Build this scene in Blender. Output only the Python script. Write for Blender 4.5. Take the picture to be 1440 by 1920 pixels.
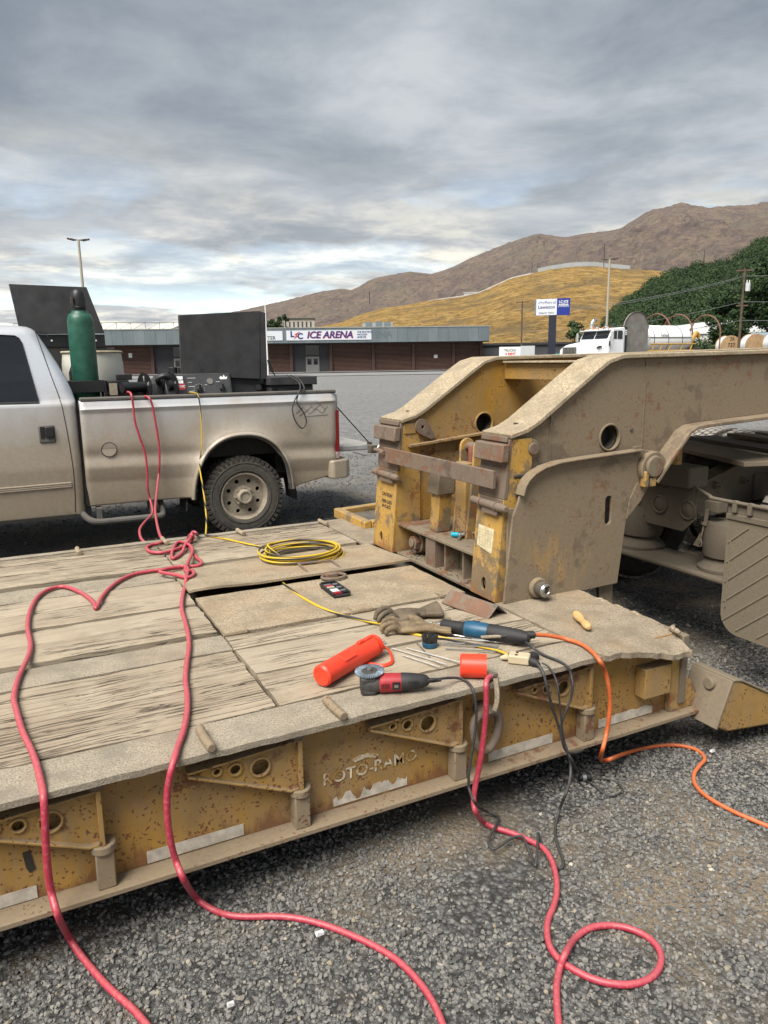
import bpy, bmesh, math, random
import numpy as np
from mathutils import Vector, Matrix, noise as mnoise
from mathutils.geometry import tessellate_polygon
for o in list(bpy.data.objects): bpy.data.objects.remove(o)
sc = bpy.context.scene; sc.render.engine = 'CYCLES'
COL = sc.collection
random.seed(7); rng = np.random.default_rng(7)
R = math.radians

# ------------------------------------------------------------------ camera
cam = bpy.data.objects.new('camera', bpy.data.cameras.new('camera')); COL.objects.link(cam)
cam.data.sensor_fit = 'HORIZONTAL'; cam.data.sensor_width = 36.0; cam.data.lens = 36.0*1380/1440
cam.data.clip_start = 0.05; cam.data.clip_end = 20000
YAW, PIT, ROL = .4615, .2035, -.0141
_f = Vector((math.cos(PIT)*math.sin(YAW), math.cos(PIT)*math.cos(YAW), -math.sin(PIT)))
_r = Vector((math.cos(YAW), -math.sin(YAW), 0)); _u = _r.cross(_f)
_r2 = math.cos(ROL)*_r + math.sin(ROL)*_u; _u2 = -math.sin(ROL)*_r + math.cos(ROL)*_u
M = Matrix((_r2, _u2, -_f)).transposed().to_4x4(); M.translation = (0, 0, 1.7)
cam.matrix_world = M
sc.camera = cam

# ------------------------------------------------------------------ world: overcast sky with broken cloud low in the west
SUN_DIR = Vector((-.50, -.27, .82)).normalized()
w = bpy.data.worlds.new('World'); sc.world = w; w.use_nodes = True
nt = w.node_tree; N = nt.nodes; LK = nt.links; N.clear()
def wn(t, **k):
    n = N.new(t)
    for a, b in k.items(): setattr(n, a, b)
    return n
def wm(op, a, b=None, c=None):
    n = N.new('ShaderNodeMath'); n.operation = op
    for i, v in enumerate((a, b, c)):
        if v is None: continue
        if isinstance(v, (int, float)): n.inputs[i].default_value = v
        else: LK.new(v, n.inputs[i])
    return n.outputs[0]
def wmix(f, a, b):
    n = N.new('ShaderNodeMix'); n.data_type = 'RGBA'
    for i, v in ((0, f), (6, a), (7, b)):
        if isinstance(v, tuple): n.inputs[i].default_value = (*v, 1)
        elif isinstance(v, (int, float)): n.inputs[i].default_value = v
        else: LK.new(v, n.inputs[i])
    return n.outputs[2]
def wramp(v, pts):
    n = N.new('ShaderNodeValToRGB'); e = n.color_ramp.elements
    while len(e) > 1: e.remove(e[-1])
    for i, (p, c) in enumerate(pts):
        q = e[0] if i == 0 else e.new(p)
        q.position = p; q.color = (c, c, c, 1) if isinstance(c, (int, float)) else (*c, 1)
    LK.new(v, n.inputs[0]); return n.outputs[0]
tc = wn('ShaderNodeTexCoord')
sep = wn('ShaderNodeSeparateXYZ'); LK.new(tc.outputs['Generated'], sep.inputs[0])
dz = wm('MAXIMUM', sep.outputs[2], 0.0)
inv = wm('DIVIDE', 1.0, wm('ADD', dz, .10))
cmb = wn('ShaderNodeCombineXYZ'); LK.new(wm('MULTIPLY', sep.outputs[0], inv), cmb.inputs[0]); LK.new(wm('MULTIPLY', sep.outputs[1], inv), cmb.inputs[1])
def wnoise(scale, detail, rough, vec, dist=0, off=(0, 0, 0)):
    mp = wn('ShaderNodeMapping'); mp.inputs['Location'].default_value = off; LK.new(vec, mp.inputs[0])
    n = wn('ShaderNodeTexNoise'); n.inputs['Scale'].default_value = scale; n.inputs['Detail'].default_value = detail
    n.inputs['Roughness'].default_value = rough; n.inputs['Distortion'].default_value = dist
    LK.new(mp.outputs[0], n.inputs['Vector']); return n.outputs[0]
cloudA = wnoise(.42, 6, .52, cmb.outputs[0], .15, (3.1, 1.7, 0))
cloudB = wnoise(1.7, 7, .60, cmb.outputs[0], .25, (7.7, 4.2, 1))
cl = wm('ADD', wm('MULTIPLY', cloudA, .64), wm('MULTIPLY', cloudB, .36))
deck_col = wramp(cl, [(.38, (.158, .186, .226)), (.46, (.215, .247, .287)), (.53, (.298, .330, .366)), (.61, (.44, .465, .49))])
# the cloud deck thins and brightens towards the horizon
low = wramp(wm('ADD', dz, wm('MULTIPLY', wm('SUBTRACT', cloudA, .5), .30)), [(.05, 1.0), (.11, .80), (.18, .35), (.27, 0.0)])
brk = wnoise(1.9, 6, .60, cmb.outputs[0], .2, (1.2, 9.3, 2))
white = wramp(brk, [(.38, (.34, .36, .38)), (.50, (.56, .56, .54)), (.62, (1.0, .94, .78))])
deck2 = wmix(wm('MULTIPLY', low, .9), deck_col, white)
sky = wn('ShaderNodeTexSky'); sky.sky_type = 'NISHITA'; sky.sun_disc = False
sky.sun_elevation = math.asin(SUN_DIR.z); sky.sun_rotation = math.atan2(SUN_DIR.x, SUN_DIR.y)
skc = wn('ShaderNodeVectorMath', operation='SCALE'); LK.new(sky.outputs[0], skc.inputs[0]); skc.inputs['Scale'].default_value = .19
gapn = wnoise(.95, 4, .5, cmb.outputs[0], .2, (2.4, 6.1, 5))
gap = wm('MULTIPLY', wramp(gapn, [(.50, 0.0), (.57, 1.0)]), wramp(dz, [(.0, .95), (.065, .9), (.10, .20), (.19, .22), (.24, 0.0)]))
fin = wmix(gap, deck2, skc.outputs[0])
bg = wn('ShaderNodeBackground'); LK.new(fin, bg.inputs[0]); bg.inputs[1].default_value = .31
LK.new(bg.outputs[0], wn('ShaderNodeOutputWorld').inputs[0])

w.cycles.sampling_method = 'NONE'
sun = bpy.data.objects.new('sun', bpy.data.lights.new('sun', 'SUN')); COL.objects.link(sun)
sun.data.energy = 1.5; sun.data.angle = R(38); sun.data.color = (1, .95, .87)
sun.rotation_euler = (-SUN_DIR).to_track_quat('-Z', 'Y').to_euler()
sc.view_settings.view_transform = 'Standard'; sc.view_settings.look = 'None'
sc.view_settings.exposure = 2.18; sc.view_settings.gamma = 1
sc.cycles.max_bounces = 4; sc.cycles.diffuse_bounces = 3; sc.cycles.glossy_bounces = 2; sc.cycles.transmission_bounces = 3; sc.cycles.transparent_max_bounces = 6
sc.cycles.caustics_reflective = False; sc.cycles.caustics_refractive = False; sc.cycles.adaptive_threshold = .025
sc.render.resolution_x = 768; sc.render.resolution_y = 1024

# ------------------------------------------------------------------ helpers
def origin(o):
    v = Vector((0, 0, 0))
    while o is not None: v += o.location; o = o.parent
    return v
def tag(o, label=None, cat=None, group=None, kind=None):
    if label: o['label'] = label
    if cat: o['category'] = cat
    if group: o['group'] = group
    if kind: o['kind'] = kind
    return o
def thing(name, label, cat, loc=(0, 0, 0), rz=0, group=None):
    o = bpy.data.objects.new(name, None); COL.objects.link(o); o.location = loc; o.rotation_euler = (0, 0, rz)
    o.empty_display_size = .1
    return tag(o, label, cat, group)
def spl(pts, n=8, closed=False):
    P = [Vector(p) for p in pts]; out = []; m = len(P)
    rngk = range(m if closed else m-1)
    for i in rngk:
        p0 = P[(i-1) % m] if closed or i > 0 else P[0]*2-P[1]
        p1 = P[i]; p2 = P[(i+1) % m]
        p3 = P[(i+2) % m] if closed or i+2 < m else P[-1]*2-P[-2]
        for k in range(n):
            t = k/n
            out.append(.5*((2*p1)+(p2-p0)*t+(2*p0-5*p1+4*p2-p3)*t*t+(3*p1-p0-3*p2+p3)*t**3))
    if not closed: out.append(P[-1].copy())
    return out
class MB:
    def __init__(s): s.v = []; s.f = []; s.uv = None
    def add(s, vs, fs):
        b = len(s.v); s.v += [tuple(p) for p in vs]; s.f += [tuple(i+b for i in f) for f in fs]; return s
    def box(s, x0, x1, y0, y1, z0, z1, m=None):
        vs = [Vector((x, y, z)) for z in (z0, z1) for x, y in ((x0, y0), (x1, y0), (x1, y1), (x0, y1))]
        if m: vs = [m @ p for p in vs]
        return s.add(vs, [(3, 2, 1, 0), (4, 5, 6, 7), (0, 1, 5, 4), (1, 2, 6, 5), (2, 3, 7, 6), (3, 0, 4, 7)])
    def prism(s, pts, ax, a, b, holes=(), m=None):
        """polygon in the plane across axis ax, pushed from a to b; 'y': pts (x,z), 'x': pts (y,z), 'z': pts (x,y)"""
        def P(p, t):
            q = Vector((p[0], t, p[1])) if ax == 'y' else Vector((t, p[0], p[1])) if ax == 'x' else Vector((p[0], p[1], t))
            return m @ q if m else q
        loops = [list(pts)]+[list(h) for h in holes]
        flat = [p for l in loops for p in l]; n = len(flat)
        tri = tessellate_polygon([[Vector((p[0], p[1], 0)) for p in l] for l in loops])
        fs = [tuple(t) for t in tri]+[tuple(i+n for i in reversed(t)) for t in tri]
        k = 0
        for l in loops:
            c = len(l)
            for i in range(c): j = (i+1) % c; fs.append((k+i, k+j, n+k+j, n+k+i))
            k += c
        return s.add([P(p, a) for p in flat]+[P(p, b) for p in flat], fs)
    def tube(s, path, r, seg=10, cap=True, closed=False, flat=1.0):
        P = [Vector(p) for p in path]; n = len(P)
        rr = r if hasattr(r, '__len__') else [r]*n
        T = []
        for i in range(n):
            a = P[(i-1) % n] if closed or i > 0 else P[i]; c = P[(i+1) % n] if closed or i < n-1 else P[i]
            t = c-a; T.append(t.normalized() if t.length > 1e-9 else Vector((0, 0, 1)))
        u = T[0].orthogonal().normalized(); base = len(s.v)
        for i in range(n):
            u = (u-T[i]*u.dot(T[i])); u = u.normalized() if u.length > 1e-6 else T[i].orthogonal().normalized()
            v = T[i].cross(u)
            for k in range(seg):
                a = 2*math.pi*k/seg; s.v.append(tuple(P[i]+(u*math.cos(a)+v*math.sin(a)*flat)*rr[i]))
        for i in range(n if closed else n-1):
            j = (i+1) % n
            for k in range(seg):
                l = (k+1) % seg; s.f.append((base+i*seg+k, base+i*seg+l, base+j*seg+l, base+j*seg+k))
        if cap and not closed:
            s.f.append(tuple(base+k for k in reversed(range(seg)))); s.f.append(tuple(base+(n-1)*seg+k for k in range(seg)))
        return s
    def cyl(s, a, b, r, seg=20, r2=None): return s.tube([a, b], [r, r if r2 is None else r2], seg)
    def lathe(s, prof, seg=24, m=None, cap=True):
        """profile (r, z) turned about z"""
        base = len(s.v); n = len(prof)
        for r, z in prof:
            for k in range(seg):
                a = 2*math.pi*k/seg; p = Vector((r*math.cos(a), r*math.sin(a), z)); s.v.append(tuple(m @ p if m else p))
        for i in range(n-1):
            for k in range(seg):
                l = (k+1) % seg; s.f.append((base+i*seg+k, base+i*seg+l, base+(i+1)*seg+l, base+(i+1)*seg+k))
        if cap:
            s.f.append(tuple(base+k for k in reversed(range(seg)))); s.f.append(tuple(base+(n-1)*seg+k for k in range(seg)))
        return s
    def grid(s, fn, nu, nv, closeu=False):
        base = len(s.v)
        for j in range(nv+1):
            for i in range(nu+1): s.v.append(tuple(fn(i/nu, j/nv)))
        for j in range(nv):
            for i in range(nu):
                a = base+j*(nu+1)+i; s.f.append((a, a+1, a+nu+2, a+nu+1))
        return s
    def strip(s, prof, y0, y1, th):
        """a plate of thickness th following the (x,z) polyline prof, laid downwards from it, spanning y0..y1"""
        n = len(prof); nor = []
        for i in range(n):
            a = Vector(prof[max(i-1, 0)]); b = Vector(prof[min(i+1, n-1)]); t = (b-a).normalized(); nor.append(Vector((t.y, -t.x)))
        lo = [(Vector(p)+q*th) for p, q in zip(prof, nor)]
        vs = []
        for p, q in zip(prof, lo):
            vs += [(p[0], y0, p[1]), (p[0], y1, p[1]), (q[0], y1, q[1]), (q[0], y0, q[1])]
        fs = []
        for i in range(n-1):
            for k in range(4):
                l = (k+1) % 4; fs.append((i*4+k, i*4+l, i*4+4+l, i*4+4+k))
        fs += [(3, 2, 1, 0), tuple((n-1)*4+k for k in range(4))]
        return s.add(vs, fs)
    def mesh(s, name, off=None, smooth=35):
        me = bpy.data.meshes.new(name)
        vs = s.v if off is None else [(p[0]-off[0], p[1]-off[1], p[2]-off[2]) for p in s.v]
        me.from_pydata(vs, [], s.f); me.validate()
        bm = bmesh.new(); bm.from_mesh(me); bmesh.ops.recalc_face_normals(bm, faces=bm.faces); bm.to_mesh(me); bm.free()
        if smooth:
            me.polygons.foreach_set('use_smooth', [True]*len(me.polygons)); me.set_sharp_from_angle(angle=R(smooth))
        return me
    def build(s, name, mat, parent=None, bevel=0, smooth=35, local=False, seg=2):
        off = None if (local or parent is None) else origin(parent)
        me = s.mesh(name, off, smooth); me.materials.append(mat)
        o = bpy.data.objects.new(name, me); COL.objects.link(o); o.parent = parent
        if bevel:
            b = o.modifiers.new('bevel', 'BEVEL'); b.width = bevel; b.segments = seg; b.limit_method = 'ANGLE'; b.angle_limit = R(40)
            b.harden_normals = False
        return o
def copy_tree(o, parent=None):
    c = o.copy(); COL.objects.link(c); c.parent = parent
    for ch in list(o.children): copy_tree(ch, c)
    return c
def circ(x, z, r, n=24, rz=None): return [(x+r*math.cos(2*math.pi*k/n), z+(rz or r)*math.sin(2*math.pi*k/n)) for k in range(n)]
def rough_edges(o, amp, freq=9, cuts=0, zamp=None):
    """ragged outline of worn plates and boards: real displacement of the vertices"""
    me = o.data; bm = bmesh.new(); bm.from_mesh(me)
    if cuts:
        es = [e for e in bm.edges if e.calc_length() > .12]
        bmesh.ops.subdivide_edges(bm, edges=es, cuts=cuts, use_grid_fill=True)
    org = origin(o.parent)
    sd = hash(o.name) % 97
    for v in bm.verts:
        p = (v.co+org)*freq
        q = mnoise.noise_vector(p+Vector((sd, 0, 0))); q2 = mnoise.noise_vector(p*3.3+Vector((0, sd, 0)))
        v.co += Vector((q.x+.5*q2.x, q.y+.5*q2.y, 0))*amp; v.co.z += (q.z)*(zamp if zamp is not None else amp*.4)
    bm.to_mesh(me); bm.free()
_txt = {}
def text_mesh(body, size, bold=0, shear=0, align='CENTER', extrude=0, spacing=1.0):
    cu = bpy.data.curves.new('t', 'FONT'); cu.body = body; cu.size = size; cu.offset = bold; cu.shear = shear
    cu.align_x = align; cu.align_y = 'CENTER'; cu.extrude = extrude; cu.resolution_u = 3; cu.space_character = spacing
    ob = bpy.data.objects.new('t', cu); COL.objects.link(ob)
    dg = bpy.context.evaluated_depsgraph_get()
    me = bpy.data.meshes.new_from_object(ob.evaluated_get(dg)); bpy.data.objects.remove(ob); return me
def text_obj(name, body, size, mat, parent, mw, off_parent=True, **k):
    me = text_mesh(body, size, **k); me.materials.clear(); me.materials.append(mat)
    m = mw.copy()
    if parent is not None and off_parent: m.translation = m.translation-origin(parent)
    me.transform(m)
    o = bpy.data.objects.new(name, me); COL.objects.link(o); o.parent = parent; return o
def frame_m(o, xa, ya):
    """matrix whose local x runs along xa, local y along ya"""
    xa = Vector(xa).normalized(); ya = Vector(ya); ya = (ya-xa*ya.dot(xa)).normalized(); za = xa.cross(ya)
    m = Matrix((xa, ya, za)).transposed().to_4x4(); m.translation = o; return m

# ------------------------------------------------------------------ materials
class NT:
    def __init__(s, name):
        s.m = bpy.data.materials.new(name); s.m.use_nodes = True; s.t = s.m.node_tree; s.n = s.t.nodes; s.l = s.t.links
        s.b = s.n['Principled BSDF']; s.tc = s.n.new('ShaderNodeTexCoord'); s.co = s.tc.outputs['Object']
    def set(s, inp, v):
        i = s.b.inputs[inp]
        if isinstance(v, tuple): i.default_value = (*v, 1) if len(i.default_value) == 4 else v
        elif isinstance(v, (int, float)): i.default_value = v
        else: s.l.new(v, i)
        return s
    def math(s, op, a, b=None, clamp=False):
        n = s.n.new('ShaderNodeMath'); n.operation = op; n.use_clamp = clamp
        for i, v in enumerate((a, b)):
            if v is None: continue
            if isinstance(v, (int, float)): n.inputs[i].default_value = v
            else: s.l.new(v, n.inputs[i])
        return n.outputs[0]
    def mapping(s, scale=(1, 1, 1), rot=(0, 0, 0), vec=None, rand=False):
        n = s.n.new('ShaderNodeMapping'); n.inputs['Scale'].default_value = scale; n.inputs['Rotation'].default_value = rot
        s.l.new(vec or s.co, n.inputs[0])
        if rand:
            oi = s.n.new('ShaderNodeObjectInfo'); c = s.n.new('ShaderNodeCombineXYZ')
            for i in range(3): s.l.new(s.math('MULTIPLY', oi.outputs['Random'], 17.0+9*i), c.inputs[i])
            s.l.new(c.outputs[0], n.inputs['Location'])
        return n.outputs[0]
    def noise(s, scale, detail=6, rough=.55, vec=None, dist=0, col=False):
        n = s.n.new('ShaderNodeTexNoise'); n.inputs['Scale'].default_value = scale; n.inputs['Detail'].default_value = detail
        n.inputs['Roughness'].default_value = rough; n.inputs['Distortion'].default_value = dist
        s.l.new(vec or s.co, n.inputs['Vector']); return n.outputs[1 if col else 0]
    def voro(s, scale, vec=None, feat='F1', out=0, rnd=1):
        n = s.n.new('ShaderNodeTexVoronoi'); n.feature = feat; n.inputs['Scale'].default_value = scale; n.inputs['Randomness'].default_value = rnd
        s.l.new(vec or s.co, n.inputs['Vector']); return n.outputs[out]
    def ramp(s, v, pts, interp='LINEAR'):
        n = s.n.new('ShaderNodeValToRGB'); n.color_ramp.interpolation = interp; e = n.color_ramp.elements
        while len(e) > 1: e.remove(e[-1])
        for i, (p, c) in enumerate(pts):
            q = e[0] if i == 0 else e.new(p)
            q.position = p; q.color = (c, c, c, 1) if isinstance(c, (int, float)) else (*c, 1)
        s.l.new(v, n.inputs[0]); return n.outputs[0]
    def mix(s, f, a, b, mode='MIX'):
        n = s.n.new('ShaderNodeMix'); n.data_type = 'RGBA'; n.blend_type = mode
        for i, v in ((0, f), (6, a), (7, b)):
            if isinstance(v, tuple): n.inputs[i].default_value = (*v, 1)
            elif isinstance(v, (int, float)): n.inputs[i].default_value = v
            else: s.l.new(v, n.inputs[i])
        return n.outputs[2]
    def up(s):
        g = s.n.new('ShaderNodeNewGeometry'); sp = s.n.new('ShaderNodeSeparateXYZ'); s.l.new(g.outputs['Normal'], sp.inputs[0]); return sp.outputs[2]
    def bump(s, h, strength=.4, dist=.01):
        n = s.n.new('ShaderNodeBump'); n.inputs['Strength'].default_value = strength; n.inputs['Distance'].default_value = dist
        s.l.new(h, n.inputs['Height']); s.l.new(n.outputs[0], s.b.inputs['Normal']); return s
def flat(name, c, rough=.6, metal=0, var=.12, scale=12, bump=.0, bscale=80, dust=0, dustc=(.30, .25, .18), emit=None, spec=None):
    t = NT(name); n = t.noise(scale, 5)
    lo = tuple(max(0, x*(1-var)) for x in c); hi = tuple(min(1, x*(1+var)) for x in c)
    col = t.ramp(n, [(.3, lo), (.7, hi)])
    if dust:
        dm = t.math('MULTIPLY', t.ramp(t.noise(scale*.6, 7, .65), [(.35, 0.0), (.65, 1.0)]), dust, True)
        dm = t.math('ADD', dm, t.math('MULTIPLY', t.ramp(t.up(), [(.2, 0.0), (.9, 1.0)]), dust*.6), True)
        col = t.mix(dm, col, dustc); t.set('Roughness', t.math('ADD', dm, rough, True))
    else: t.set('Roughness', rough)
    t.set('Base Color', col).set('Metallic', metal)
    if bump: t.bump(t.noise(bscale, 4), bump, .004)
    if spec is not None: t.set('Specular IOR Level', spec)
    return t.m
def worn(name, paint, rust=(.115, .055, .032), dustc=(.235, .185, .125), spots=.5, rustamt=.25, dust=.3, topdust=.8, rough=.55, seed=0, scale=1.0, fine=.25, peel=0, peelc=(.13, .095, .065), creep=None):
    """old machine paint: rust freckles, rusted patches, dried mud"""
    t = NT(name); co = t.mapping((scale,)*3); 
    if seed:
        mp = t.n.new('ShaderNodeMapping'); mp.inputs['Location'].default_value = (seed*3.7, seed*1.9, seed*5.3); t.l.new(co, mp.inputs[0]); co = mp.outputs[0]
    big = t.noise(2.2, 6, .6, co); med = t.noise(9, 7, .62, co, .3); fin = t.noise(60, 5, .6, co)
    col = t.mix(t.ramp(med, [(.3, 0.0), (.7, 1.0)]), tuple(x*.82 for x in paint), tuple(min(1, x*1.14) for x in paint))
    # thin dust film in streaks
    strk = t.noise(5, 6, .6, t.mapping((6, 6, 1.2), vec=co))
    dm = t.math('MULTIPLY', t.ramp(t.math('ADD', t.math('MULTIPLY', big, .6), t.math('MULTIPLY', strk, .4)), [(.5-.22*dust-.06, 0.0), (.5+.2-.35*dust, 1.0)]), min(1, .35+dust*.75))
    tm = t.math('MULTIPLY', t.ramp(t.up(), [(.25, 0.0), (.8, 1.0)]), topdust)
    dm = t.math('MAXIMUM', dm, t.math('MULTIPLY', tm, t.ramp(t.noise(14, 6, .7, co), [(.25, .55), (.6, 1.0)])))
    col = t.mix(dm, col, t.mix(fin, tuple(x*.75 for x in dustc), tuple(x*1.25 for x in dustc)))
    # freckles
    sp = t.voro(62, t.mapping((1, 1, 1), vec=t.mix(.06, co, t.noise(20, 4, .6, co, col=True))))
    spm = t.ramp(t.math('ADD', sp, t.math('MULTIPLY', t.math('SUBTRACT', .5, med), 1.1)), [(.07+.13*spots, 1.0), (.11+.15*spots, 0.0)])
    rp = t.ramp(t.math('ADD', t.math('MULTIPLY', big, .55), t.math('MULTIPLY', t.noise(16, 7, .68, co), .45)), [(.63-.26*rustamt, 0.0), (.67-.25*rustamt, 1.0)])
    rm = t.math('MAXIMUM', t.math('MULTIPLY', spm, .9), t.math('MULTIPLY', rp, .85))
    if creep:
        zc = t.n.new('ShaderNodeSeparateXYZ'); t.l.new(t.co, zc.inputs[0])
        up_ = t.math('DIVIDE', t.math('SUBTRACT', creep[1], zc.outputs[2]), creep[1]-creep[0], True)
        cr_ = t.ramp(t.math('ADD', t.math('MULTIPLY', up_, .55), t.math('MULTIPLY', t.noise(13, 7, .7, t.mapping((1, 1, .35), vec=co)), .75)), [(.66, 0.0), (.78, .8)])
        rm = t.math('MAXIMUM', rm, cr_)
    if peel:
        pn = t.math('ADD', t.math('MULTIPLY', t.noise(3.1, 6, .62, co, .4), .62), t.math('MULTIPLY', t.noise(11, 7, .7, co), .38))
        pm_ = t.ramp(pn, [(.61-.16*peel, 0.0), (.645-.16*peel, .9)])
        col = t.mix(pm_, col, t.mix(t.noise(30, 6, .7, co), tuple(x*.7 for x in peelc), tuple(x*1.3 for x in peelc)))
    rc = t.mix(t.noise(26, 6, .7, co), tuple(x*.72 for x in rust), (min(1, rust[0]*1.9), rust[1]*1.6, rust[2]*1.35))
    col = t.mix(rm, col, rc)
    t.set('Base Color', col)
    t.set('Roughness', t.math('ADD', t.math('MULTIPLY', t.math('MAXIMUM', dm, rm), .35), rough, True)); t.set('Specular IOR Level', .35)
    h = t.math('ADD', t.math('MULTIPLY', rm, -.5), t.math('MULTIPLY', fin, fine))
    t.bump(h, .5, .004); return t.m
def wood(name, c1=(.40, .338, .25), c2=(.21, .165, .115), crack=.6, seed=0, dusty=.5):
    """grey, dusty deck timber, grain along x"""
    t = NT(name); co = t.mapping((1, 1, 1), rand=True)
    wob = t.mix(.035, co, t.noise(2.5, 5, .55, co, col=True))
    g = t.noise(1, 8, .62, t.mapping((1.3, 48, 48), vec=wob)); g2 = t.noise(1, 6, .6, t.mapping((3.5, 190, 190), vec=wob))
    col = t.ramp(g, [(.25, tuple(a*.4+b*.6 for a, b in zip(c1, c2))), (.50, tuple(a*.68+b*.32 for a, b in zip(c1, c2))), (.68, c1)])
    # brown weathering stains and trodden-in dust
    col = t.mix(t.math('MULTIPLY', t.ramp(t.noise(3.3, 8, .66, t.mapping((.6, 1.5, 1), vec=co)), [(.44, 0.0), (.66, 1.0)]), .55), col, (.20, .152, .105))
    col = t.mix(t.math('MULTIPLY', t.ramp(t.noise(6, 7, .68, co), [(.42, 0.0), (.62, 1.0)]), dusty), col, (.42, .355, .265))
    col = t.mix(t.math('MULTIPLY', t.ramp(g2, [(.34, 1.0), (.50, 0.0)]), .32), col, tuple(x*.6 for x in c2))
    # drying cracks: thin dark lines along the grain, only in patches
    cn = t.noise(1, 5, .55, t.mapping((.9, 52, 52), vec=wob)); line = t.math('ABSOLUTE', t.math('SUBTRACT', cn, .5))
    pat = t.ramp(t.noise(3.0, 6, .65, t.mapping((.7, 1.4, 1), vec=co)), [(.60-.17*crack, 0.0), (.69-.17*crack, 1.0)])
    cm = t.math('MULTIPLY', t.ramp(line, [(.0, 1.0), (.012+.013*crack, 0.0)]), pat)
    cn2 = t.noise(1, 3, .5, t.mapping((.45, 22, 22), vec=wob)); cm2 = t.ramp(t.math('ABSOLUTE', t.math('SUBTRACT', cn2, .47)), [(.0, 1.0), (.012+.006*crack, 0.0)])
    cm = t.math('MAXIMUM', cm, t.math('MULTIPLY', cm2, t.ramp(t.noise(1.6, 4, .6, co), [(.50, 0.0), (.58, .95)])))
    col = t.mix(t.math('MULTIPLY', cm, .92), col, (.050, .038, .029))
    grit = t.noise(210, 3, .6, co)
    col = t.mix(t.math('MULTIPLY', t.ramp(grit, [(.60, 0.0), (.72, 1.0)]), .40), col, (.13, .11, .09))
    t.set('Base Color', col).set('Roughness', .92).set('Specular IOR Level', .2)
    h = t.math('SUBTRACT', t.math('ADD', t.math('MULTIPLY', g, .55), t.math('MULTIPLY', g2, .35)), t.math('MULTIPLY', cm, 1.3))
    t.bump(h, .8, .006); return t.m
def dusty_plate(name, c=(.41, .345, .25), rust=.3, grain=150, relief=.5, dark=(.20, .16, .12)):
    """steel plate under a coat of dry road dust and grit"""
    t = NT(name); co = t.mapping((1, 1, 1), rand=True)
    a = t.noise(grain, 4, .65, co); b = t.noise(7, 7, .65, co); d = t.noise(2.4, 5, .6, co)
    col = t.ramp(a, [(.30, dark), (.46, tuple(x*.85 for x in c)), (.62, tuple(min(1, x*1.18) for x in c))])
    col = t.mix(t.math('MULTIPLY', t.ramp(b, [(.44, 0.0), (.62, 1.0)]), .75), col, tuple(x*.62 for x in c))
    col = t.mix(t.math('MULTIPLY', t.ramp(d, [(.50, 0.0), (.68, 1.0)]), rust), col, (.36, .22, .11))
    col = t.mix(t.math('MULTIPLY', t.ramp(t.noise(22, 7, .7, co), [(.64, 0.0), (.72, 1.0)]), .6), col, (.13, .105, .085))
    t.set('Base Color', col).set('Roughness', .95).set('Specular IOR Level', .2)
    t.bump(t.math('ADD', a, t.math('MULTIPLY', t.noise(24, 4, .6, co), .7)), relief, .005); return t.m

YEL = (.40, .225, .045)
m_girder = worn('girder_paint', (.36, .20, .042), spots=1.0, rustamt=.17, dust=.26, topdust=.9, seed=1, creep=(.16, .36))
m_flange = worn('flange_paint', (.25, .175, .095), spots=.4, rustamt=.30, dust=.70, topdust=.9, seed=2)
m_bracket = worn('bracket_paint', (.37, .21, .045), spots=.9, rustamt=.33, dust=.32, topdust=.9, seed=3)
m_neck = worn('gooseneck_yellow', (.40, .22, .04), spots=.55, rustamt=.24, dust=.34, topdust=.97, seed=4, peel=.25)
m_leg = worn('gooseneck_leg_yellow', (.48, .275, .05), spots=.75, rustamt=.36, dust=.34, topdust=.8, seed=5, rust=(.19, .095, .045), peel=.55, peelc=(.165, .130, .085), creep=(-.06, .22))
m_cheek = worn('gooseneck_mud_paint', (.36, .22, .075), dustc=(.205, .164, .114), spots=.45, rustamt=.26, dust=.80, topdust=.97, seed=6, fine=.4, peel=.38, peelc=(.150, .114, .080), rust=(.15, .085, .055))
m_brown = worn('mud_brown_paint', (.17, .135, .092), dustc=(.185, .148, .105), spots=.3, rustamt=.26, dust=.8, topdust=.95, seed=7, rust=(.14, .09, .06))
m_rust = worn('bare_rusty_steel', (.145, .105, .082), rust=(.135, .080, .055), dustc=(.185, .145, .108), spots=.4, rustamt=.40, dust=.48, topdust=.6, seed=8, peel=.35, peelc=(.095, .075, .062))
m_shelf = worn('dirty_shelf_paint', (.27, .19, .095), dustc=(.19, .155, .11), spots=.35, rustamt=.38, dust=.85, topdust=1, seed=9)
m_plank = wood('weathered_plank', crack=.55)
m_plank_split = wood('split_plank', c1=(.39, .325, .24), c2=(.185, .142, .10), crack=1.25, dusty=.28)
m_plank_clean = wood('smooth_plank', c1=(.40, .34, .255), c2=(.24, .19, .135), crack=.35, dusty=.6)
m_plate = dusty_plate('dusty_steel_plate', (.33, .285, .22), rust=.15, grain=150, relief=.6, dark=(.15, .125, .095))
m_hatch = dusty_plate('dusty_hatch_plate', (.35, .285, .20), rust=.40, grain=130, relief=.7, dark=(.17, .13, .09))
m_apron = dusty_plate('dirty_apron_plate', (.31, .255, .185), rust=.35, grain=150, relief=.6, dark=(.13, .11, .088))
m_topdust = dusty_plate('gritty_top_flange', (.40, .33, .23), rust=.2, grain=95, relief=.6, dark=(.17, .125, .075))
m_dirt = flat('packed_dirt', (.13, .115, .09), .95, var=.4, scale=30, bump=.8, bscale=120)
m_black = flat('black_rubber', (.012, .012, .013), .55, var=.3)
m_blackmetal = flat('black_painted_steel', (.012, .012, .014), .45, var=.3, bump=.1)
m_dark = flat('greasy_dark_steel', (.03, .027, .024), .7, var=.4, scale=20, bump=.3, dust=.25)
m_white = flat('white_paint', (.72, .73, .72), .5, var=.06)
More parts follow.
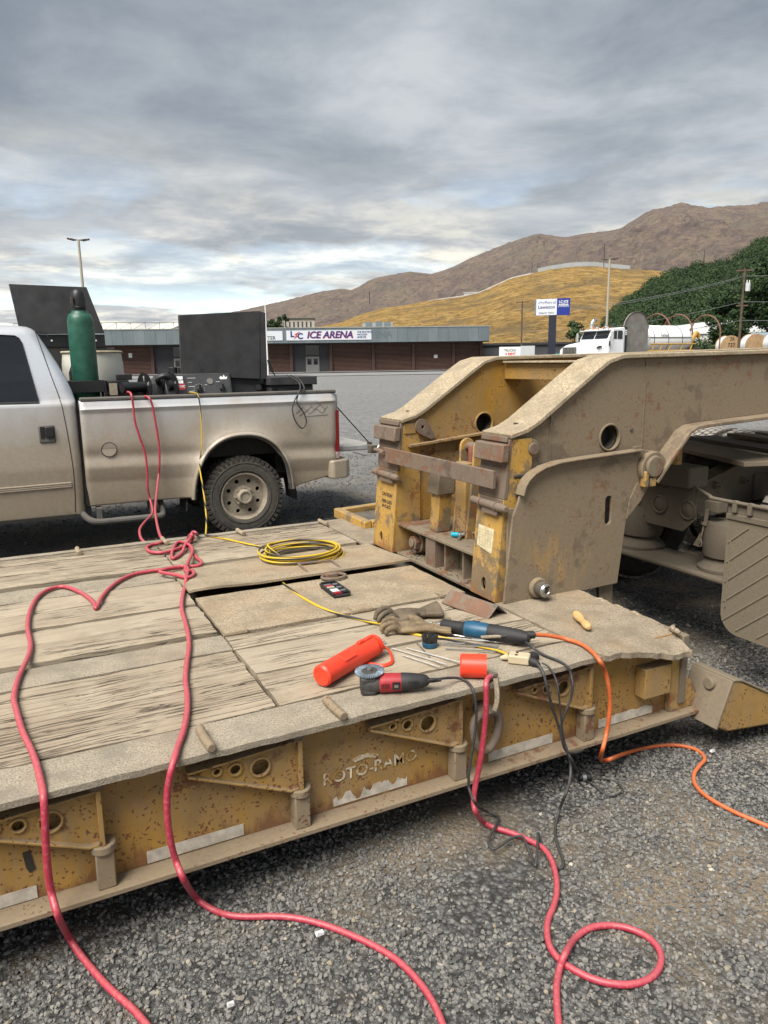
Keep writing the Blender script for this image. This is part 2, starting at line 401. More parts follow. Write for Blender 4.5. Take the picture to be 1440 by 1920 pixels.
m_tape = flat('reflective_tape', (.50, .46, .40), .45, var=.3, scale=35, dust=.5, dustc=(.33, .27, .20))
m_steel = flat('bare_steel', (.45, .45, .44), .35, metal=.9, var=.15, scale=30)
t = NT('worn_white_stencil'); t.set('Base Color', t.mix(t.ramp(t.noise(34, 7, .75), [(.47, 0.0), (.53, 1.0)]), (.55, .48, .36), (.33, .19, .05))).set('Roughness', .85); m_letter = t.m
m_letterblk = flat('black_stencil', (.03, .025, .02), .8, var=.3, scale=60)
# ------------------------------------------------------------------ ground
def gh(x, y):
    """the lot rises a little towards the far right"""
    s = max(0, x-.55*y-6) if y > 0 else max(0, x-6); return min(2.6, .046*s*s/(s+1.5))
t = NT('gravel_lot')
co = t.mapping((1, 1, 1)); v = t.voro(62, co, out=1); vd = t.voro(62, co)
val = t.math('MULTIPLY', t.noise(240, 2, .5, co), 1.0)
g = t.n.new('ShaderNodeSeparateColor'); t.l.new(v, g.inputs[0])
col = t.ramp(g.outputs[0], [(0, (.07, .071, .073)), (.55, (.15, .15, .148)), (1, (.27, .265, .25))])
col = t.mix(t.ramp(vd, [(.3, 0.0), (.75, .8)]), col, (.035, .033, .030))
col = t.mix(t.math('MULTIPLY', t.ramp(t.noise(1.1, 7, .62, co), [(.47, 0.0), (.60, 1.0)]), .9), col, (.25, .20, .142))
# far away only the mixed tone of grey chippings is left
gd = t.n.new('ShaderNodeSeparateXYZ'); t.l.new(t.co, gd.inputs[0])
far = t.ramp(t.math('MULTIPLY', gd.outputs[1], .05), [(.30, 0.0), (.60, 1.0)])
sp1 = t.noise(30, 3, .7, t.mapping((1, .55, 1))); sp2 = t.noise(6, 5, .7, t.mapping((1, .35, 1)))
fcol = t.ramp(t.math('ADD', t.math('MULTIPLY', sp1, .62), t.math('MULTIPLY', sp2, .38)), [(.38, (.09, .091, .092)), (.50, (.185, .184, .182)), (.62, (.30, .297, .29))])
fcol = t.mix(t.math('MULTIPLY', t.ramp(t.noise(.12, 5, .6, t.mapping((.4, 1.2, 1))), [(.45, 0.0), (.7, 1.0)]), .35), fcol, (.24, .235, .225))
col = t.mix(far, col, fcol)
t.set('Base Color', col).set('Roughness', .93).set('Specular IOR Level', .25)
t.bump(t.math('ADD', t.math('MULTIPLY', vd, -1.0), val), .9, .012)
m_gravel = t.m
mb = MB()
xs = np.unique(np.concatenate([np.linspace(-8, 14, 45), np.linspace(-400, -8, 30), np.linspace(14, 120, 54), np.linspace(120, 700, 20), [-6000, -2000, 2000, 6000]]))
ys = np.unique(np.concatenate([np.linspace(-8, 14, 30), np.linspace(14, 130, 59), np.linspace(130, 700, 20), [-6000, -400, -60, 2000, 6000]]))
for y in ys:
    for x in xs: mb.v.append((x, y, gh(x, y)))
nx = len(xs)
for j in range(len(ys)-1):
    for i in range(nx-1): a = j*nx+i; mb.f.append((a, a+1, a+nx+1, a+nx))
tag(mb.build('ground', m_gravel, smooth=30), kind='structure')

# loose crushed basalt on top of it: every stone a small faceted rock
ICO = None
def ico_dirs():
    bm = bmesh.new(); bmesh.ops.create_icosphere(bm, subdivisions=1, radius=1)
    v = np.array([p.co[:] for p in bm.verts]); f = np.array([[q.index for q in p.verts] for p in bm.faces]); bm.free(); return v, f
def stones(name, pts, size, label, mats):
    V, F = ico_dirs(); n = len(pts); nv = len(V)
    var = []
    for k in range(24):
        d = rng.uniform(.62, 1.12, (nv, 1)); q = V*d
        for c in range(3):                                   # chop flats, as crushed rock has
            nn = rng.normal(size=3); nn /= np.linalg.norm(nn); h = q@nn; q = q-np.outer(np.maximum(0, h-rng.uniform(.35, .7)), nn)
        var.append(q*rng.uniform([.75, .6, .45], [1.25, 1.0, .8]))
    var = np.array(var)
    idx = rng.integers(0, 24, n); q = var[idx]*size[:, None, None]
    a = rng.uniform(0, 2*np.pi, n); b = rng.normal(0, .45, n)
    ca, sa, cb, sb = np.cos(a), np.sin(a), np.cos(b), np.sin(b)
    x, y, z = q[..., 0], q[..., 1], q[..., 2]
    y, z = y*cb[:, None]-z*sb[:, None], y*sb[:, None]+z*cb[:, None]
    x, y = x*ca[:, None]-y*sa[:, None], x*sa[:, None]+y*ca[:, None]
    q = np.stack([x, y, z], -1)+pts[:, None, :]
    me = bpy.data.meshes.new(name); nf = len(F)
    me.vertices.add(n*nv); me.vertices.foreach_set('co', q.reshape(-1).astype(np.float32))
    idxs = (F[None]+(np.arange(n)*nv)[:, None, None]).reshape(-1)
    me.loops.add(n*nf*3); me.loops.foreach_set('vertex_index', idxs.astype(np.int32))
    me.polygons.add(n*nf); me.polygons.foreach_set('loop_start', np.arange(0, n*nf*3, 3, dtype=np.int32))
    me.update(calc_edges=True); me.polygons.foreach_set('use_smooth', np.zeros(n*nf, dtype=bool))
    at = me.attributes.new('shade', 'FLOAT', 'FACE'); at.data.foreach_set('value', np.repeat(rng.uniform(0, 1, n), nf).astype(np.float32))
    me.materials.append(mats); o = bpy.data.objects.new(name, me); COL.objects.link(o)
    return tag(o, label, 'gravel', kind='stuff')
t = NT('crushed_basalt'); at = t.n.new('ShaderNodeAttribute'); at.attribute_name = 'shade'
col = t.ramp(at.outputs['Fac'], [(0, (.092, .091, .090)), (.40, (.145, .143, .138)), (.75, (.198, .191, .178)), (.94, (.232, .220, .198)), (.98, (.25, .212, .16)), (.996, (.33, .29, .22)), (1, (.45, .41, .34))])
col = t.mix(t.math('MULTIPLY', t.ramp(t.noise(70, 5, .6), [(.45, 0.0), (.65, 1.0)]), .30), col, (.19, .165, .13))
t.set('Base Color', col).set('Roughness', .88).set('Specular IOR Level', .3); t.bump(t.noise(300, 3), .3, .002)
m_stone = t.m
def patch(x, y):
    return mnoise.noise(Vector((x*1.1+3, y*1.1, 0)))+.5*mnoise.noise(Vector((x*3.1, y*3.1, 4)))
P = []; S = []
def scatter(x0, x1, y0, y1, dens, smin, smax):
    n = int((x1-x0)*(y1-y0)*dens)
    X = rng.uniform(x0, x1, n); Y = rng.uniform(y0, y1, n); sz = smin+(smax-smin)*rng.uniform(0, 1, n)**2.1
    for x, y, s in zip(X, Y, sz):
        q = patch(x, y)
        if q > .15 and random.random() < min(.90, (q-.15)*3.0): continue
        P.append((x, y, s*random.uniform(.05, .55))); S.append(s)
scatter(-.9, 3.6, .75, 2.4, 7600, .0042, .0135); scatter(3.6, 4.6, .75, 2.4, 3000, .005, .014)
scatter(2.4, 5.2, 2.4, 3.2, 2600, .006, .016)
scatter(-1.2, 5.5, 2.4, 6.0, 450, .008, .018)
scatter(-1.5, 7.0, 6.0, 12.5, 260, .009, .022)
o = stones('gravel', np.array(P), np.array(S), 'loose grey crushed gravel covering the lot in the foreground', m_stone)

# ------------------------------------------------------------------ lowboy trailer deck
HD = .57
deck = thing('trailer_deck', 'low flat trailer deck of weathered planks on a yellow rusty steel frame', 'trailer', (.6, 3.43, 0))
mb = MB().box(-2.6, 1.87, 2.13, 4.84, .27, .515); mb.box(1.87, 2.40, 2.13, 4.84, .27, .50)
mb.build('deck_frame', m_dark, deck)
def plank(x0, x1, y0, y1, mat, th=.05, dz=0, amp=.0028):
    n = max(2, int((x1-x0)/.06)); mbp = MB().box(x0, x1, y0, y1, HD-th+dz, HD+dz)
    me = mbp.mesh('plank', origin(deck)); me.materials.append(mat)
    bm = bmesh.new(); bm.from_mesh(me)
    es = [e for e in bm.edges if abs(e.verts[0].co.x-e.verts[1].co.x) > .1]
    bmesh.ops.subdivide_edges(bm, edges=es, cuts=n, use_grid_fill=True)
    es = [e for e in bm.edges if abs(e.verts[0].co.y-e.verts[1].co.y) > .05 and e.verts[0].co.z > (HD-.5*th) and e.verts[1].co.z > (HD-.5*th)]
    bmesh.ops.subdivide_edges(bm, edges=es, cuts=4, use_grid_fill=True)
    sd = random.uniform(0, 50); tilt = random.uniform(-.004, .004)
    for v in bm.verts:
        p = v.co
        q = mnoise.noise(Vector((p.x*5+sd, p.y*9, sd))); q2 = mnoise.noise(Vector((p.x*14, p.y*30+sd, 2)))
        edge = min(abs(p.y+deck.location.y-y0), abs(p.y+deck.location.y-y1))
        if p.z > HD-.5*th+dz:
            p.z += .003*q+.0022*q2+tilt*(p.y+deck.location.y-(y0+y1)/2)/.1
            if edge < .012: p.z -= .004+.004*abs(q2)
        if edge < .004: p.y += amp*(q+.7*q2)*1.5
        ex = min(abs(p.x+deck.location.x-x0), abs(p.x+deck.location.x-x1))
        if ex < .01: p.x += .010*mnoise.noise(Vector((sd, p.y*40, 1)))
    bmesh.ops.recalc_face_normals(bm, faces=bm.faces); bm.to_mesh(me); bm.free()
    me.polygons.foreach_set('use_smooth', [True]*len(me.polygons)); me.set_sharp_from_angle(angle=R(40))
    o = bpy.data.objects.new('plank', me); COL.objects.link(o); o.parent = deck; return o
XL = -2.5
for y0, y1, m in ((2.215, 2.487, m_plank_split), (2.492, 2.765, m_plank), (3.03, 3.215, m_plank), (3.221, 3.408, m_plank_clean), (3.432, 3.658, m_plank), (3.667, 3.85, m_plank_clean)):
    plank(XL, .685, y0, y1, m)
plank(.70, 1.92, 2.228, 2.485, m_plank); plank(.70, 1.915, 2.496, 2.765, m_plank_clean, dz=.002); plank(.70, 1.88, 2.776, 2.925, m_plank)
for y0, y1, m in ((4.165, 4.40, m_plank), (4.406, 4.62, m_plank_split), (4.626, 4.785, m_plank_split)):
    plank(XL, .72, y0, y1, m); plank(.73, 1.87, y0, y1, m)
def plate(name, x0, x1, y0, y1, mat, th=.012, dz=0, amp=.003, cuts=10, label=None):
    nx_ = max(2, int((x1-x0)/.05)); ny_ = max(2, int((y1-y0)/.05))
    mb = MB()
    def f(u, v, z): 
        x = x0+(x1-x0)*u; y = y0+(y1-y0)*v
        e = (u in (0, 1)), (v in (0, 1))
        a = mnoise.noise(Vector((x*9, y*9, 1))); b = mnoise.noise(Vector((x*31, y*31, 5)))
        return (x+(amp*(a+b) if e[0] else 0), y+(amp*(a+b) if e[1] else 0), z+.0015*a+dz)
    mb.grid(lambda u, v: f(u, v, HD), nx_, ny_); k = len(mb.v); mb.grid(lambda u, v: f(u, v, HD-th), nx_, ny_)
    W = nx_+1
    for i in range(nx_):
        for b in (0, ny_*W): mb.f.append((b+i, b+i+1, k+b+i+1, k+b+i))
    for j in range(ny_):
        for b in (0, nx_): mb.f.append((j*W+b, (j+1)*W+b, k+(j+1)*W+b, k+j*W+b))
    o = mb.build(name, mat, deck); 
    if label: o['label'] = label
    return o
plate('deck_strip', XL, .69, 2.772, 2.95, m_plate); plate('deck_strip', XL, .675, 3.857, 4.07, m_plate); plate('edge_plate', XL, 2.38, 4.79, 4.85, m_plate)
plate('edge_plate', XL, 1.93, 2.015, 2.200, m_plate, th=.020, amp=.005)
plate('corner_plate', 1.885, 2.40, 4.06, 4.785, m_apron)
# apron in front of the gooseneck: bent down and torn along its outer edge
mb = MB()
def ap(u, v, dzz):
    x = 1.936+(2.415-1.936)*u; y = 2.005+(2.735-2.005)*v
    z = HD+.003*mnoise.noise(Vector((x*8, y*8, 2)))
    droop = max(0, (.30-v)/.30); z -= .070*droop**1.5*min(1, max(0, (x-2.02)/.30))**1.2
    if v == 0: y += .012*mnoise.noise(Vector((x*22, 0, 3)))+.018*math.exp(-((x-1.98)/.06)**2)*0; z += .006*mnoise.noise(Vector((x*40, 1, 3)))
    if u == 1: x += .012*mnoise.noise(Vector((0, y*22, 3))); z += .010*mnoise.noise(Vector((0, y*30, 9)))
    return (x, y, z+dzz)
mb.grid(lambda u, v: ap(u, v, .001), 34, 26); k = len(mb.v); mb.grid(lambda u, v: ap(u, v, -.022), 34, 26); W = 35
for i in range(34):
    for b in (0, 26*W): mb.f.append((b+i, b+i+1, k+b+i+1, k+b+i))
for j in range(26):
    for b in (0, 34): mb.f.append((j*W+b, (j+1)*W+b, k+(j+1)*W+b, k+j*W+b))
o = mb.build('apron_plate', m_apron, deck); o['label'] = 'dirty steel apron plate with a torn drooping edge'
# broken weld crust along the end edge
for k in range(6):
    y = 2.06+k*.11; mb = MB(); p = [(2.405+.008*random.uniform(-1, 1), y+.016*i, HD-.004+.006*random.uniform(-1, 1)) for i in range(5)]
    mb.tube(p, [.006, .012, .010, .013, .005], 7); mb.build('weld_crust', m_apron, deck)
# hatches
h1 = plate('hatch_plate', .70, 1.90, 2.937, 3.49, m_hatch, th=.014, dz=.004, label='flat rusty dusted hatch plate')
mb = MB()
def h2(u, v, dzz):
    x = .685+(1.905-.685)*u; y = 3.50+(4.055-3.50)*v
    if v == 0 and u < .09: y += .04*(1-u/.09)
    x += .0
    z = HD+.030*(1-v)**1.3+.016*(1-v)*math.exp(-((u-.05)/.12)**2)-.018*max(0, .12-u)/.12*(1-v)
    z += .0025*mnoise.noise(Vector((x*6, y*6, 1)))
    if v == 0: y += .004*mnoise.noise(Vector((x*25, 3, 3)))
    return (x, y, z+dzz)
mb.grid(lambda u, v: h2(u, v, .006), 30, 12); k = len(mb.v); mb.grid(lambda u, v: h2(u, v, -.006), 30, 12); W = 31
for i in range(30):
    for b in (0, 12*W): mb.f.append((b+i, b+i+1, k+b+i+1, k+b+i))
for j in range(12):
    for b in (0, 30): mb.f.append((j*W+b, (j+1)*W+b, k+(j+1)*W+b, k+j*W+b))
hp = mb.build('hatch_plate', m_hatch, deck); hp['label'] = 'hatch plate with its near edge bent up'
MB().tube(spl([(1.31, 3.56, HD+.028), (1.312, 3.60, HD+.034), (1.322, 3.715, HD+.034), (1.335, 3.725, HD+.034), (1.50, 3.715, HD+.032), (1.51, 3.705, HD+.032), (1.50, 3.59, HD+.033), (1.50, 3.55, HD+.028)], 4), .006, 8).build('handle', m_rust, hp)
MB().tube(spl([(1.42+.065*math.cos(a), 3.46+.045*math.sin(a), HD+.018) for a in np.linspace(0, 2*math.pi, 12, endpoint=False)], 3, True), .008, 8, closed=True).build('lift_ring', m_rust, h1)
MB().box(1.385, 1.455, 3.475, 3.515, HD+.004, HD+.03).build('ring_lug', m_rust, h1, bevel=.006)
for x in (.745, 1.335, 1.80): 
    MB().cyl((x-.05, 2.935, HD+.006), (x+.05, 2.935, HD+.006), .015, 10).box(x-.045, x+.045, 2.93, 2.985, HD+.006, HD+.014).build('hinge', m_hatch, deck)
# girder along the near side: web, bottom flange, top angle
mb = MB().prism([(XL, .205), (2.50, .205), (2.50, .40), (2.43, .545), (XL, .552)], 'y', 2.100, 2.118); mb.build('girder_web', m_girder, deck)
MB().box(XL, 2.52, 2.028, 2.16, .186, .204).build('bottom_flange', m_flange, deck, bevel=.003)
mb = MB().box(XL, 2.42, 4.79, 4.81, .205, .555); mb.box(XL, 2.42, 4.76, 4.85, .186, .2045); mb.build('far_girder', m_girder, deck)
def bracket(x):
    L = .352; z0, z1 = .345, .507
    out = [(x-L, .478), (x-L, .496), (x-L+.06, .500), (x, z1+.008), (x, z0), (x-.03, z0)]
    holes = [circ(x-.125, .452, .030, 20), circ(x-.205, .466, .0185, 18), circ(x-.262, .474, .0125, 16)]
    b = MB().prism(out, 'y', 2.066, 2.074, holes).build('outrigger_bracket', m_bracket, deck)
    rim = MB()
    pth = [(x-L, 2.060, .487), (x-.03, 2.060, z0+.004), (x-.006, 2.060, z0+.012), (x-.004, 2.060, z1), (x-L+.05, 2.060, .499), ]
    rim.strip([(x-.004, z0), (x-.035, z0-.002), (x-L, .482)], 2.048, 2.092, .008)
    rim.strip([(x-L, .500), (x-L+.06, .503), (x, z1+.012)], 2.048, 2.092, .007)
    rim.box(x-.004, x+.010, 2.044, 2.094, z0-.004, z1+.012)
    rim.build('bracket_rim', m_bracket, b, bevel=.002)
    for (hx, hz), r in (((x-.125, .452), .031), ((x-.205, .466), .0195), ((x-.262, .474), .0135)):
        MB().tube([(hx+r*math.cos(a), 2.063, hz+r*math.sin(a)) for a in np.linspace(0, 2*math.pi, 22, endpoint=False)], .0045, 7, closed=True).build('hole_collar', m_bracket, b)
    MB().cyl((x+.004, 2.070, .318), (x+.004, 2.070, .345), .036, 18).build('pivot_collar', m_flange, b, bevel=.004)
    MB().box(x-.022, x+.030, 2.046, 2.098, .2045, .318).build('pivot_post', m_flange, b, bevel=.004)
    MB().cyl((x-.0, 2.072, .518), (x-.0, 2.072, .540), .026, 14).build('pivot_cap', m_rust, b, bevel=.004)
for x in (-.505, .10, .705, 1.31, 1.912): bracket(x)
def tape(x0, x1, z0, z1, ragged=0):
    n = 70; top = [(x0+(x1-x0)*i/n, z1-ragged*min(.85, max(0, mnoise.noise(Vector((i*.11, x0*7, 2)))+.35*mnoise.noise(Vector((i*.47, x0*7, 5)))+.30))) for i in range(n+1)]
    pts = [(x0, z0)]+[(x1, z0)]+list(reversed(top))
    MB().prism(pts, 'y', 2.0975, 2.0995).build('reflective_tape', m_tape, deck)
tape(-.30, -.08, .208, .247); tape(.224, .524, .210, .250); tape(.836, 1.12, .214, .256, .045); tape(1.47, 1.773, .208, .248); tape(2.01, 2.31, .209, .251, .012)
mw = frame_m(Vector((.98, 2.0965, .322)), (1, 0, -.0), (0, 0, 1))
text_obj('stencil_lettering', 'ROTO-RAMO', .060, m_letter, deck, mw, bold=.0012)
MB().prism([(.955+.055*math.cos(a), .358+.020*math.sin(a)) for a in np.linspace(.2, 2.6, 9)]+[(.955+.040*math.cos(a), .352+.010*math.sin(a)) for a in np.linspace(2.6, .2, 9)], 'y', 2.0965, 2.0995).build('stencil_arc', m_letter, deck)
MB().prism([(-.105, .36), (-.085, .36), (-.080, .315), (-.076, .302), (-.092, .292), (-.100, .31)], 'y', 2.0965, 2.0995).build('painted_hook', m_letterblk, deck)
# round bar stops lying across the edge plates
for x, y0, y1 in ((.417, 2.006, 2.150), (.84, 2.004, 2.150), (.265, 4.66, 4.80), (.78, 4.66, 4.80), (1.275, 4.66, 4.80), (1.87, 4.66, 4.80)):
    MB().tube([(x+.004, y0, HD+.017), (x-.002, (y0+y1)/2, HD+.0175), (x, y1, HD+.016)], .0145, 12).build('bar_stop', m_flange if y0 < 3 else m_hatch, deck, bevel=.003)
# forged tie-down ring on the web
ring = [(1.425+.056*math.cos(a), 2.052, .378+.076*math.sin(a)+(.012*math.cos(a*2))) for a in np.linspace(0, 2*math.pi, 18, endpoint=False)]
lk = MB().tube(spl(ring, 3, True), .0165, 12, closed=True).build('tie_down_ring', m_rust, deck)
MB().tube([(1.425, 2.10, .44), (1.425, 2.05, .445), (1.425, 2.03, .435)], [.03, .03, .018], 12).build('ring_lug', m_rust, lk)
# box plate and end gusset at the front end of the girder
MB().box(2.20, 2.345, 2.040, 2.098, .315, .445).build('box_plate', m_neck, deck, bevel=.003)
MB().prism([(2.38, .205), (2.535, .205), (2.545, .26), (2.50, .33), (2.44, .36), (2.43, .50), (2.38, .50)], 'y', 2.07, 2.0975).build('end_gusset', m_leg, deck, bevel=.003)
MB().box(2.425, 2.462, 2.06, 4.80, .235, .545).build('end_beam', m_brown, deck, bevel=.004)
# hinged ramp toe at the near corner, tray at the far corner
toe = MB().prism([(2.515, .165), (2.590, .358), (2.63, .350), (2.80, .264), (3.15, .09), (3.12, .06), (2.575, .128)], 'y', 1.930, 2.13).build('ramp_toe', m_bracket, deck, bevel=.010, seg=3)
MB().strip([(2.500, .160), (2.578, .362)], 1.926, 2.136, .014).build('ramp_heel', m_brown, toe, bevel=.004)
MB().cyl((2.545, 2.020, .322), (2.580, 2.015, .318), .027, 18).build('pivot_pin', m_brown, toe, bevel=.004)
MB().strip([(2.59, .366), (2.64, .356), (2.80, .272), (3.15, .098)], 1.925, 2.135, .010).build('ramp_tread', m_shelf, toe, bevel=.003)
MB().box(2.455, 2.50, 2.13, 2.30, .22, .40).build('ramp_hinge', m_brown, toe, bevel=.006)
tray = MB().box(2.065, 2.125, 4.46, 5.00, .548, .622).build('ramp_frame', m_leg, deck, bevel=.010)
MB().prism([(2.126, 4.945), (2.85, 5.06), (2.85, 5.12), (2.126, 5.002)], 'z', .548, .620).build('frame_side', m_leg, tray, bevel=.008)
MB().box(2.126, 2.75, 4.462, 4.515, .548, .620).build('frame_side', m_leg, tray, bevel=.008)
MB().box(2.126, 2.75, 4.516, 4.944, .574, .582).build('frame_floor', m_dark, tray)
MB().cyl((2.27, 4.74, .5825), (2.27, 4.74, .5845), .055, 22).build('floor_hole', m_stone, tray)
# ------------------------------------------------------------------ gooseneck
gn = thing('gooseneck', 'yellow muddy steel gooseneck rising from the deck to the tractor', 'gooseneck', (2.1, 3.4, HD))
TOP = [(2.000, 1.362), (2.09, 1.385), (2.15, 1.415), (2.30, 1.515), (2.50, 1.648), (2.57, 1.690), (2.66, 1.712), (2.80, 1.715), (3.75, 1.727), (5.9, 1.765)]
def topz(x):
    for (a, b), (c, d) in zip(TOP, TOP[1:]):
        if a <= x <= c: return b+(d-b)*(x-a)/(c-a)
    return TOP[-1][1]
BOT = [(5.9, 1.46), (3.75, 1.380), (3.22, 1.358), (3.12, 1.350), (3.065, 1.325), (2.94, 1.19), (2.85, 1.085), (2.80, 1.06)]
def slopex(z): return 1.935+(z-HD)*.083
def beam(y0, y1, flange0, flange1, near):
    out = [(x, z-.024) for x, z in TOP]+BOT+[(2.70, 1.06), (2.04, 1.06)]
    m = m_cheek if near else m_neck
    b = MB().prism(out, 'y', y0, y0+.012, [circ(2.615 if near else 2.585, 1.312, .062, 28)])
    b.prism(out, 'y', y1-.012, y1, [circ(2.615 if near else 2.585, 1.312, .062, 28)])
    bo = b.build('side_beam', m, gn)
    MB().strip(TOP, flange0, flange1, .022).build('top_flange', m_topdust, bo, bevel=.004)
    MB().strip([(x, z-.002) for x, z in BOT[:-1]][::-1], y0-(.10 if near else .02), y1+.02, .018).build('bottom_flange', m_cheek if near else m_neck, bo, bevel=.003)
    for yy in (y0-.004, y1+.004):
        MB().tube([(2.615+(0 if near else -.03)+.064*math.cos(a), yy, 1.312+.064*math.sin(a)) for a in np.linspace(0, 2*math.pi, 30, endpoint=False)], .006, 7, closed=True).build('hole_collar', m, bo)
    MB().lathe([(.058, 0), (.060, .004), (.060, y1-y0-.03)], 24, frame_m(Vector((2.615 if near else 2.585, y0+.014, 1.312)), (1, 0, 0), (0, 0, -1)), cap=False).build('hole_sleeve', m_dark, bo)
    hx_ = 2.615 if near else 2.585; MB().cyl((hx_, y0+.06, 1.312), (hx_, y0+.064, 1.312), .0575, 24).build('dark_hole_back', m_black, bo)  # black disc added so the inside of the hole looks shaded
    return bo
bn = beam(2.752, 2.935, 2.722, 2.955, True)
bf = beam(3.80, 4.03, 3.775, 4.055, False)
MB().cyl((2.12, 2.842, 1.399), (2.12, 2.842, 1.402), .016, 14).build('drain_plug', m_dark, bn); MB().cyl((2.12, 3.915, 1.399), (2.12, 3.915, 1.402), .016, 14).build('drain_plug', m_dark, bf)
MB().cyl((2.76, 2.748, 1.34), (2.76, 2.7515, 1.34), .010, 12).build('bolt_hole', m_dark, bn)
for x in (2.245, 2.83): MB().box(x, x+.006, 2.747, 2.7515, 1.20, topz(x)-.03).build('weld_seam', m_cheek, bn)
def leg(y0, y1, near):
    lean = [(slopex(HD)-.002, HD+.002), (slopex(1.338), 1.338), (2.13, 1.338), (2.13, HD+.002)]
    lg = MB()
    # front plate with its oval hole, two side plates
    hy = (y0+y1)/2+(.0 if near else .03)
    mfr = Matrix.Identity(4)
    pts = [(y0, HD+.002), (y1, HD+.002), (y1, 1.06), (y0, 1.06)]
    hole = [(hy+.020*math.cos(a), .638+.032*math.sin(a)) for a in np.linspace(0, 2*math.pi, 18, endpoint=False)]
    k = len(lg.v); lg.prism(pts, 'x', 0, .014, [hole])
    lg.v[k:] = [(p[0]+slopex(p[2]), p[1], p[2]) for p in lg.v[k:]]
    side = [(slopex(HD)+.014, HD+.002), (slopex(1.338)+.014, 1.338), (2.13, 1.338), (2.13, HD+.002)]
    lg.prism(side, 'y', y0+.001, y0+.012); lg.prism(side, 'y', y1-.012, y1-.001)
    lo = lg.build('leg', m_leg, gn, bevel=.002)
    m = frame_m(Vector((0, 0, 0)), (1, 0, 0), (0, 1, 0))
    def front(za, zb, ya, yb, th, mat, name, bev=.003, par=lo):
        b = MB().box(0, th, ya, yb, za, zb); b.v = [(p[0]-th+slopex(p[2]), p[1], p[2]) for p in b.v]; return b.build(name, mat, par, bevel=bev)
    front(1.061, 1.338, y0-.001, y1+.001, -.02, m_rust, 'wear_plate'); front(1.325, 1.350, y0+.004, y1-.004, .012, m_rust, 'wear_shim')
    front(1.235, 1.318, y0-.012, y1+.006, .040, m_rust, 'stop_block', .006)
    front(.985, 1.0595, y0+.004, y1-.02, .003, m_rust, 'rust_patch', .001)
    x = slopex(1.03)-.016
    MB().tube([(x, y0-.045, 1.026), (x, y0-.015, 1.027), (x, y1-.03, 1.030), (x, y1+.02, 1.031)], [.014, .021, .019, .019], 14).build('hinge_pin', m_rust, lo, bevel=.003)
    for yy in (y0+.03, y1-.06): MB().tube([(x+.0225*math.cos(a), yy, 1.028+.0225*math.sin(a)) for a in np.linspace(0, 2*math.pi, 16, endpoint=False)], .003, 6, closed=True).build('pin_ring', m_rust, lo)
    front(.985, 1.012, y0+.02, y1-.07, .022, m_rust, 'pin_seat')
    MB().lathe([(.001, 0), (.018, .0), (.018, .05), (.001, .05)], 14, frame_m(Vector((slopex(.638)+.016, hy, .638)), (0, 1, 0), (0, 0, 1)), cap=False).build('dark_hole_back', m_dark, lo)
    return lo
ln = leg(2.732, 2.945, True); lf = leg(3.79, 4.05, False)
b = MB().prism([(2.79, .795), (2.915, .815), (2.912, .915), (2.785, .912)], 'x', -.003, 0); b.v = [(p[0]+slopex(p[2]), p[1], p[2]) for p in b.v]
dp = b.build('data_plate', flat('aged_data_plate', (.62, .55, .36), .7, var=.25, scale=40, dust=.25), ln)
m_print = flat('plate_print', (.45, .36, .2), .8)
for i in range(7):
    z = .822+i*.0125; x = slopex(z)-.0042; MB().box(x, x+.0005, 2.797, 2.907, z, z+.0012).build('plate_rule', m_print, dp)
for i in range(5):
    y = 2.803+i*.023; MB().prism([(y, .818), (y+.0012, .818), (y+.0012, .906), (y, .906)], 'x', 0, .0005); b = MB().prism([(y, .818), (y+.0012, .818), (y+.0012, .906), (y, .906)], 'x', -.0042, -.0037); b.v = [(p[0]+slopex(p[2]), p[1], p[2]) for p in b.v]; b.build('plate_rule', m_print, dp)
for i, s in enumerate(('CAUTION', 'KEEP LUGS', 'IN PLACE')):
    z = .905-i*.03-(0 if i == 0 else .012); text_obj('caution_lettering', s, .030 if i == 0 else .027, m_letterblk, lf, frame_m(Vector((slopex(z)-.0015, 3.90, z)), (0, -1, 0), (.083, 0, 1)), bold=.0008)
# tie bar across the legs with its bolts
tb = MB().box(1.935, 1.953, 2.765, 3.895, 1.110, 1.196).build('tie_bar', m_rust, gn, bevel=.003)
MB().cyl((1.945, 3.90, 1.165), (1.945, 4.02, 1.168), .012, 10).build('tie_bolt', m_rust, tb); MB().box(1.915, 1.96, 4.02, 4.07, 1.145, 1.195).build('tie_nut', m_dark, tb, bevel=.004)
MB().cyl((1.925, 3.862, 1.165), (1.925, 3.90, 1.165), .013, 10).build('tie_bolt', m_rust, tb)
# lower cross box: shelf, floor and stiffeners
sh = MB().box(1.975, 2.50, 2.947, 3.788, .735, .752).build('shelf', m_shelf, gn, bevel=.003)
MB().box(1.965, 2.10, 2.947, 3.788, HD-.012, HD+.006).build('bottom_plate', m_shelf, gn, bevel=.003)
MB().box(2.10, 2.115, 2.947, 3.788, HD, .735).build('back_plate', m_shelf, gn)
for y, th, m in ((3.50, .02, m_shelf), (3.42, .10, m_rust), (3.30, .015, m_shelf), (3.12, .012, m_brown)):
    MB().box(1.985+.02*(th < .05), 2.10, y-th/2, y+th/2, HD+.006, .735).build('stiffener', m, gn)
nutm = frame_m(Vector((2.10, 3.66, .655)), (0, 1, 0), (0, 0, 1)); nutm2 = Matrix.Translation((-.0, 0, 0))
def xcyl(x0, x1, y, z, r, seg=20): return MB().cyl((x0, y, z), (x1, y, z), r, seg)
bs = xcyl(2.03, 2.10, 3.655, .655, .062, 24).build('pivot_boss', m_shelf, gn, bevel=.006)
xcyl(1.995, 2.03, 3.65, .655, .046, 6).build('boss_nut', m_shelf, bs, bevel=.004); xcyl(1.985, 1.995, 3.65, .655, .026, 18).build('boss_pin', m_brown, bs, bevel=.003)
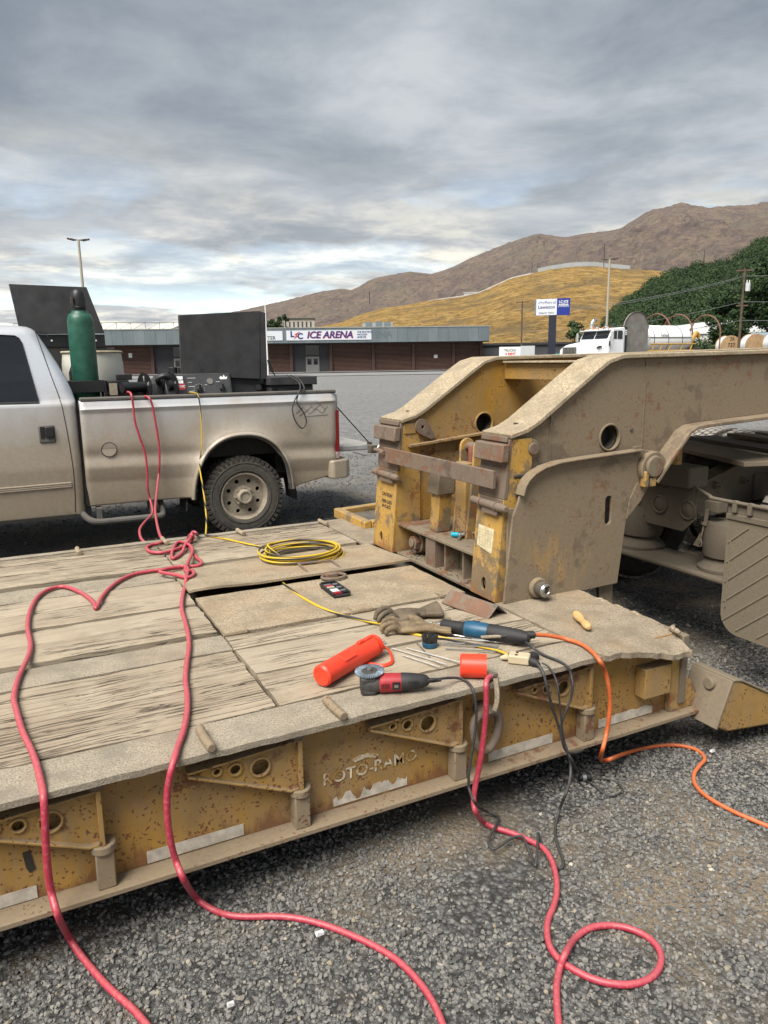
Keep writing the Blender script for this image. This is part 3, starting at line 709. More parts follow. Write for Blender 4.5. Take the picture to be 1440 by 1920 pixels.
# dirt lumps on the ledge
P = []; S = []
for k in range(150):
    P.append((random.uniform(1.97, 2.09), random.choice((random.gauss(3.62, .08), random.uniform(2.96, 3.78), random.gauss(3.02, .05))), HD+.010)); S.append(random.uniform(.003, .011))
st = stones('dirt_lump', np.array([p for p in P if 2.95 < p[1] < 3.78]), np.array([s for p, s in zip(P, S) if 2.95 < p[1] < 3.78]), None, m_dirt); st.parent = gn
for k in ('label', 'category'):
    if k in st: del st[k]
st.data.transform(Matrix.Translation(-gn.location))
# slanted prop and its cap, gusset, lifting clevis with ram
pr = MB().prism([(2.045, .752), (2.125, .752), (2.145, 1.07), (2.065, 1.07)], 'y', 3.445, 3.535).build('prop', m_leg, gn, bevel=.006)
MB().prism([(2.035, .965), (2.15, .965), (2.155, 1.085), (2.045, 1.085)], 'y', 3.43, 3.55).build('prop_cap', m_shelf, pr, bevel=.008)
MB().prism([(3.788, .752), (3.60, .752), (3.77, 1.00), (3.788, 1.00)], 'x', 2.20, 2.215).build('gusset', m_neck, gn)
for y in (3.245, 3.375):
    pts = [(2.10, .752), (2.30, .752), (2.255, 1.12), (2.23, 1.245)]+[(2.19+.045*math.cos(a), 1.235+.045*math.sin(a)) for a in np.linspace(.2, 2.9, 8)]+[(2.14, 1.12)]
    MB().prism(pts, 'y', y-.009, y+.009).build('clevis_plate', m_leg, gn, bevel=.003)
    MB().cyl((2.19, y-.016, 1.235), (2.19, y+.016, 1.235), .022, 14).build('clevis_pin', m_brown, gn, bevel=.003)
MB().tube([(2.19, 3.31, 1.245), (2.19, 3.31, 1.19), (2.185, 3.31, 1.188), (2.17, 3.31, .90)], [.030, .030, .024, .024], 16).build('ram_rod', flat('red_primer', (.28, .075, .055), .6, var=.2, dust=.3), gn)
MB().cyl((2.19, 3.265, 1.238), (2.19, 3.355, 1.238), .024, 16).build('ram_eye', m_rust, gn)
MB().box(2.105, 2.16, 3.26, 3.36, .753, 1.16).build('ram_body', m_neck, gn, bevel=.006)
MB().box(2.16, 2.34, 3.16, 3.20, .753, 1.10).build('inner_plate', m_brown, gn)
# wheel-like drum and hoses in the dark between the beams
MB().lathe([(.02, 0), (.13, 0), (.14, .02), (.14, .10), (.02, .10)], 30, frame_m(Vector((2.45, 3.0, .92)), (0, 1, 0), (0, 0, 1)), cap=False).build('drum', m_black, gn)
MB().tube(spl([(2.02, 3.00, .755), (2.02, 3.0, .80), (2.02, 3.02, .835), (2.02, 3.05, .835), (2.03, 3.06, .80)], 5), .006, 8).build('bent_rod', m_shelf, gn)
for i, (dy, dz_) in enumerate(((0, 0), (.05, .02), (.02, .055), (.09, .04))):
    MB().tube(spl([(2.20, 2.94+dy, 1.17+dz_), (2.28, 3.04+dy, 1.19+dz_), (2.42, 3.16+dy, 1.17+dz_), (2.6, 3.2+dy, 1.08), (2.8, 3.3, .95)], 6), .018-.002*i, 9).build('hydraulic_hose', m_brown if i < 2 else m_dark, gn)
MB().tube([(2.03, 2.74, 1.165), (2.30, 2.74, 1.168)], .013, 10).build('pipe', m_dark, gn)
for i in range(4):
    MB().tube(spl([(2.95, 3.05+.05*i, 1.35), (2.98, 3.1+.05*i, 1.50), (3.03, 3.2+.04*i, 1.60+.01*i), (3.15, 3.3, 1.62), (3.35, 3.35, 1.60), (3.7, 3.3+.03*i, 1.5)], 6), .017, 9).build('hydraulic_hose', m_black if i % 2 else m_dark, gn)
# cross members
cm = MB().box(2.73, 2.86, 2.936, 3.798, 1.575, 1.670).build('cross_member', m_neck, gn, bevel=.004)
MB().box(2.70, 2.90, 2.956, 3.774, 1.672, 1.684).build('cross_cap', m_topdust, cm, bevel=.003)
MB().box(3.30, 3.34, 2.936, 3.798, 1.10, 1.66).build('cross_wall', m_neck, gn)
MB().box(3.36, 4.6, 2.956, 3.774, 1.690, 1.712).build('deck_cover', m_topdust, gn, bevel=.003)
MB().box(2.13, 2.145, 2.947, 3.798, 1.20, 1.33).build('front_tie', m_neck, gn) if False else None
MB().strip([(2.045, 1.212), (2.60, 1.262)], 3.75, 3.799, .012).build('ledge', m_neck, gn)
# far inner details: latch disc, bracket
MB().box(2.02, 2.10, 3.786, 3.7995, 1.275, 1.335).build('latch_arm', m_neck, gn, bevel=.003)
lp = [(2.135+.045*math.cos(a), 1.315+.045*math.sin(a)) for a in np.linspace(.5, 4.2, 14)]+[(2.20, 1.235), (2.225, 1.25)]
MB().prism(lp, 'y', 3.775, 3.7995, [circ(2.14, 1.312, .010, 10)]).build('latch_disc', m_rust, gn, bevel=.004)
# near outer details: latch boss
MB().box(2.03, 2.11, 2.742, 2.7515, 1.245, 1.29).build('latch_arm', m_neck, gn, bevel=.003)
lb = MB().cyl((2.135, 2.735, 1.288), (2.135, 2.7515, 1.288), .044, 26).build('latch_boss', m_cheek, gn, bevel=.004)
MB().cyl((2.135, 2.722, 1.288), (2.135, 2.735, 1.288), .029, 22).build('latch_pin', m_rust, lb, bevel=.004)
# cheek plate on the near side with rolled lip, slot and pivots
arcp = [(2.84+.088*math.cos(a), 1.150+.088*math.sin(a)) for a in np.linspace(1.3, -1.35, 12)]
ck = [(1.965, .572), (2.30, .560), (2.668, .568), (2.705, .90), (2.79, .985)]+arcp[::-1]+[(2.70, 1.245), (2.43, 1.232), (2.25, 1.222), (2.16, 1.205), (2.10, 1.178), (2.055, 1.130), (2.035, 1.05), (2.004, .98)]
slot = [(2.583+.020*math.cos(a), 1.010+.020*math.sin(a)) for a in np.linspace(0, math.pi, 9)]+[(2.583+.020*math.cos(a), .905+.020*math.sin(a)) for a in np.linspace(math.pi, 2*math.pi, 9)]
cp = MB().prism(ck, 'y', 2.700, 2.714, [slot]).build('cheek_plate', m_cheek, gn, bevel=.002)
lip = [(2.035, 1.085), (2.045, 1.125), (2.065, 1.155), (2.10, 1.183), (2.16, 1.209), (2.25, 1.226), (2.43, 1.236), (2.60, 1.243), (2.77, 1.250)]
MB().strip(lip, 2.664, 2.728, .008).build('rolled_lip', m_cheek, cp, bevel=.002)
MB().prism([(2.70, .90), (2.79, .985), (2.84, 1.06), (2.76, 1.08), (2.715, 1.0)], 'y', 2.692, 2.6995).build('pivot_gusset', m_cheek, cp, bevel=.002)
pv = MB().cyl((2.845, 2.668, 1.150), (2.845, 2.6995, 1.150), .085, 32).build('pivot_ring', m_cheek, cp, bevel=.006)
MB().cyl((2.835, 2.648, 1.160), (2.835, 2.668, 1.160), .056, 26).build('pivot_pin', m_brown, pv, bevel=.008)
MB().box(2.775, 2.800, 2.655, 2.690, 1.06, 1.14).build('keeper', m_leg, pv, bevel=.004); MB().box(2.812, 2.850, 2.655, 2.667, 1.060, 1.105).build('keeper', m_leg, pv, bevel=.004)
MB().box(2.74, 2.79, 2.70, 2.72, 1.248, 1.262).build('lip_stop', m_brown, cp)
bb = MB().cyl((2.150, 2.672, .628), (2.150, 2.6995, .628), .050, 26).build('base_boss', m_cheek, cp, bevel=.008)
MB().cyl((2.150, 2.632, .628), (2.150, 2.672, .628), .037, 20).build('base_pin', m_dark, bb, bevel=.006)
for i in range(3): MB().tube([(2.150+.03*math.cos(a)*(1-i*.2), 2.628-i*.003, .628+.03*math.sin(a)*(1-i*.2)) for a in np.linspace(.3+i, 5+i, 10)], .004, 6).build('pin_scar', m_steel, bb)
MB().prism([(2.58, .569), (2.60, .42), (2.675, .42), (2.678, .569)], 'y', 2.74, 2.762).build('lower_tab', m_cheek, cp)
MB().box(2.58, 2.678, 2.762, 2.95, .42, .434).build('lower_tab', m_cheek, cp)
MB().box(1.99, 2.50, 2.7145, 2.728, .565, 1.02).build('cheek_backing', m_cheek, cp)
MB().box(2.15, 2.82, 2.90, 2.912, .60, 1.058).build('slot_shade_panel', m_dark, gn)  # dark panel added behind the cheek slot so it shows as shade
MB().prism([(2.02, .575), (2.66, .575), (2.69, .9), (2.80, 1.06), (2.14, 1.06), (2.14, .575)][0:5], 'y', 3.81, 3.825).build('far_cheek', m_neck, gn)

# ------------------------------------------------------------------ tractor (only its tail end is in the picture)
m_mud = worn('tractor_mud', (.105, .086, .063), dustc=(.135, .112, .082), spots=.1, rustamt=.1, dust=.9, topdust=.95, seed=11, rust=(.10, .075, .055))
m_mudflap = worn('muddy_rubber_flap', (.145, .122, .086), dustc=(.165, .138, .098), spots=.05, rustamt=.05, dust=.9, topdust=.6, seed=12, rust=(.12, .10, .07), rough=.8)
m_mudbag = worn('muddy_air_bag', (.10, .083, .06), dustc=(.125, .104, .077), spots=.0, rustamt=.05, dust=.8, topdust=.8, seed=13, rough=.75)
tr = thing('tractor_chassis', 'mud brown tractor rear frame with air bags under the gooseneck', 'tractor', (4.3, 3.43, 0))
for y in (3.0, 3.86):
    pts = [(3.54, .79), (6.8, .79), (6.8, 1.085), (3.90, 1.075), (3.54, .975)]
    rl = MB().prism(pts, 'y', y-.012, y).build('frame_rail', m_mud, tr)
    MB().strip([(3.52, .975), (3.54, .98), (3.90, 1.08), (6.8, 1.09)], y-.055, y+.06, .012).build('rail_flange', m_mud, rl, bevel=.003)
    MB().box(3.54, 6.8, y-.05, y+.05, .776, .789).build('rail_flange', m_mud, rl)
    for x, z in ((3.68, .945), (3.92, .955), (3.66, .83), (4.3, .9)):
        q = MB().tube([(x, y-.012, z), (x, y-.045, z)], [.022, .014], 10).tube([(x, y-.045, z), (x, y-.07, z)], .008, 8); q.build('bolt', m_mud, rl)
    MB().box(4.02, 4.2, y-.03, y-.0125, .82, .985).build('rail_bracket', m_mud, rl, bevel=.004)
pl = [(2.90, .95), (3.98, .95), (3.98, .78), (3.88, .695), (2.985, .690), (2.90, .775)]
xp = MB().prism(pl, 'x', 3.44, 3.452).build('crossmember_plate', m_mud, tr, bevel=.002)
MB().box(3.40, 3.56, 2.93, 3.95, .951, 1.075).build('crossmember', m_mud, xp, bevel=.01)
for y in (2.955, 3.165, 3.375, 3.6): 
    MB().tube([(3.436, y+.052*math.cos(a), .825+.052*math.sin(a)) for a in np.linspace(0, 2*math.pi, 26, endpoint=False)], .008, 8, closed=True).build('pressed_ring', m_mud, xp)
    MB().lathe([(.0, .012), (.035, .010), (.048, 0)], 22, frame_m(Vector((3.439, y, .825)), (0, -1, 0), (0, 0, 1)), cap=False).build('pressed_dome', m_mud, xp)
for k in range(5): MB().cyl((3.43, 3.12+.03*k, .935), (3.44, 3.12+.03*k, .935), .006, 8).build('bolt', m_mud, xp)
MB().tube([(3.43, 3.29, .735), (3.44, 3.29, .735)], .012, 8).build('bolt', m_mud, xp)
for y in (2.74, 3.36+.02, 4.12):
    prof = [(.06, .79), (.115, .785), (.13, .75), (.135, .66), (.125, .595), (.10, .585), (.105, .575), (.135, .54), (.15, .53), (.15, .515), (.06, .51)]
    MB().lathe(prof, 28, Matrix.Translation((3.52, y, 0))).build('air_bag', m_mudbag, tr)
cb = MB().box(3.34, 3.62, 2.50, 4.4, .49, .512).build('suspension_beam', m_mud, tr, bevel=.004)
MB().cyl((3.335, 2.45, .50), (3.335, 4.4, .50), .018, 10).build('beam_edge', m_mud, cb)
for y in (2.9, 3.2, 3.5): MB().cyl((3.37, y, .46), (3.37, y, .49), .012, 8).build('beam_bolt', m_mud, cb)
# wheels: dual tyres, far side both axles, near side behind the flap
m_tyre_dusty = flat('dusty_tread_rubber', (.20, .185, .165), .9, var=.25, scale=30, dust=.5, dustc=(.36, .33, .29))
m_tyre = flat('tyre_rubber', (.022, .021, .020), .8, var=.3, scale=25, dust=.3, dustc=(.11, .092, .07))
def big_wheel():
    prof = [(.30, -.12), (.33, -.145), (.44, -.15), (.485, -.135), (.50, -.115), (.505, 0), (.50, .115), (.485, .135), (.44, .15), (.33, .145), (.30, .12)]
    mrot = Matrix.Rotation(R(-90), 4, 'X')
    ty = MB().lathe(prof, 56, mrot, cap=False).build('tyre', m_tyre, None, local=True)
    tb = MB()
    for k in range(56):
        a = 2*math.pi*k/56
        for j, (y0, y1) in enumerate(((-.125, -.075), (-.062, -.014), (.0, .048), (.062, .118))):
            a0 = a+(j % 2)*.05; m = Matrix.Rotation(-a0, 4, 'Y')
            tb.box(-.021, .021, y0, y1, .50, .516, m)
    t2 = tb.build('tread', m_tyre_dusty, ty, local=True); t2['kind'] = 'stuff'
    MB().lathe([(.05, -.02), (.12, -.05), (.20, -.06), (.26, -.02), (.30, -.10), (.30, .10), (.05, .10)], 32, mrot, cap=False).build('rim', m_mud, ty, local=True)
    return ty
w0 = big_wheel(); first = True
for x in (4.27, 5.58):
    for y in (2.34, 2.66, 4.20, 4.53):
        wv = w0 if first else copy_tree(w0); first = False
        wv.parent = tr; wv.scale = (1.045, 1, 1.045); wv.location = Vector((x, y, .538))-tr.location; wv.rotation_euler = (0, random.uniform(0, 6), 0)
# boards and plates lying on the frame
for (cx, cy_, ln_, wd_, z, rz, mat) in ((3.93, 3.22, 1.15, .30, 1.092, -.35, m_brown), (4.36, 3.30, 1.05, .22, 1.098, -.28, m_mud), (4.58, 3.22, .95, .16, 1.102, -.40, m_brown), (4.50, 3.15, .90, .14, 1.130, -.22, m_brown), (4.66, 3.2, .8, .12, 1.132, -.5, m_mud)):
    q = MB().box(-wd_/2, wd_/2, -ln_/2, ln_/2, z, z+.026, Matrix.Translation((cx, cy_, 0)) @ Matrix.Rotation(rz, 4, 'Z')).build('board', mat, tr, bevel=.003); rough_edges(q, .004, 12, 6)
MB().cyl((4.0, 3.2, 1.02), (4.0, 3.45, 1.02), .06, 16).build('air_tank', m_dark, tr, bevel=.01)
# mudflap and its hanger
fx = 3.20
def rr(y0, y1, z0, z1, r):
    pts = [(y1, z1), (y0, z1)]
    pts += [(y0+r-r*math.cos(a), z0+r-r*math.sin(a)) for a in np.linspace(0, math.pi/2, 9)]
    pts += [(y1-r+r*math.sin(a), z0+r-r*math.cos(a)) for a in np.linspace(0, math.pi/2, 9)]
    return pts
mf = MB().prism(rr(1.88, 2.500, .285, .915, .11), 'x', fx, fx+.012).build('mud_flap', m_mudflap, tr, bevel=.003)
MB().box(fx-.008, fx, 1.88, 2.507, .885, .915).build('flap_clamp', m_mud, mf, bevel=.003)
MB().box(fx+.001, fx+.011, 1.88, 2.503, .916, .968).build('flap_top', m_mud, mf)
for i in range(12):
    for sgn, ya, yb in ((1, 2.485, 2.20), (-1, 1.90, 2.185)):
        z = .33+i*.105; p0 = Vector((fx-.0005, ya, z-.30)); p1 = Vector((fx-.0005, yb, z-.05))
        d = p1-p0
        lo = max(0, (.315-p0.z)/d.z); hi = min(1, (.86-p0.z)/d.z)
        if hi-lo > .15: MB().tube([p0+d*lo, p0+d*hi], .006, 6, flat=.6).build('flap_rib', m_mudflap, mf)
for y in (2.492, 1.89): MB().tube([(fx-.0005, y-.02 if y > 2 else y+.02, .42), (fx-.0005, y-.02 if y > 2 else y+.02, .87)], .005, 6).build('flap_rib', m_mudflap, mf)
MB().tube(spl([(3.50, 2.98, .955), (fx+.05, 2.66, .972), (fx-.006, 2.58, .975), (fx-.006, 2.3, .975), (fx-.006, 1.85, .975)], 5), .010, 8).build('hanger_bar', m_mud, mf)
for y in (2.455, 2.37, 2.1): MB().box(fx-.018, fx+.006, y-.012, y+.012, .925, .985).build('hanger_clip', m_mud, mf, bevel=.002)
MB().box(3.42, 3.50, 2.74, 2.83, .845, .905).build('hanger_bracket', m_mud, tr, bevel=.003)
lamp = MB().tube([(3.41, 2.80, .86), (3.405, 2.80, .79), (3.40, 2.805, .77)], [.012, .012, .018], 8).build('hook', m_mud, tr)
for k in range(3): MB().tube(spl([(3.40, 2.80+.006*k, .77), (3.39, 2.81, .70), (3.385, 2.80+.02*k, .655), (3.385, 2.83+.01*k, .65), (3.39, 2.815, .72)], 5), .004, 6).build('rope', m_mudflap, tr)
# ------------------------------------------------------------------ pickup truck, parked parallel to the deck
t = NT('pewter_truck_paint')
gz = t.n.new('ShaderNodeSeparateXYZ'); t.l.new(t.co, gz.inputs[0])
# road film: thick and tan low on the body, thin under the rails, none on the cab top
nz = t.math('ADD', gz.outputs[2], t.math('MULTIPLY', t.math('SUBTRACT', t.noise(2.5, 7, .6, t.mapping((1, 1, .5))), .5), .7))
film = t.ramp(t.math('MULTIPLY', nz, .5), [(.27, .97), (.52, .88), (.62, .64), (.69, .34), (.77, .08), (.95, .02)])
film = t.math('MULTIPLY', film, t.ramp(t.noise(28, 6, .7), [(.25, .86), (.6, 1.0)]))
film = t.math('MAXIMUM', film, t.math('MULTIPLY', t.ramp(t.up(), [(.3, 0.0), (.9, 1.0)]), .25))
col = t.mix(film, (.66, .70, .76), (.30, .238, .160))
t.set('Base Color', col).set('Metallic', t.math('MULTIPLY', t.math('SUBTRACT', 1.0, film), .45)).set('Roughness', t.math('ADD', t.math('MULTIPLY', film, .26), .24))
t.set('Coat Weight', t.math('MULTIPLY', t.math('SUBTRACT', 1.0, film), .6)).set('Coat Roughness', .12)
t.bump(t.noise(60, 5, .6), .06, .003)
m_truck = t.m
m_trim = flat('grey_plastic_trim', (.07, .07, .072), .6, var=.2, dust=.35, dustc=(.20, .17, .13))
m_glass = flat('tinted_glass', (.008, .010, .013), .06, var=.1, spec=.7)
m_tail = flat('red_lamp_lens', (.30, .012, .02), .15, var=.15, scale=30)
m_chassis = flat('underbody_black', (.018, .016, .014), .85, var=.4, dust=.2, dustc=(.07, .06, .045))
m_alloy = flat('dusty_alloy_rim', (.34, .295, .23), .6, metal=.1, var=.2, scale=30, dust=.45, dustc=(.32, .27, .20))
tk = thing('pickup_truck', 'dusty pewter pickup truck with a tailgate down and tools in its bed', 'pickup truck', (1.2, 8.0, 0))
WX, WZ = 1.955, .40
YN, YF = 7.0, 9.03
def arch_d(x, z):
    dx = (x-WX)/.505; dzv = (z-.36)/.665
    if z < .36: dzv = 0
    return (abs(dx)**2.3+abs(dzv)**2.3)**(1/2.3)
def bodyside(x, z):
    """how far the panel stands in from the widest line"""
    y = YN+.012
    if z > 1.30: y += .05*((z-1.30)/.085)**2*.5
    if z > 1.18: y -= .016*math.exp(-((z-1.305)/.016)**2)
    # lower crease: panel tucks in towards the sill
    c = .80-.03*(x-.5)
    if z < c: y += .055*min(1, (c-z)/.14)**1.2*.5+.05*((c-z)/.45)**2
    else: y += .018*math.exp(-((z-c-.09)/.06)**2)
    a = arch_d(x, z)
    fl = math.exp(-max(0, a-1)/.13)
    y -= .060*fl*(1 if z > .3 else 0)
    if x > 2.90: y += .09*((x-2.90)/.10)**2
    if x < .56: y += .025*((.56-x)/.05)**2
    return y
def side_panel(name, x0, x1, zlo, zhi, ycut, parent, mat, nx_, nz_, arch=True, mirror=False, fn=bodyside):
    V = []; idx = {}
    for j in range(nz_+1):
        for i in range(nx_+1):
            x = x0+(x1-x0)*i/nx_; zl = zlo(x); zh = zhi(x); z = zl+(zh-zl)*j/nz_
            if arch:
                a = arch_d(x, z)
                if .94 < a < 1.05:          # snap to the arch line
                    cx, cz = WX, min(z, .36); k = 1/a; x = cx+(x-cx)*k; z = cz+(z-cz)*k if z > .36 else z
            V.append((x, z))
    mb = MB()
    for x, z in V:
        y = fn(x, z); mb.v.append((x, y if not mirror else YF+YN-y, z))
    W = nx_+1
    for j in range(nz_):
        for i in range(nx_):
            q = [j*W+i, j*W+i+1, (j+1)*W+i+1, (j+1)*W+i]
            if arch and sum(arch_d(*V[k]) < .985 for k in q) >= 1: continue
            mb.f.append(tuple(q))
    o = mb.build(name, mat, parent, smooth=50)
    s = o.modifiers.new('solid', 'SOLIDIFY'); s.thickness = .006; s.offset = 0
    return o
def zlo(x): return .435 if x < 1.9 else .435+.10*min(1, (x-2.40)/.5) if x > 2.40 else .435
bed = side_panel('bed_side', .520, 3.0, zlo, lambda x: 1.385, None, tk, m_truck, 150, 62)
side_panel('bed_side', .520, 3.0, zlo, lambda x: 1.385, None, tk, m_truck, 60, 26, mirror=True)
lipp = [(WX+.505*math.copysign(abs(math.cos(a))**(2/2.3), math.cos(a)), .36+.665*abs(math.sin(a))**(2/2.3)) for a in np.linspace(0, math.pi, 40)]
lipp = [(2.455, .50)]+[p for p in lipp if p[1] > .40]+[(1.452, .42)]
MB().tube([(x, bodyside(x, z)-.006, z) for x, z in lipp], .020, 8, flat=.55).build('arch_lip', m_truck, bed)
MB().tube([(x, bodyside(x, z)+.03, z) for x, z in [(WX+(x-WX)*.965, z-.018 if z > .8 else z) for x, z in lipp]], .022, 8).build('arch_seal', m_trim, bed)
# fuel door as a round seam
MB().tube([(.735+.066*math.cos(a), bodyside(.735+.066*math.cos(a), .945+.066*math.sin(a))-.002, .945+.066*math.sin(a)) for a in np.linspace(0, 2*math.pi, 36, endpoint=False)], .0045, 6, closed=True).build('fuel_door_seam', m_trim, bed)
MB().lathe([(0, .0), (.060, 0), (.062, -.003)], 36, frame_m(Vector((.735, bodyside(.735, .945)-.004, .945)), (1, 0, 0), (0, .045, 1)), cap=False).build('fuel_door', m_truck, bed)
# off-road badge: pressed outline strokes
m_badge = flat('faded_decal', (.14, .12, .095), .7, var=.2)
for st in ([(2.52, 1.19), (2.60, 1.25), (2.63, 1.21), (2.69, 1.26), (2.71, 1.22), (2.78, 1.27), (2.83, 1.22)], [(2.55, 1.165), (2.64, 1.215), (2.66, 1.18), (2.74, 1.23), (2.80, 1.18), (2.86, 1.25)], [(2.62, 1.155), (2.86, 1.165)]):
    MB().tube([(x, bodyside(x, z)-.003, z) for x, z in st], .0035, 5).build('decal_stroke', m_badge, bed)
MB().box(.53, 2.965, 7.022, 7.125, 1.378, 1.412).build('bed_rail', m_trim, tk, bevel=.010); MB().box(.53, 2.965, 8.905, 9.008, 1.378, 1.412).build('bed_rail', m_trim, tk, bevel=.010)
MB().box(.54, 2.94, 7.10, 7.115, .80, 1.378).box(.54, 2.94, 8.915, 8.93, .80, 1.378).box(.54, .56, 7.115, 8.915, .80, 1.378).box(.5605, 2.94, 7.115, 8.915, .80, .82).build('bed_liner', m_chassis, tk)
# rear: corner post, lamp, bumper end, lowered tailgate with strap
MB().prism([(2.950, 7.034), (2.985, 7.042), (3.008, 7.062), (3.014, 7.10), (3.014, 7.13), (2.950, 7.13)], 'z', .775, 1.205).build('tail_lamp', m_tail, tk, bevel=.012, seg=3)
MB().box(2.94, 3.0, 7.07, 7.13, 1.206, 1.378).build('corner_post', m_truck, tk, bevel=.012); MB().box(2.94, 3.0, 8.9, 8.97, .70, 1.378).build('corner_post', m_truck, tk, bevel=.012)
MB().prism([(2.952, 7.036), (2.985, 7.044), (3.006, 7.064), (3.012, 7.10), (3.012, 7.13), (2.952, 7.13)], 'z', .70, .774).build('reverse_lamp', flat('pink_white_lens', (.5, .36, .34), .2), tk, bevel=.008)
bp = MB().prism([(2.86, 7.02), (2.90, 6.975), (3.06, 7.0), (3.12, 7.08), (3.14, 8.0), (3.12, 8.95), (3.06, 9.03), (2.90, 9.05), (2.86, 9.0)], 'z', .50, .69).build('rear_bumper', m_truck, tk, bevel=.02, seg=3)
tg = MB().box(3.02, 3.46, 7.16, 8.87, .755, .815).build('tailgate', flat('scuffed_tailgate_skin', (.30, .31, .32), .5, var=.25, scale=8, dust=.3), tk, bevel=.012)
MB().tube([(3.0, 7.14, 1.25), (3.40, 7.155, .82)], .006, 6).build('tailgate_strap', m_chassis, tg); MB().tube([(3.0, 8.89, 1.25), (3.40, 8.875, .82)], .006, 6).build('tailgate_strap', m_chassis, tg)
MB().cyl((3.40, 7.14, .82), (3.40, 7.19, .82), .022, 10).build('strap_bolt', m_dark, tg)
MB().tube(spl([(3.2, 7.15, .74), (3.35, 7.14, .70), (3.42, 7.15, .73), (3.50, 7.16, .78), (3.53, 7.16, .83)], 5), .006, 6).build('safety_chain', m_steel, tg)
# cab: rings of rounded rectangles stacked upwards
def xr(z): return .500 if z < 1.39 else .500-.26*((z-1.39)/.60)**1.35
def yin(z): return 0.0+(.045*((.80-z)/.43) if z < .80 else 0)+(0 if z < 1.36 else .030*min(1, (z-1.36)/.05)+.17*((z-1.40)/.60)**1.3 if z > 1.40 else .030*(z-1.36)/.04)
def cab_ring(z, shrink=0):
    yi = yin(z)+shrink; x1 = xr(z)-shrink; x0 = -1.55 if z < 1.39 else -1.55+.85*((z-1.39)/.63)
    x0 += shrink; r = .07 if z < 1.4 else .10; out = []
    y0, y1 = YN+.008+yi, YF-.008-yi
    for cx, cy, a0 in ((x1-r, y1-r, 0), (x0+r, y1-r, 90), (x0+r, y0+r, 180), (x1-r, y0+r, 270)):
        for k in range(7): a = R(a0+k*15); out.append((cx+r*math.cos(a), cy+r*math.sin(a), z))
    return out
mb = MB(); zs = [.38, .42, .50, .60, .68, .74, .78, .80, .83, .9, 1.0, 1.1, 1.2, 1.30, 1.34, 1.36, 1.375, 1.39, 1.41, 1.48, 1.56, 1.64, 1.72, 1.80, 1.88, 1.95, 1.985]
rings = [cab_ring(z) for z in zs]
for z, s in ((2.01, .025), (2.028, .06), (2.040, .13), (2.046, .3)): rr_ = cab_ring(1.985, s); rings.append([(p[0], p[1], z) for p in rr_])
n = len(rings[0])
for r_ in rings: mb.v += r_
for i in range(len(rings)-1):
    for k in range(n): l = (k+1) % n; mb.f.append((i*n+k, i*n+l, (i+1)*n+l, (i+1)*n+k))
mb.f.append(tuple((len(rings)-1)*n+k for k in range(n))); mb.f.append(tuple(reversed(range(n))))
cab = mb.build('cab', m_truck, tk, smooth=45)
def cy(x, z, out=.004): return YN+.008+yin(z)-out
def on_cab(pts, out): return [(x, cy(x, z, out), z) for x, z in pts]
# side window: dark glass with black gasket
wp = [(.202, 1.385), (-.95, 1.395), (-.55, 1.93), (-.10, 1.955), (.075, 1.945), (.105, 1.925), (.125, 1.88)]
def panel(pts, out, name, mat, par):
    mb = MB(); q = spl([(p[0], 0, p[1]) for p in pts], 1, True); tri = tessellate_polygon([[Vector((p[0], p[1], 0)) for p in pts]])
    # split finely so the sheet follows the curved door
    bm = bmesh.new(); vs = [bm.verts.new((p[0], 0, p[1])) for p in pts]
    for tr_ in tri: bm.faces.new([vs[i] for i in tr_])
    bmesh.ops.subdivide_edges(bm, edges=bm.edges[:], cuts=6, use_grid_fill=True); bmesh.ops.triangulate(bm, faces=bm.faces[:])
    bm.verts.index_update()
    mb.v = [(v.co.x, cy(v.co.x, v.co.z, out), v.co.z) for v in bm.verts]; mb.f = [tuple(v.index for v in f.verts) for f in bm.faces]; bm.free()
    return mb.build(name, mat, par)
panel(wp, .006, 'side_window', m_glass, cab)
gp = spl([(p[0], 0, p[1]) for p in wp], 2, False); gk = []
for a, b in zip(wp, wp[1:]+wp[:1]):
    for k in range(8): gk.append((a[0]+(b[0]-a[0])*k/8, a[1]+(b[1]-a[1])*k/8))
MB().tube(on_cab(gk, .004), .011, 6, closed=True, flat=.5).build('window_gasket', m_black, cab)
seam = [(.235, 2.0), (.25, 1.93), (.32, 1.62), (.372, 1.40), (.395, 1.2), (.41, 1.0), (.42, .80), (.418, .60), (.405, .40)]
MB().tube([(p.x, cy(p.x, p.z, .0005), p.z) for p in spl([(x, 0, z) for x, z in seam], 5)], .0035, 6).build('door_seam', m_black, cab)
MB().tube([(p.x, cy(p.x, p.z, .0), p.z) for p in spl([(.24, 0, 1.99), (.30, 0, 1.98), (.335, 0, 1.94)], 5)], .0035, 6).build('door_seam', m_black, cab)
hd_ = MB().box(.175, .305, cy(.2, 1.1, .012), cy(.2, 1.1, -.02), 1.035, 1.19).build('door_handle', m_trim, cab, bevel=.012)
MB().box(.225, .296, cy(.2, 1.1, .030), cy(.2, 1.1, .013), 1.085, 1.178).build('handle_paddle', m_black, hd_, bevel=.008)
MB().box(.188, .222, cy(.2, 1.1, .014), cy(.2, 1.1, .011), 1.075, 1.178).build('handle_recess', m_black, hd_)
for z in (.672, .655, .640): MB().tube([(-1.5, cy(0, z, .004), z-.012), (.30, cy(0, z, .006), z), (.395, cy(0, z, .003), z)], .008, 7).build('door_moulding', m_truck, cab)
MB().box(.500, .528, 7.06, 8.97, .45, 1.36).build('cab_gap', m_black, tk)
MB().box(.46, .545, 7.09, 8.9, .35, .46).build('cab_mount', m_black, tk)
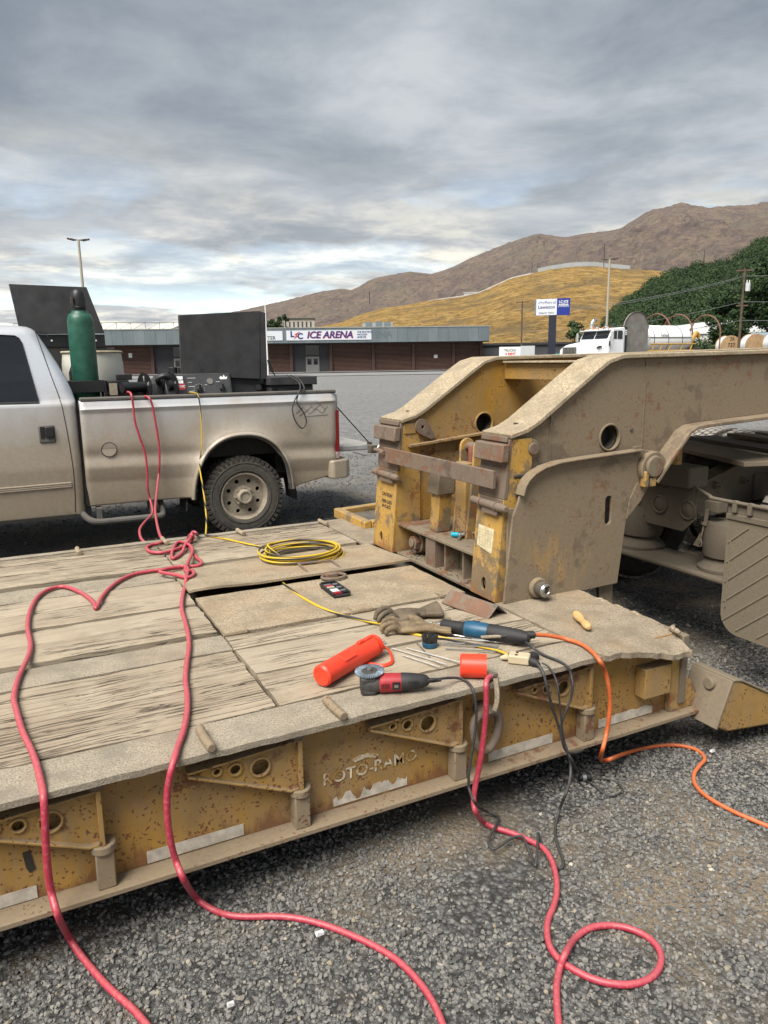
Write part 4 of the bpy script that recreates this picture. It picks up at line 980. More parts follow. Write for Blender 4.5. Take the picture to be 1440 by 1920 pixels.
# hood, front wheel opening and far front (outside the frame)
MB().prism([(-1.5, .55), (-1.5, 1.33), (-2.9, 1.22), (-3.02, 1.10), (-3.02, .60)], 'y', 7.06, 8.97).build('hood', m_truck, tk, bevel=.05, seg=3)
# chassis, step bar, wheels
MB().box(-2.8, 3.0, 7.45, 7.55, .48, .64).box(-2.8, 3.0, 8.48, 8.58, .48, .64).box(-1.4, .6, 7.3, 8.75, .42, .52).build('frame', m_chassis, tk)
MB().box(.9, 1.5, 7.25, 7.9, .42, .80).build('fuel_tank', m_chassis, tk); MB().box(2.35, 2.9, 7.2, 8.8, .58, .80).build('underbody', m_chassis, tk)
MB().cyl((WX, 7.2, .40), (WX, 8.85, .40), .06, 12).cyl((WX, 7.95, .40), (WX, 8.15, .40), .16, 16).build('rear_axle', m_chassis, tk)
MB().tube(spl([(.45, 7.16, .40), (.47, 7.07, .37), (.52, 7.02, .32), (.60, 7.0, .298), (.8, 7.0, .296), (1.12, 7.0, .296), (1.16, 7.03, .31), (1.17, 7.12, .36), (1.17, 7.2, .44)], 6), .028, 10).build('step_bar', m_trim, tk)
MB().box(.585, .625, 7.0, 7.14, .30, .42).build('step_bracket', m_trim, tk); MB().box(1.06, 1.10, 7.0, 7.25, .30, .46).build('step_bracket', m_trim, tk)
MB().box(-1.3, .42, 7.02, 7.15, .355, .385).build('rocker', m_chassis, tk)
MB().tube([(2.465, 7.02, .50), (2.47, 7.02, .44)], .02, 8).build('hanging_plug', m_black, tk)
# wheel well liner
MB().grid(lambda u, v: (WX+.56*math.cos(math.pi*u), 7.05+.36*v, .30+.70*math.sin(math.pi*u)), 24, 3).build('wheel_liner', m_chassis, tk)
def pickup_wheel():
    prof = [(.235, -.115), (.25, -.13), (.30, -.137), (.355, -.13), (.380, -.112), (.388, -.09), (.390, 0), (.388, .09), (.380, .112), (.30, .13), (.235, .115)]
    mrot = Matrix.Rotation(R(90), 4, 'X')
    ty = MB().lathe([(r, -z) for r, z in prof], 72, mrot, cap=False).build('tyre', m_tyre_mid, None, local=True)
    tb = MB()
    for k in range(46):
        a = 2*math.pi*k/46
        for (y0, y1, off, wd) in ((-.118, -.068, 0, .019), (-.060, -.008, .06, .016), (0, .055, .02, .016), (.065, .115, .07, .019)):
            m = Matrix.Rotation(a+off, 4, 'Y'); tb.box(-wd, wd, y0, y1, .385, .400+.002*(k % 2), m)
        m = Matrix.Rotation(a, 4, 'Y'); tb.box(-.014, .014, -.133, -.112, .348+.008*(k % 2), .392, m)
    t2 = tb.build('tread', m_tyre_tread, ty, local=True); t2['kind'] = 'stuff'
    for r in (.262, .335): MB().tube([(r*math.cos(a), -.136, r*math.sin(a)) for a in np.linspace(0, 2*math.pi, 60, endpoint=False)], .004, 6, closed=True).build('sidewall_rib', m_tyre_mid, ty, local=True)
    rp = [(.215, -.095), (.235, -.122), (.228, -.125), (.212, -.098), (.200, -.055), (.17, -.045), (.12, -.06), (.09, -.075), (.0, -.075)]
    disc = [circ(0, 0, .205, 48)]
    holes = [circ(.158*math.cos(a), .158*math.sin(a), .0205, 14) for a in np.linspace(.39, .39+2*math.pi, 8, endpoint=False)]
    rm = MB().prism(disc[0], 'y', -.062, -.050, holes).build('rim', m_alloy, ty, local=True)
    MB().lathe([(r, -z) for r, z in [(.203, -.06), (.212, -.098), (.226, -.126), (.240, -.122), (.236, -.09), (.236, .10), (.21, .10), (.203, -.03)]], 60, mrot, cap=False).build('rim_lip', m_alloy, rm, local=True)
    MB().lathe([(r, -z) for r, z in [(.20, -.045), (.20, .05), (.0, .05)]], 40, mrot, cap=False).build('brake_dark', m_chassis, rm, local=True)
    MB().lathe([(r, -z) for r, z in [(.105, -.062), (.098, -.078), (.075, -.084), (.070, -.14), (.062, -.150), (.05, -.150), (.048, -.140), (.0, -.140)]], 40, mrot, cap=False).build('hub', m_alloy, rm, local=True)
    for k in range(8):
        a = 2*math.pi*k/8; MB().cyl((.088*math.cos(a), -.075, .088*math.sin(a)), (.088*math.cos(a), -.105, .088*math.sin(a)), .0125, 6).build('lug_nut', m_alloy, rm, local=True)
    return ty
m_tyre_mid = flat('pickup_tyre_rubber', (.055, .052, .047), .85, var=.3, scale=22, dust=.4, dustc=(.12, .105, .082))
m_tyre_tread = flat('pickup_tread', (.03, .029, .027), .85, var=.3, scale=25, dust=.35, dustc=(.12, .10, .08))
pw = pickup_wheel(); pw.parent = tk; pw.location = Vector((WX, 7.125, WZ))-tk.location
for x, y, s in ((WX, 8.90, 180), (-2.05, 7.13, 0), (-2.05, 8.90, 180)):
    c = copy_tree(pw, tk); c.location = Vector((x, y, WZ))-tk.location; c.rotation_euler = (0, .4, R(s))

# ------------------------------------------------------------------ load in the truck bed
FLO = .82
m_green = flat('green_cylinder_paint', (.012, .085, .055), .35, var=.25, scale=18, dust=.12, dustc=(.08, .14, .11), bump=.08)
gc = thing('gas_cylinder', 'tall green gas cylinder with black cap behind the cab', 'gas cylinder', (.645, 7.62, FLO))
MB().lathe([(.105, 0), (.118, .02), (.118, 1.26), (.113, 1.30), (.098, 1.335), (.070, 1.352), (.068, 1.37)], 36, Matrix.Translation((.645, 7.62, FLO))).build('cylinder_body', m_green, gc, smooth=60)
cp_ = MB().lathe([(.058, 1.37), (.062, 1.375), (.064, 1.41), (.066, 1.48), (.060, 1.525), (.045, 1.552), (.02, 1.566), (.0, 1.568)], 30, Matrix.Translation((.645, 7.62, FLO)), cap=False).build('cylinder_cap', m_blackmetal, gc, smooth=60)
MB().tube([(.645+.066*math.cos(a), 7.62+.066*math.sin(a), FLO+1.40) for a in np.linspace(0, 2*math.pi, 24, endpoint=False)], .004, 6, closed=True).build('cap_rim', m_blackmetal, cp_)
MB().box(.572, .592, 7.55, 7.575, FLO+1.43, FLO+1.49).build('cap_slot', m_dark, cp_)
cr = thing('cylinder_rack', 'black steel rack holding the green cylinder in the truck bed', 'rack', (.8, 7.6, FLO))
for (x0, x1, y0, y1, z0, z1) in ((.50, .79, 7.47, 7.49, 1.44, 1.55), (.50, .79, 7.75, 7.77, 1.44, 1.55), (.79, .81, 7.47, 7.77, 1.44, 1.55), (.48, .50, 7.47, 7.77, 1.44, 1.55)):
    MB().box(x0, x1, y0, y1, z0, z1).build('rack_band', m_blackmetal, cr, bevel=.003)
for x in (.49, .80):
    for y in (7.475, 7.765): MB().box(x-.012, x+.012, y-.012, y+.012, FLO, 1.45).build('rack_post', m_blackmetal, cr)
MB().box(.82, 1.02, 7.50, 7.70, FLO, 1.545).build('rack_box', m_blackmetal, cr, bevel=.006); MB().box(.835, .905, 7.47, 7.4985, 1.41, 1.52).build('rack_tag', m_alloy, cr)
MB().box(.92, 1.06, 7.56, 7.66, 1.546, 1.60).build('rack_bracket', m_blackmetal, cr, bevel=.005)
# second cap peeking out behind
g2 = thing('gas_cylinder', 'small black-capped cylinder half hidden behind the green one', 'gas cylinder', (.62, 8.05, FLO))
MB().lathe([(.09, 0), (.09, .80), (.06, .88), (.055, 1.0), (.03, 1.03), (.0, 1.035)], 24, Matrix.Translation((.62, 8.05, FLO)), cap=False).build('cylinder_body', m_blackmetal, g2, smooth=60)
# white drum
t = NT('cloudy_white_plastic'); t.set('Base Color', t.ramp(t.noise(3, 4), [(.35, (.55, .54, .47)), (.7, (.66, .65, .58))])).set('Roughness', .45).set('Subsurface Weight', .0)
dr = thing('plastic_drum', 'cut-open white plastic drum behind the green cylinder', 'drum', (.78, 8.25, FLO))
MB().lathe([(.28, 0), (.295, .05), (.30, .40), (.293, .42), (.293, .46), (.30, .48), (.295, .88), (.285, .96), (.285, 1.005), (.278, 1.01), (.275, .98), (.28, .5), (.27, .05)], 40, Matrix.Translation((.78, 8.25, FLO)), cap=False).build('drum_body', t.m, dr, smooth=50)
MB().tube([(.78+.288*math.cos(a), 8.25+.288*math.sin(a), FLO+1.0) for a in np.linspace(0, 2*math.pi, 40, endpoint=False)], .012, 8, closed=True).build('drum_rim', flat('dirty_cream_rim', (.42, .36, .24), .7, var=.25), dr)
# hose reels
for i, (x, y) in enumerate(((1.16, 7.47), (1.42, 7.52))):
    rl = thing('cable_reel', ('near' if i == 0 else 'rear')+' black steel cable reel disc on the bed rail' if False else ('black slotted reel disc beside the green cylinder' if i == 0 else 'black reel disc against the welder end'), 'cable reel', (x, y, FLO))
    slots = [[(x+.075*math.cos(a+b)*(1 if q else .55), 1.48+.075*math.sin(a+b)*(1 if q else .55)) for b, q in ((-.3, 0), (.3, 0), (.25, 1), (-.25, 1))] for a in np.linspace(.4, .4+2*math.pi, 5, endpoint=False)]
    m = frame_m(Vector((x, y, 1.48)), (.35, -.94, 0), (0, 0, 1))
    hs = [[(.055*math.cos(a-.25), .055*math.sin(a-.25)), (.055*math.cos(a+.25), .055*math.sin(a+.25)), (.105*math.cos(a+.2), .105*math.sin(a+.2)), (.105*math.cos(a-.2), .105*math.sin(a-.2))] for a in np.linspace(.4, .4+2*math.pi, 5, endpoint=False)]
    MB().prism(circ(0, 0, .135, 30), 'z', 0, .008, hs, m=m).build('reel_disc', m_blackmetal, rl)
    MB().box(x-.03, x+.03, y+.01, y+.05, FLO, 1.40).build('reel_stand', m_blackmetal, rl)
    c = m @ Vector((0, 0, 0)); d = (m @ Vector((0, 0, 1)))-c
    MB().cyl(c, c+d*(.24 if i == 0 else .05), .05, 18).build('reel_drum', m_blackmetal, rl)
# welder-generator
wd = thing('welder_generator', 'black engine driven welder with control panel in the bed', 'welder', (1.62, 7.7, FLO))
m_wblack = flat('black_welder_enamel', (.022, .023, .027), .35, var=.25, scale=14, dust=.2, dustc=(.10, .095, .085))
WXA, WXB = 1.36, 2.02
mb = MB().prism([(7.46, FLO), (8.2, FLO), (8.2, 1.575), (7.62, 1.60), (7.555, 1.592), (7.46, 1.36)], 'x', WXA, WXB); wb = mb.build('welder_case', m_wblack, wd, bevel=.012)
MB().prism([(1.30, 1.50), (1.36, 1.565), (1.36, FLO), (1.30, FLO)], 'y', 7.62, 8.15).build('welder_end', m_wblack, wd, bevel=.01)
MB().tube(spl([(1.32, 7.60, 1.50), (1.30, 7.56, 1.55), (1.36, 7.53, 1.58), (1.42, 7.54, 1.555)], 4), .028, 9).build('air_duct', m_wblack, wd)
pn_n = Vector((0, -.93, .37)); pm = lambda x, s: Vector((x, 7.46+.095*s, 1.36+.232*s))+pn_n*.004
pmat = flat('welder_panel', (.045, .046, .048), .4, var=.2)
b = MB(); b.add([pm(1.56, .06), pm(2.0, .06), pm(2.0, .94), pm(1.56, .94)], [(0, 1, 2, 3)]); b.build('control_panel', pmat, wd)
def pbox(name, x0, x1, s0, s1, mat, d=.003, txt=None):
    q = [pm(x0, s0), pm(x1, s0), pm(x1, s1), pm(x0, s1)]; b = MB(); b.add([p+pn_n*.0005 for p in q]+[p+pn_n*d for p in q], [(4, 5, 6, 7), (0, 1, 5, 4), (1, 2, 6, 5), (2, 3, 7, 6), (3, 0, 4, 7)]); return b.build(name, mat, wd)
pbox('green_sill', 1.57, 2.0, -.02, .10, flat('olive_sill', (.16, .20, .15), .6, dust=.3))
for x, s in ((1.685, .32), (1.915, .34)):
    c = pm(x, s); MB().cyl(c, c+pn_n*.03, .030, 16, .024).build('control_knob', m_black, wd, bevel=.004)
    MB().box(x-.008, x+.008, c.y-.04, c.y-.025, c.z-.03, c.z+.05).build('knob_grip', m_black, wd)
c = pm(1.80, .66); MB().cyl(c, c+pn_n*.008, .032, 20).build('gauge', flat('gauge_face', (.16, .15, .14), .4), wd)
for k in range(9):
    a = R(-20+k*27); pq = pm(1.685+.052*math.cos(a), .36+.2*math.sin(a)); MB().box(pq.x-.004, pq.x+.004, pq.y-.002, pq.y+.001, pq.z-.002, pq.z+.002).build('panel_mark', m_white, wd)
for x0, x1, s in ((1.58, 1.66, .80), (1.58, 1.62, .62), (1.58, 1.64, .45), (1.74, 1.77, .5), (1.58, 1.63, .25), (1.86, 1.90, .62)): pbox('panel_mark', x0, x1, s, s+.025, flat('panel_print', (.4, .4, .4), .6) if 'panel_print' not in bpy.data.materials else bpy.data.materials['panel_print'])
star = [(1.90, .80), (1.92, .88), (1.935, .82), (1.95, .93), (1.965, .82), (1.985, .86), (1.975, .74), (1.91, .74)]
b = MB(); tri = tessellate_polygon([[Vector((p[0], p[1], 0)) for p in star]]); b.add([pm(*p)+pn_n*.001 for p in star], [tuple(q) for q in tri]); b.build('panel_emblem', m_white, wd)
m_redp = flat('badge_red', (.45, .03, .035), .5)
fm = lambda x, s: frame_m(pm(x, s)+pn_n*.003, (1, 0, 0), (0, .37, .93))
pbox('badge_white', 1.405, 1.535, .60, .90, m_white, .002); pbox('badge_red', 1.412, 1.545, .34, .60, m_redp, .002)
text_obj('badge_lettering', 'LINCOLN', .036, m_black, wd, fm(1.470, .745), bold=.0006); text_obj('badge_lettering', 'ELECTRIC', .033, m_white, wd, fm(1.478, .47), bold=.0006)
for x, r in ((1.475, .045), (1.56, .035)): MB().cyl((x, 7.68, 1.59), (x, 7.68, 1.66), r, 18).build('filler_cap', m_black, wd, bevel=.006)
MB().lathe([(.0, 0), (.05, 0), (.055, .03), (.0, .03)], 20, frame_m(Vector((1.60, 7.66, 1.68)), (1, 0, 0), (0, 0, 1)), cap=False).build('lamp', m_black, wd)
# tool boxes with open lids
m_tbox = flat('scuffed_black_toolbox', (.028, .028, .031), .55, var=.4, scale=9, dust=.25, dustc=(.085, .082, .08), bump=.12)
tb1 = thing('tool_box', 'black steel tool box with its broad lid standing open by the welder', 'tool box', (2.15, 7.75, FLO))
MB().prism([(1.80, FLO), (2.36, FLO), (2.36, 1.555), (1.80, 1.57)], 'y', 7.62, 8.05).build('box_body', m_tbox, tb1, bevel=.006)
lid = MB().prism([(1.535, 1.575), (2.345, 1.522), (2.375, 2.215), (1.545, 2.162)], 'y', 7.575, 7.612).build('box_lid', m_tbox, tb1, bevel=.006)
MB().prism([(2.348, 1.525), (2.420, 1.52), (2.432, 2.195), (2.378, 2.214)], 'y', 7.58, 7.68).build('lid_flange', m_tbox, lid, bevel=.004)
MB().cyl((2.33, 7.60, 1.44), (2.33, 7.615, 1.44), .03, 18).build('box_badge', m_tbox, tb1)
tb2 = thing('tool_box', 'low black truck tool box with a closed ledge near the tailgate', 'tool box', (2.65, 7.7, FLO))
MB().box(2.43, 2.90, 7.50, 8.4, FLO, 1.455).build('box_body', m_tbox, tb2, bevel=.006); ld = MB().box(2.41, 2.935, 7.46, 8.42, 1.456, 1.545).build('box_lid', m_tbox, tb2, bevel=.008)
for x in (2.50, 2.80): MB().box(x, x+.09, 7.485, 7.499, 1.40, 1.42).build('box_latch', m_tbox, tb2, bevel=.003)
MB().tube([(2.43, 7.55, 1.72), (2.47, 7.55, 1.60)], .014, 8).tube([(2.47, 7.55, 1.60), (2.505, 7.55, 1.545)], .006, 8).build('gas_strut', m_black, tb2)
tb3 = thing('tool_box', 'black side tool box on the far rail with raised slanted lid', 'tool box', (.6, 8.6, FLO))
MB().box(.02, 1.02, 8.36, 8.88, 1.40, 1.87).box(.60, 1.0, 8.36, 8.88, FLO, 1.40).build('box_body', m_tbox, tb3, bevel=.006)
lid3 = MB().prism([(.14, 2.0), (.93, 2.015), (.795, 2.47), (.085, 2.48)], 'y', 8.33, 8.36).build('box_lid', m_tbox, tb3, bevel=.005)
MB().box(.14, .93, 8.35, 8.40, 1.88, 2.0).build('lid_hinge', m_blackmetal, tb3)
for x in (.42, .84): MB().cyl((x, 8.345, 1.94), (x, 8.351, 1.94), .010, 8).build('rivet', m_white, tb3)
# ------------------------------------------------------------------ far setting: hills
def lerp(tab, a):
    if a <= tab[0][0]: return tab[0][1]
    for (x0, y0), (x1, y1) in zip(tab, tab[1:]):
        if a <= x1: return y0+(y1-y0)*(a-x0)/(x1-x0)
    return tab[-1][1]
MOUNT = [(4, .0), (9, .03), (12, .05), (14.78, .0614), (16.34, .0667), (17.92, .0726), (19.5, .0785), (21.89, .0883), (23.49, .0921), (24.28, .09), (25.89, .1044), (27.49, .1093), (28.68, .1123), (30.26, .1084), (31.84, .117), (33.01, .1264), (34.56, .1366), (36.09, .1454), (37.61, .1526), (38.06, .1535), (39.87, .1476), (41.34, .1513), (42.43, .1521), (43.51, .1535), (44.89, .1673), (45.57, .1738), (46.09, .1737), (47.44, .1791), (48.3, .1754), (49.31, .1704), (50.29, .1712), (51.59, .1697), (52.84, .1716), (58, .18), (66, .16), (78, .13)]
GOLD = [(17, .02), (20.22, .0428), (21.82, .0453), (23.43, .0497), (25.05, .0602), (26.66, .0673), (28.26, .0703), (29.86, .0752), (32.64, .0802), (33.82, .0844), (35.38, .0956), (36.15, .1011), (37.68, .1061), (38.81, .11), (40.31, .1121), (41.8, .1123), (43.64, .1076), (45.08, .1052), (46.5, .102), (48.25, .0967), (49.96, .0914), (56, .085), (70, .08)]
WOOD = [(41.5, .012), (42.4, .030), (43.07, .0437), (43.41, .0545), (44.46, .0699), (45.15, .079), (46.17, .0908), (47.2, .098), (48.55, .104), (49.56, .105), (50.55, .106), (51.19, .110), (51.79, .118), (52.39, .124), (53.01, .128), (56, .135), (66, .14)]
def rid(p): return 1-2*abs(mnoise.noise(p))
def hill(name, tab, a0, a1, r0, r1, na, nr, mat, expo, amp, ns, base=0, back=1.25):
    mb = MB()
    for j in range(nr+1):
        for i in range(na+1):
            a = a0+(a1-a0)*i/na; u = j/nr*back
            r = r0+(r1-r0)*u; th = lerp(tab, a)*r1
            h = th*(u**expo) if u <= 1 else th*(1-(u-1)*.35)
            A = R(a)
            px_, py_ = r*math.sin(A)*ns, r*math.cos(A)*ns
            n1 = 0; q_ = 1.0; fr = 1.0
            for o_ in range(5):
                n1 += q_*(1-2.2*abs(mnoise.noise(Vector((px_*fr+.35*py_*fr, py_*fr*.55, o_*3.7))))); q_ *= .52; fr *= 2.03
            w_ = math.sin(min(1, max(0, u))*math.pi)**1.3 if u < 1 else 0
            h += amp*th*(n1-.75)*w_
            if u > .93 and u <= 1.0: h += .012*th*mnoise.noise(Vector((a*3, 0, 9)))
            mb.v.append((r*math.sin(A), r*math.cos(A), base+h+1.7*min(1, u)))
    W = na+1
    for j in range(nr):
        for i in range(na): q = j*W+i; mb.f.append((q, q+1, q+W+1, q+W))
    return tag(mb.build(name, mat, None, smooth=60), kind='structure')
t = NT('hazed_mountain_grass'); co = t.mapping((.01,)*3)
slope = t.up()
col = t.ramp(t.noise(1.1, 9, .66, co, .4), [(.34, (.150, .115, .100)), (.46, (.235, .180, .145)), (.56, (.31, .235, .165)), (.68, (.235, .215, .150))])
col = t.mix(t.math('MULTIPLY', t.ramp(t.noise(4.5, 9, .74, co, .5), [(.50, 0.0), (.60, 1.0)]), .80), col, (.115, .086, .084))
col = t.mix(t.math('MULTIPLY', t.ramp(t.noise(2.4, 8, .7, t.mapping((1, 1, 2.5), vec=co), .8), [(.53, 0.0), (.62, 1.0)]), .55), col, (.46, .33, .21))
col = t.mix(t.math('MULTIPLY', t.ramp(t.noise(.6, 4, .5, co), [(.52, 0.0), (.64, 1.0)]), .35), col, (.20, .205, .145))
col = t.mix(.28, col, (.29, .265, .28))  # distance haze put into the colour as an even mauve-grey mix
t.set('Base Color', col).set('Roughness', 1.0).set('Specular IOR Level', .0); t.bump(t.noise(5, 8, .72, co), 1.0, 40); m_mount = t.m
hill('mountain', MOUNT, 4, 78, 1300, 4200, 330, 70, m_mount, 1.35, .22, .0014)
t = NT('golden_hill_grass'); co = t.mapping((.1,)*3)
col = t.ramp(t.noise(1.3, 9, .70, co, .4), [(.34, (.36, .22, .085)), (.48, (.60, .385, .14)), (.62, (.72, .49, .20))])
col = t.mix(t.math('MULTIPLY', t.ramp(t.noise(3.0, 9, .76, t.mapping((1, 1, 2.0), vec=co), .6), [(.49, 0.0), (.58, 1.0)]), .78), col, (.225, .160, .090))
col = t.mix(t.math('MULTIPLY', t.ramp(t.noise(.5, 6, .6, co), [(.50, 0.0), (.60, 1.0)]), .70), col, (.27, .205, .125))
col = t.mix(t.math('MULTIPLY', t.ramp(t.noise(4.5, 8, .76, co), [(.55, 0.0), (.62, 1.0)]), .75), col, (.12, .105, .065))
t.set('Base Color', col).set('Roughness', 1.0).set('Specular IOR Level', .0); t.bump(t.noise(7, 8, .75, co), 1.0, 4); m_gold = t.m
hill('golden_hill', GOLD, 17, 70, 170, 425, 260, 44, m_gold, 1.05, .04, .012)
m_woodfloor = flat('wood_floor', (.025, .035, .018), 1, var=.4, scale=.4)
hill('wooded_slope', WOOD, 41.5, 66, 118, 235, 90, 24, m_woodfloor, 1.1, .02, .02)

# ------------------------------------------------------------------ foliage
t = NT('leaf_green'); at = t.n.new('ShaderNodeAttribute'); at.attribute_name = 'shade'
t.set('Base Color', t.ramp(at.outputs['Fac'], [(0, (.018, .034, .014)), (.5, (.036, .064, .025)), (.85, (.060, .098, .034)), (1, (.095, .125, .05))])).set('Roughness', .75).set('Specular IOR Level', .25)
m_leaf = t.m
t = NT('dark_leaf_green'); at = t.n.new('ShaderNodeAttribute'); at.attribute_name = 'shade'
t.set('Base Color', t.ramp(at.outputs['Fac'], [(0, (.014, .028, .012)), (.5, (.030, .056, .021)), (.9, (.055, .085, .032)), (1, (.085, .105, .045))])).set('Roughness', .8).set('Specular IOR Level', .2)
m_leafd = t.m
m_bark = flat('bark', (.07, .055, .042), .95, var=.4, scale=8, bump=.6, bscale=20)
def leaves(name, centres, radii, per, size, mat, parent=None, off=(0, 0, 0), tint=None):
    """leaf-clump faces scattered through clumps, denser towards their skins"""
    C_ = np.repeat(np.array(centres), per, 0); Rr = np.repeat(np.array(radii), per)
    n = len(C_); d = rng.normal(size=(n, 3)); d /= np.linalg.norm(d, axis=1)[:, None]
    rad = Rr*rng.uniform(.25, 1.0, n)**.5; p = C_+d*rad[:, None]*np.array([1, 1, .8])
    nn = d+rng.normal(size=(n, 3))*.7+np.array([0, 0, .35]); nn /= np.linalg.norm(nn, axis=1)[:, None]
    a = np.cross(nn, rng.normal(size=(n, 3))); a /= np.linalg.norm(a, axis=1)[:, None]; b = np.cross(nn, a)
    s = size*rng.uniform(.55, 1.3, n)
    q = np.stack([p-a*s[:, None], p+b*s[:, None]*.55, p+a*s[:, None], p-b*s[:, None]*.55], 1)-np.array(off)
    me = bpy.data.meshes.new(name); me.vertices.add(n*4); me.vertices.foreach_set('co', q.reshape(-1).astype(np.float32))
    me.loops.add(n*4); me.loops.foreach_set('vertex_index', np.arange(n*4, dtype=np.int32))
    me.polygons.add(n); me.polygons.foreach_set('loop_start', np.arange(0, n*4, 4, dtype=np.int32)); me.update(calc_edges=True)
    sh = np.clip(rng.normal(.42, .13, n)+(np.repeat(np.array(tint), per) if tint is not None else 0), 0, 1)
    at = me.attributes.new('shade', 'FLOAT', 'FACE'); at.data.foreach_set('value', sh.astype(np.float32))
    me.materials.append(mat); o = bpy.data.objects.new(name, me); COL.objects.link(o); o.parent = parent; return o
cs = []; rs = []; ti = []
while len(cs) < 1500:
    a = random.uniform(42.3, 58); u = random.uniform(.0, 1.03); r = 118+(235-118)*u; th = lerp(WOOD, a)*235*(u**1.1)
    A = R(a); k = random.uniform(1.3, 3.0)*(.7 if u > .9 else 1)
    if lerp(WOOD, a) < .04: k *= .6
    cs.append((r*math.sin(A), r*math.cos(A), 1.7+th+k*.15)); rs.append(k); ti.append(.28*mnoise.noise(Vector((a*.8, u*5, 2)))+random.gauss(0, .10))
tag(leaves('hillside_wood', cs, rs, 190, .215, m_leaf, tint=ti), 'dense green wood covering the slope at the right', 'wood', kind='stuff')
def tree(name, label, x, y, z, h, cr, mat, ncl, per, size, trunk=.35, group=None, low=.25):
    T = thing(name, label, 'bush' if 'bush' in name else 'tree', (x, y, z), 0, group)
    mb = MB(); mb.tube([(0, 0, -.3), (.05*h*.1, 0, h*.3), (0, .03*h, h*.75)], [h*.03*trunk/.35, h*.022, h*.008], 8)
    cl_ = []
    for k in range(ncl):
        u = random.uniform(low, .97); w_ = cr*(math.sin(math.pi*(.18+.80*(u-low)/(1-low)))**.7); a = random.uniform(0, 6.28); q = w_*random.uniform(.25, .95)
        cl_.append((q*math.cos(a), q*math.sin(a), h*u))
        if k % 3 == 0: mb.tube([(0, .02*h, h*u*.6), (q*.5*math.cos(a), q*.5*math.sin(a), h*u*.85), cl_[-1]], [h*.010, h*.006, h*.002], 5)
    mb.build('trunk', m_bark, T, local=True)
    rr2 = [cr*random.uniform(.22, .42) for _ in cl_]
    leaves('crown', cl_, rr2, per, size, mat, T, tint=[random.gauss(0, .12) for _ in cl_]); return T
tree('broadleaf_tree', 'tall dark tree at the right edge beside the utility pole', 82, 60.5, 2.2, 11.0, 3.9, m_leafd, 70, 170, .22)
tree('broadleaf_tree', 'rounded dark tree half behind the utility pole near the white roofs', 77.5, 63.0, 2.0, 6.6, 2.9, m_leafd, 44, 150, .20)
tree('broadleaf_tree', 'dark tree leaning out of the frame beyond the cable reels', 87, 58.5, 2.3, 11.5, 4.6, m_leafd, 60, 150, .25)
tree('bush', 'green bush beside the dark sign post', 49.6, 57.5, 1.2, 3.9, 1.4, m_leaf, 22, 90, .16, low=.05)
tree('bush', 'green bush in front of the truck nose on the hill foot', 53.2, 56.5, 1.4, 2.9, 1.9, m_leaf, 22, 90, .16, low=.05)
tree('bush', 'small round bush alone on the golden hill', 183, 274.5, 14.6, 4.8, 3.2, m_leafd, 16, 60, .4, low=.05)
tree('bush', 'small tree poking up behind the white tank', 74, 69.5, 2.0, 4.6, 1.5, m_leaf, 16, 80, .2, low=.2)
for i, (x, y, h, l) in enumerate(((71.8, 229, 5.2, 'dark tree left of the pale hall beyond the arena roof'), (75.2, 228, 4.2, 'low tree in the middle of the row beside the pale hall'), (78.6, 227, 6.0, 'dark tree against the left wall of the pale hall'))):
    tree('broadleaf_tree', l, x, y, 10.2, h, 2.4, m_leafd, 16, 70, .32, low=.1)

# ------------------------------------------------------------------ arena building
A0 = Vector((12.36, 114.23, 0)); UX = Vector((52.67, -19.85, 0)).normalized(); RZ = math.atan2(UX.y, UX.x)
ar = thing('arena_building', 'long low arena with grey fascia and brown ribbed walls', 'building', A0, RZ)
t = NT('grey_metal_fascia'); t.set('Base Color', t.ramp(t.noise(.8, 5, .6, t.mapping((1, 1, .3))), [(.35, (.115, .145, .160)), (.65, (.150, .180, .195))])).set('Roughness', .55); m_fascia = t.m
m_fascia2 = flat('grey_metal_fascia_aged', (.155, .185, .20), .55, var=.1, scale=1)
m_brownrib = flat('brown_ribbed_siding', (.115, .062, .048), .7, var=.15, scale=1.5)
m_browncol = flat('dark_brown_column', (.075, .040, .033), .7, var=.15, scale=2)
m_char = flat('charcoal_wall', (.045, .046, .052), .75, var=.12, scale=1)
m_curb = flat('base_concrete', (.16, .155, .15), .9, var=.2, scale=2)
S0, S1 = -26, 56.3
k = 0; s = S0
while s < S1-.1:
    e = min(s+1.52, S1); MB().box(s+.012, e-.012, 0+.012*(k % 3 == 1), .12, 4.32, 6.42).build('fascia_panel', m_fascia if k % 4 else m_fascia2, ar, local=True); s = e; k += 1
MB().box(S0, S1, .12, .3, 4.30, 6.40).build('fascia_backing', m_char, ar, local=True)
MB().box(S0-.1, S1+.1, -.06, 30, 6.421, 6.55).build('roof', flat('roof_edge', (.30, .30, .29), .8, var=.15, scale=1), ar, local=True)
MB().box(S0, S1, .3, 2.0, 4.20, 4.32).build('soffit', m_char, ar, local=True)
MB().box(S0, S1-.6, 2.2, 30, -.6, 6.40).build('hall_wall', m_char, ar, local=True)
cols = [-20, -14, -8, -1.6, 6.4, 12.2, 19.8, 26.6, 32.5, 38.9, 45.0, 51.2, 55.5]
rib = MB()
for i in range(22): rib.prism([(2.2, .24+i*.19), (2.08, .28+i*.19), (2.08, .38+i*.19), (2.2, .42+i*.19)], 'x', 0, 1)
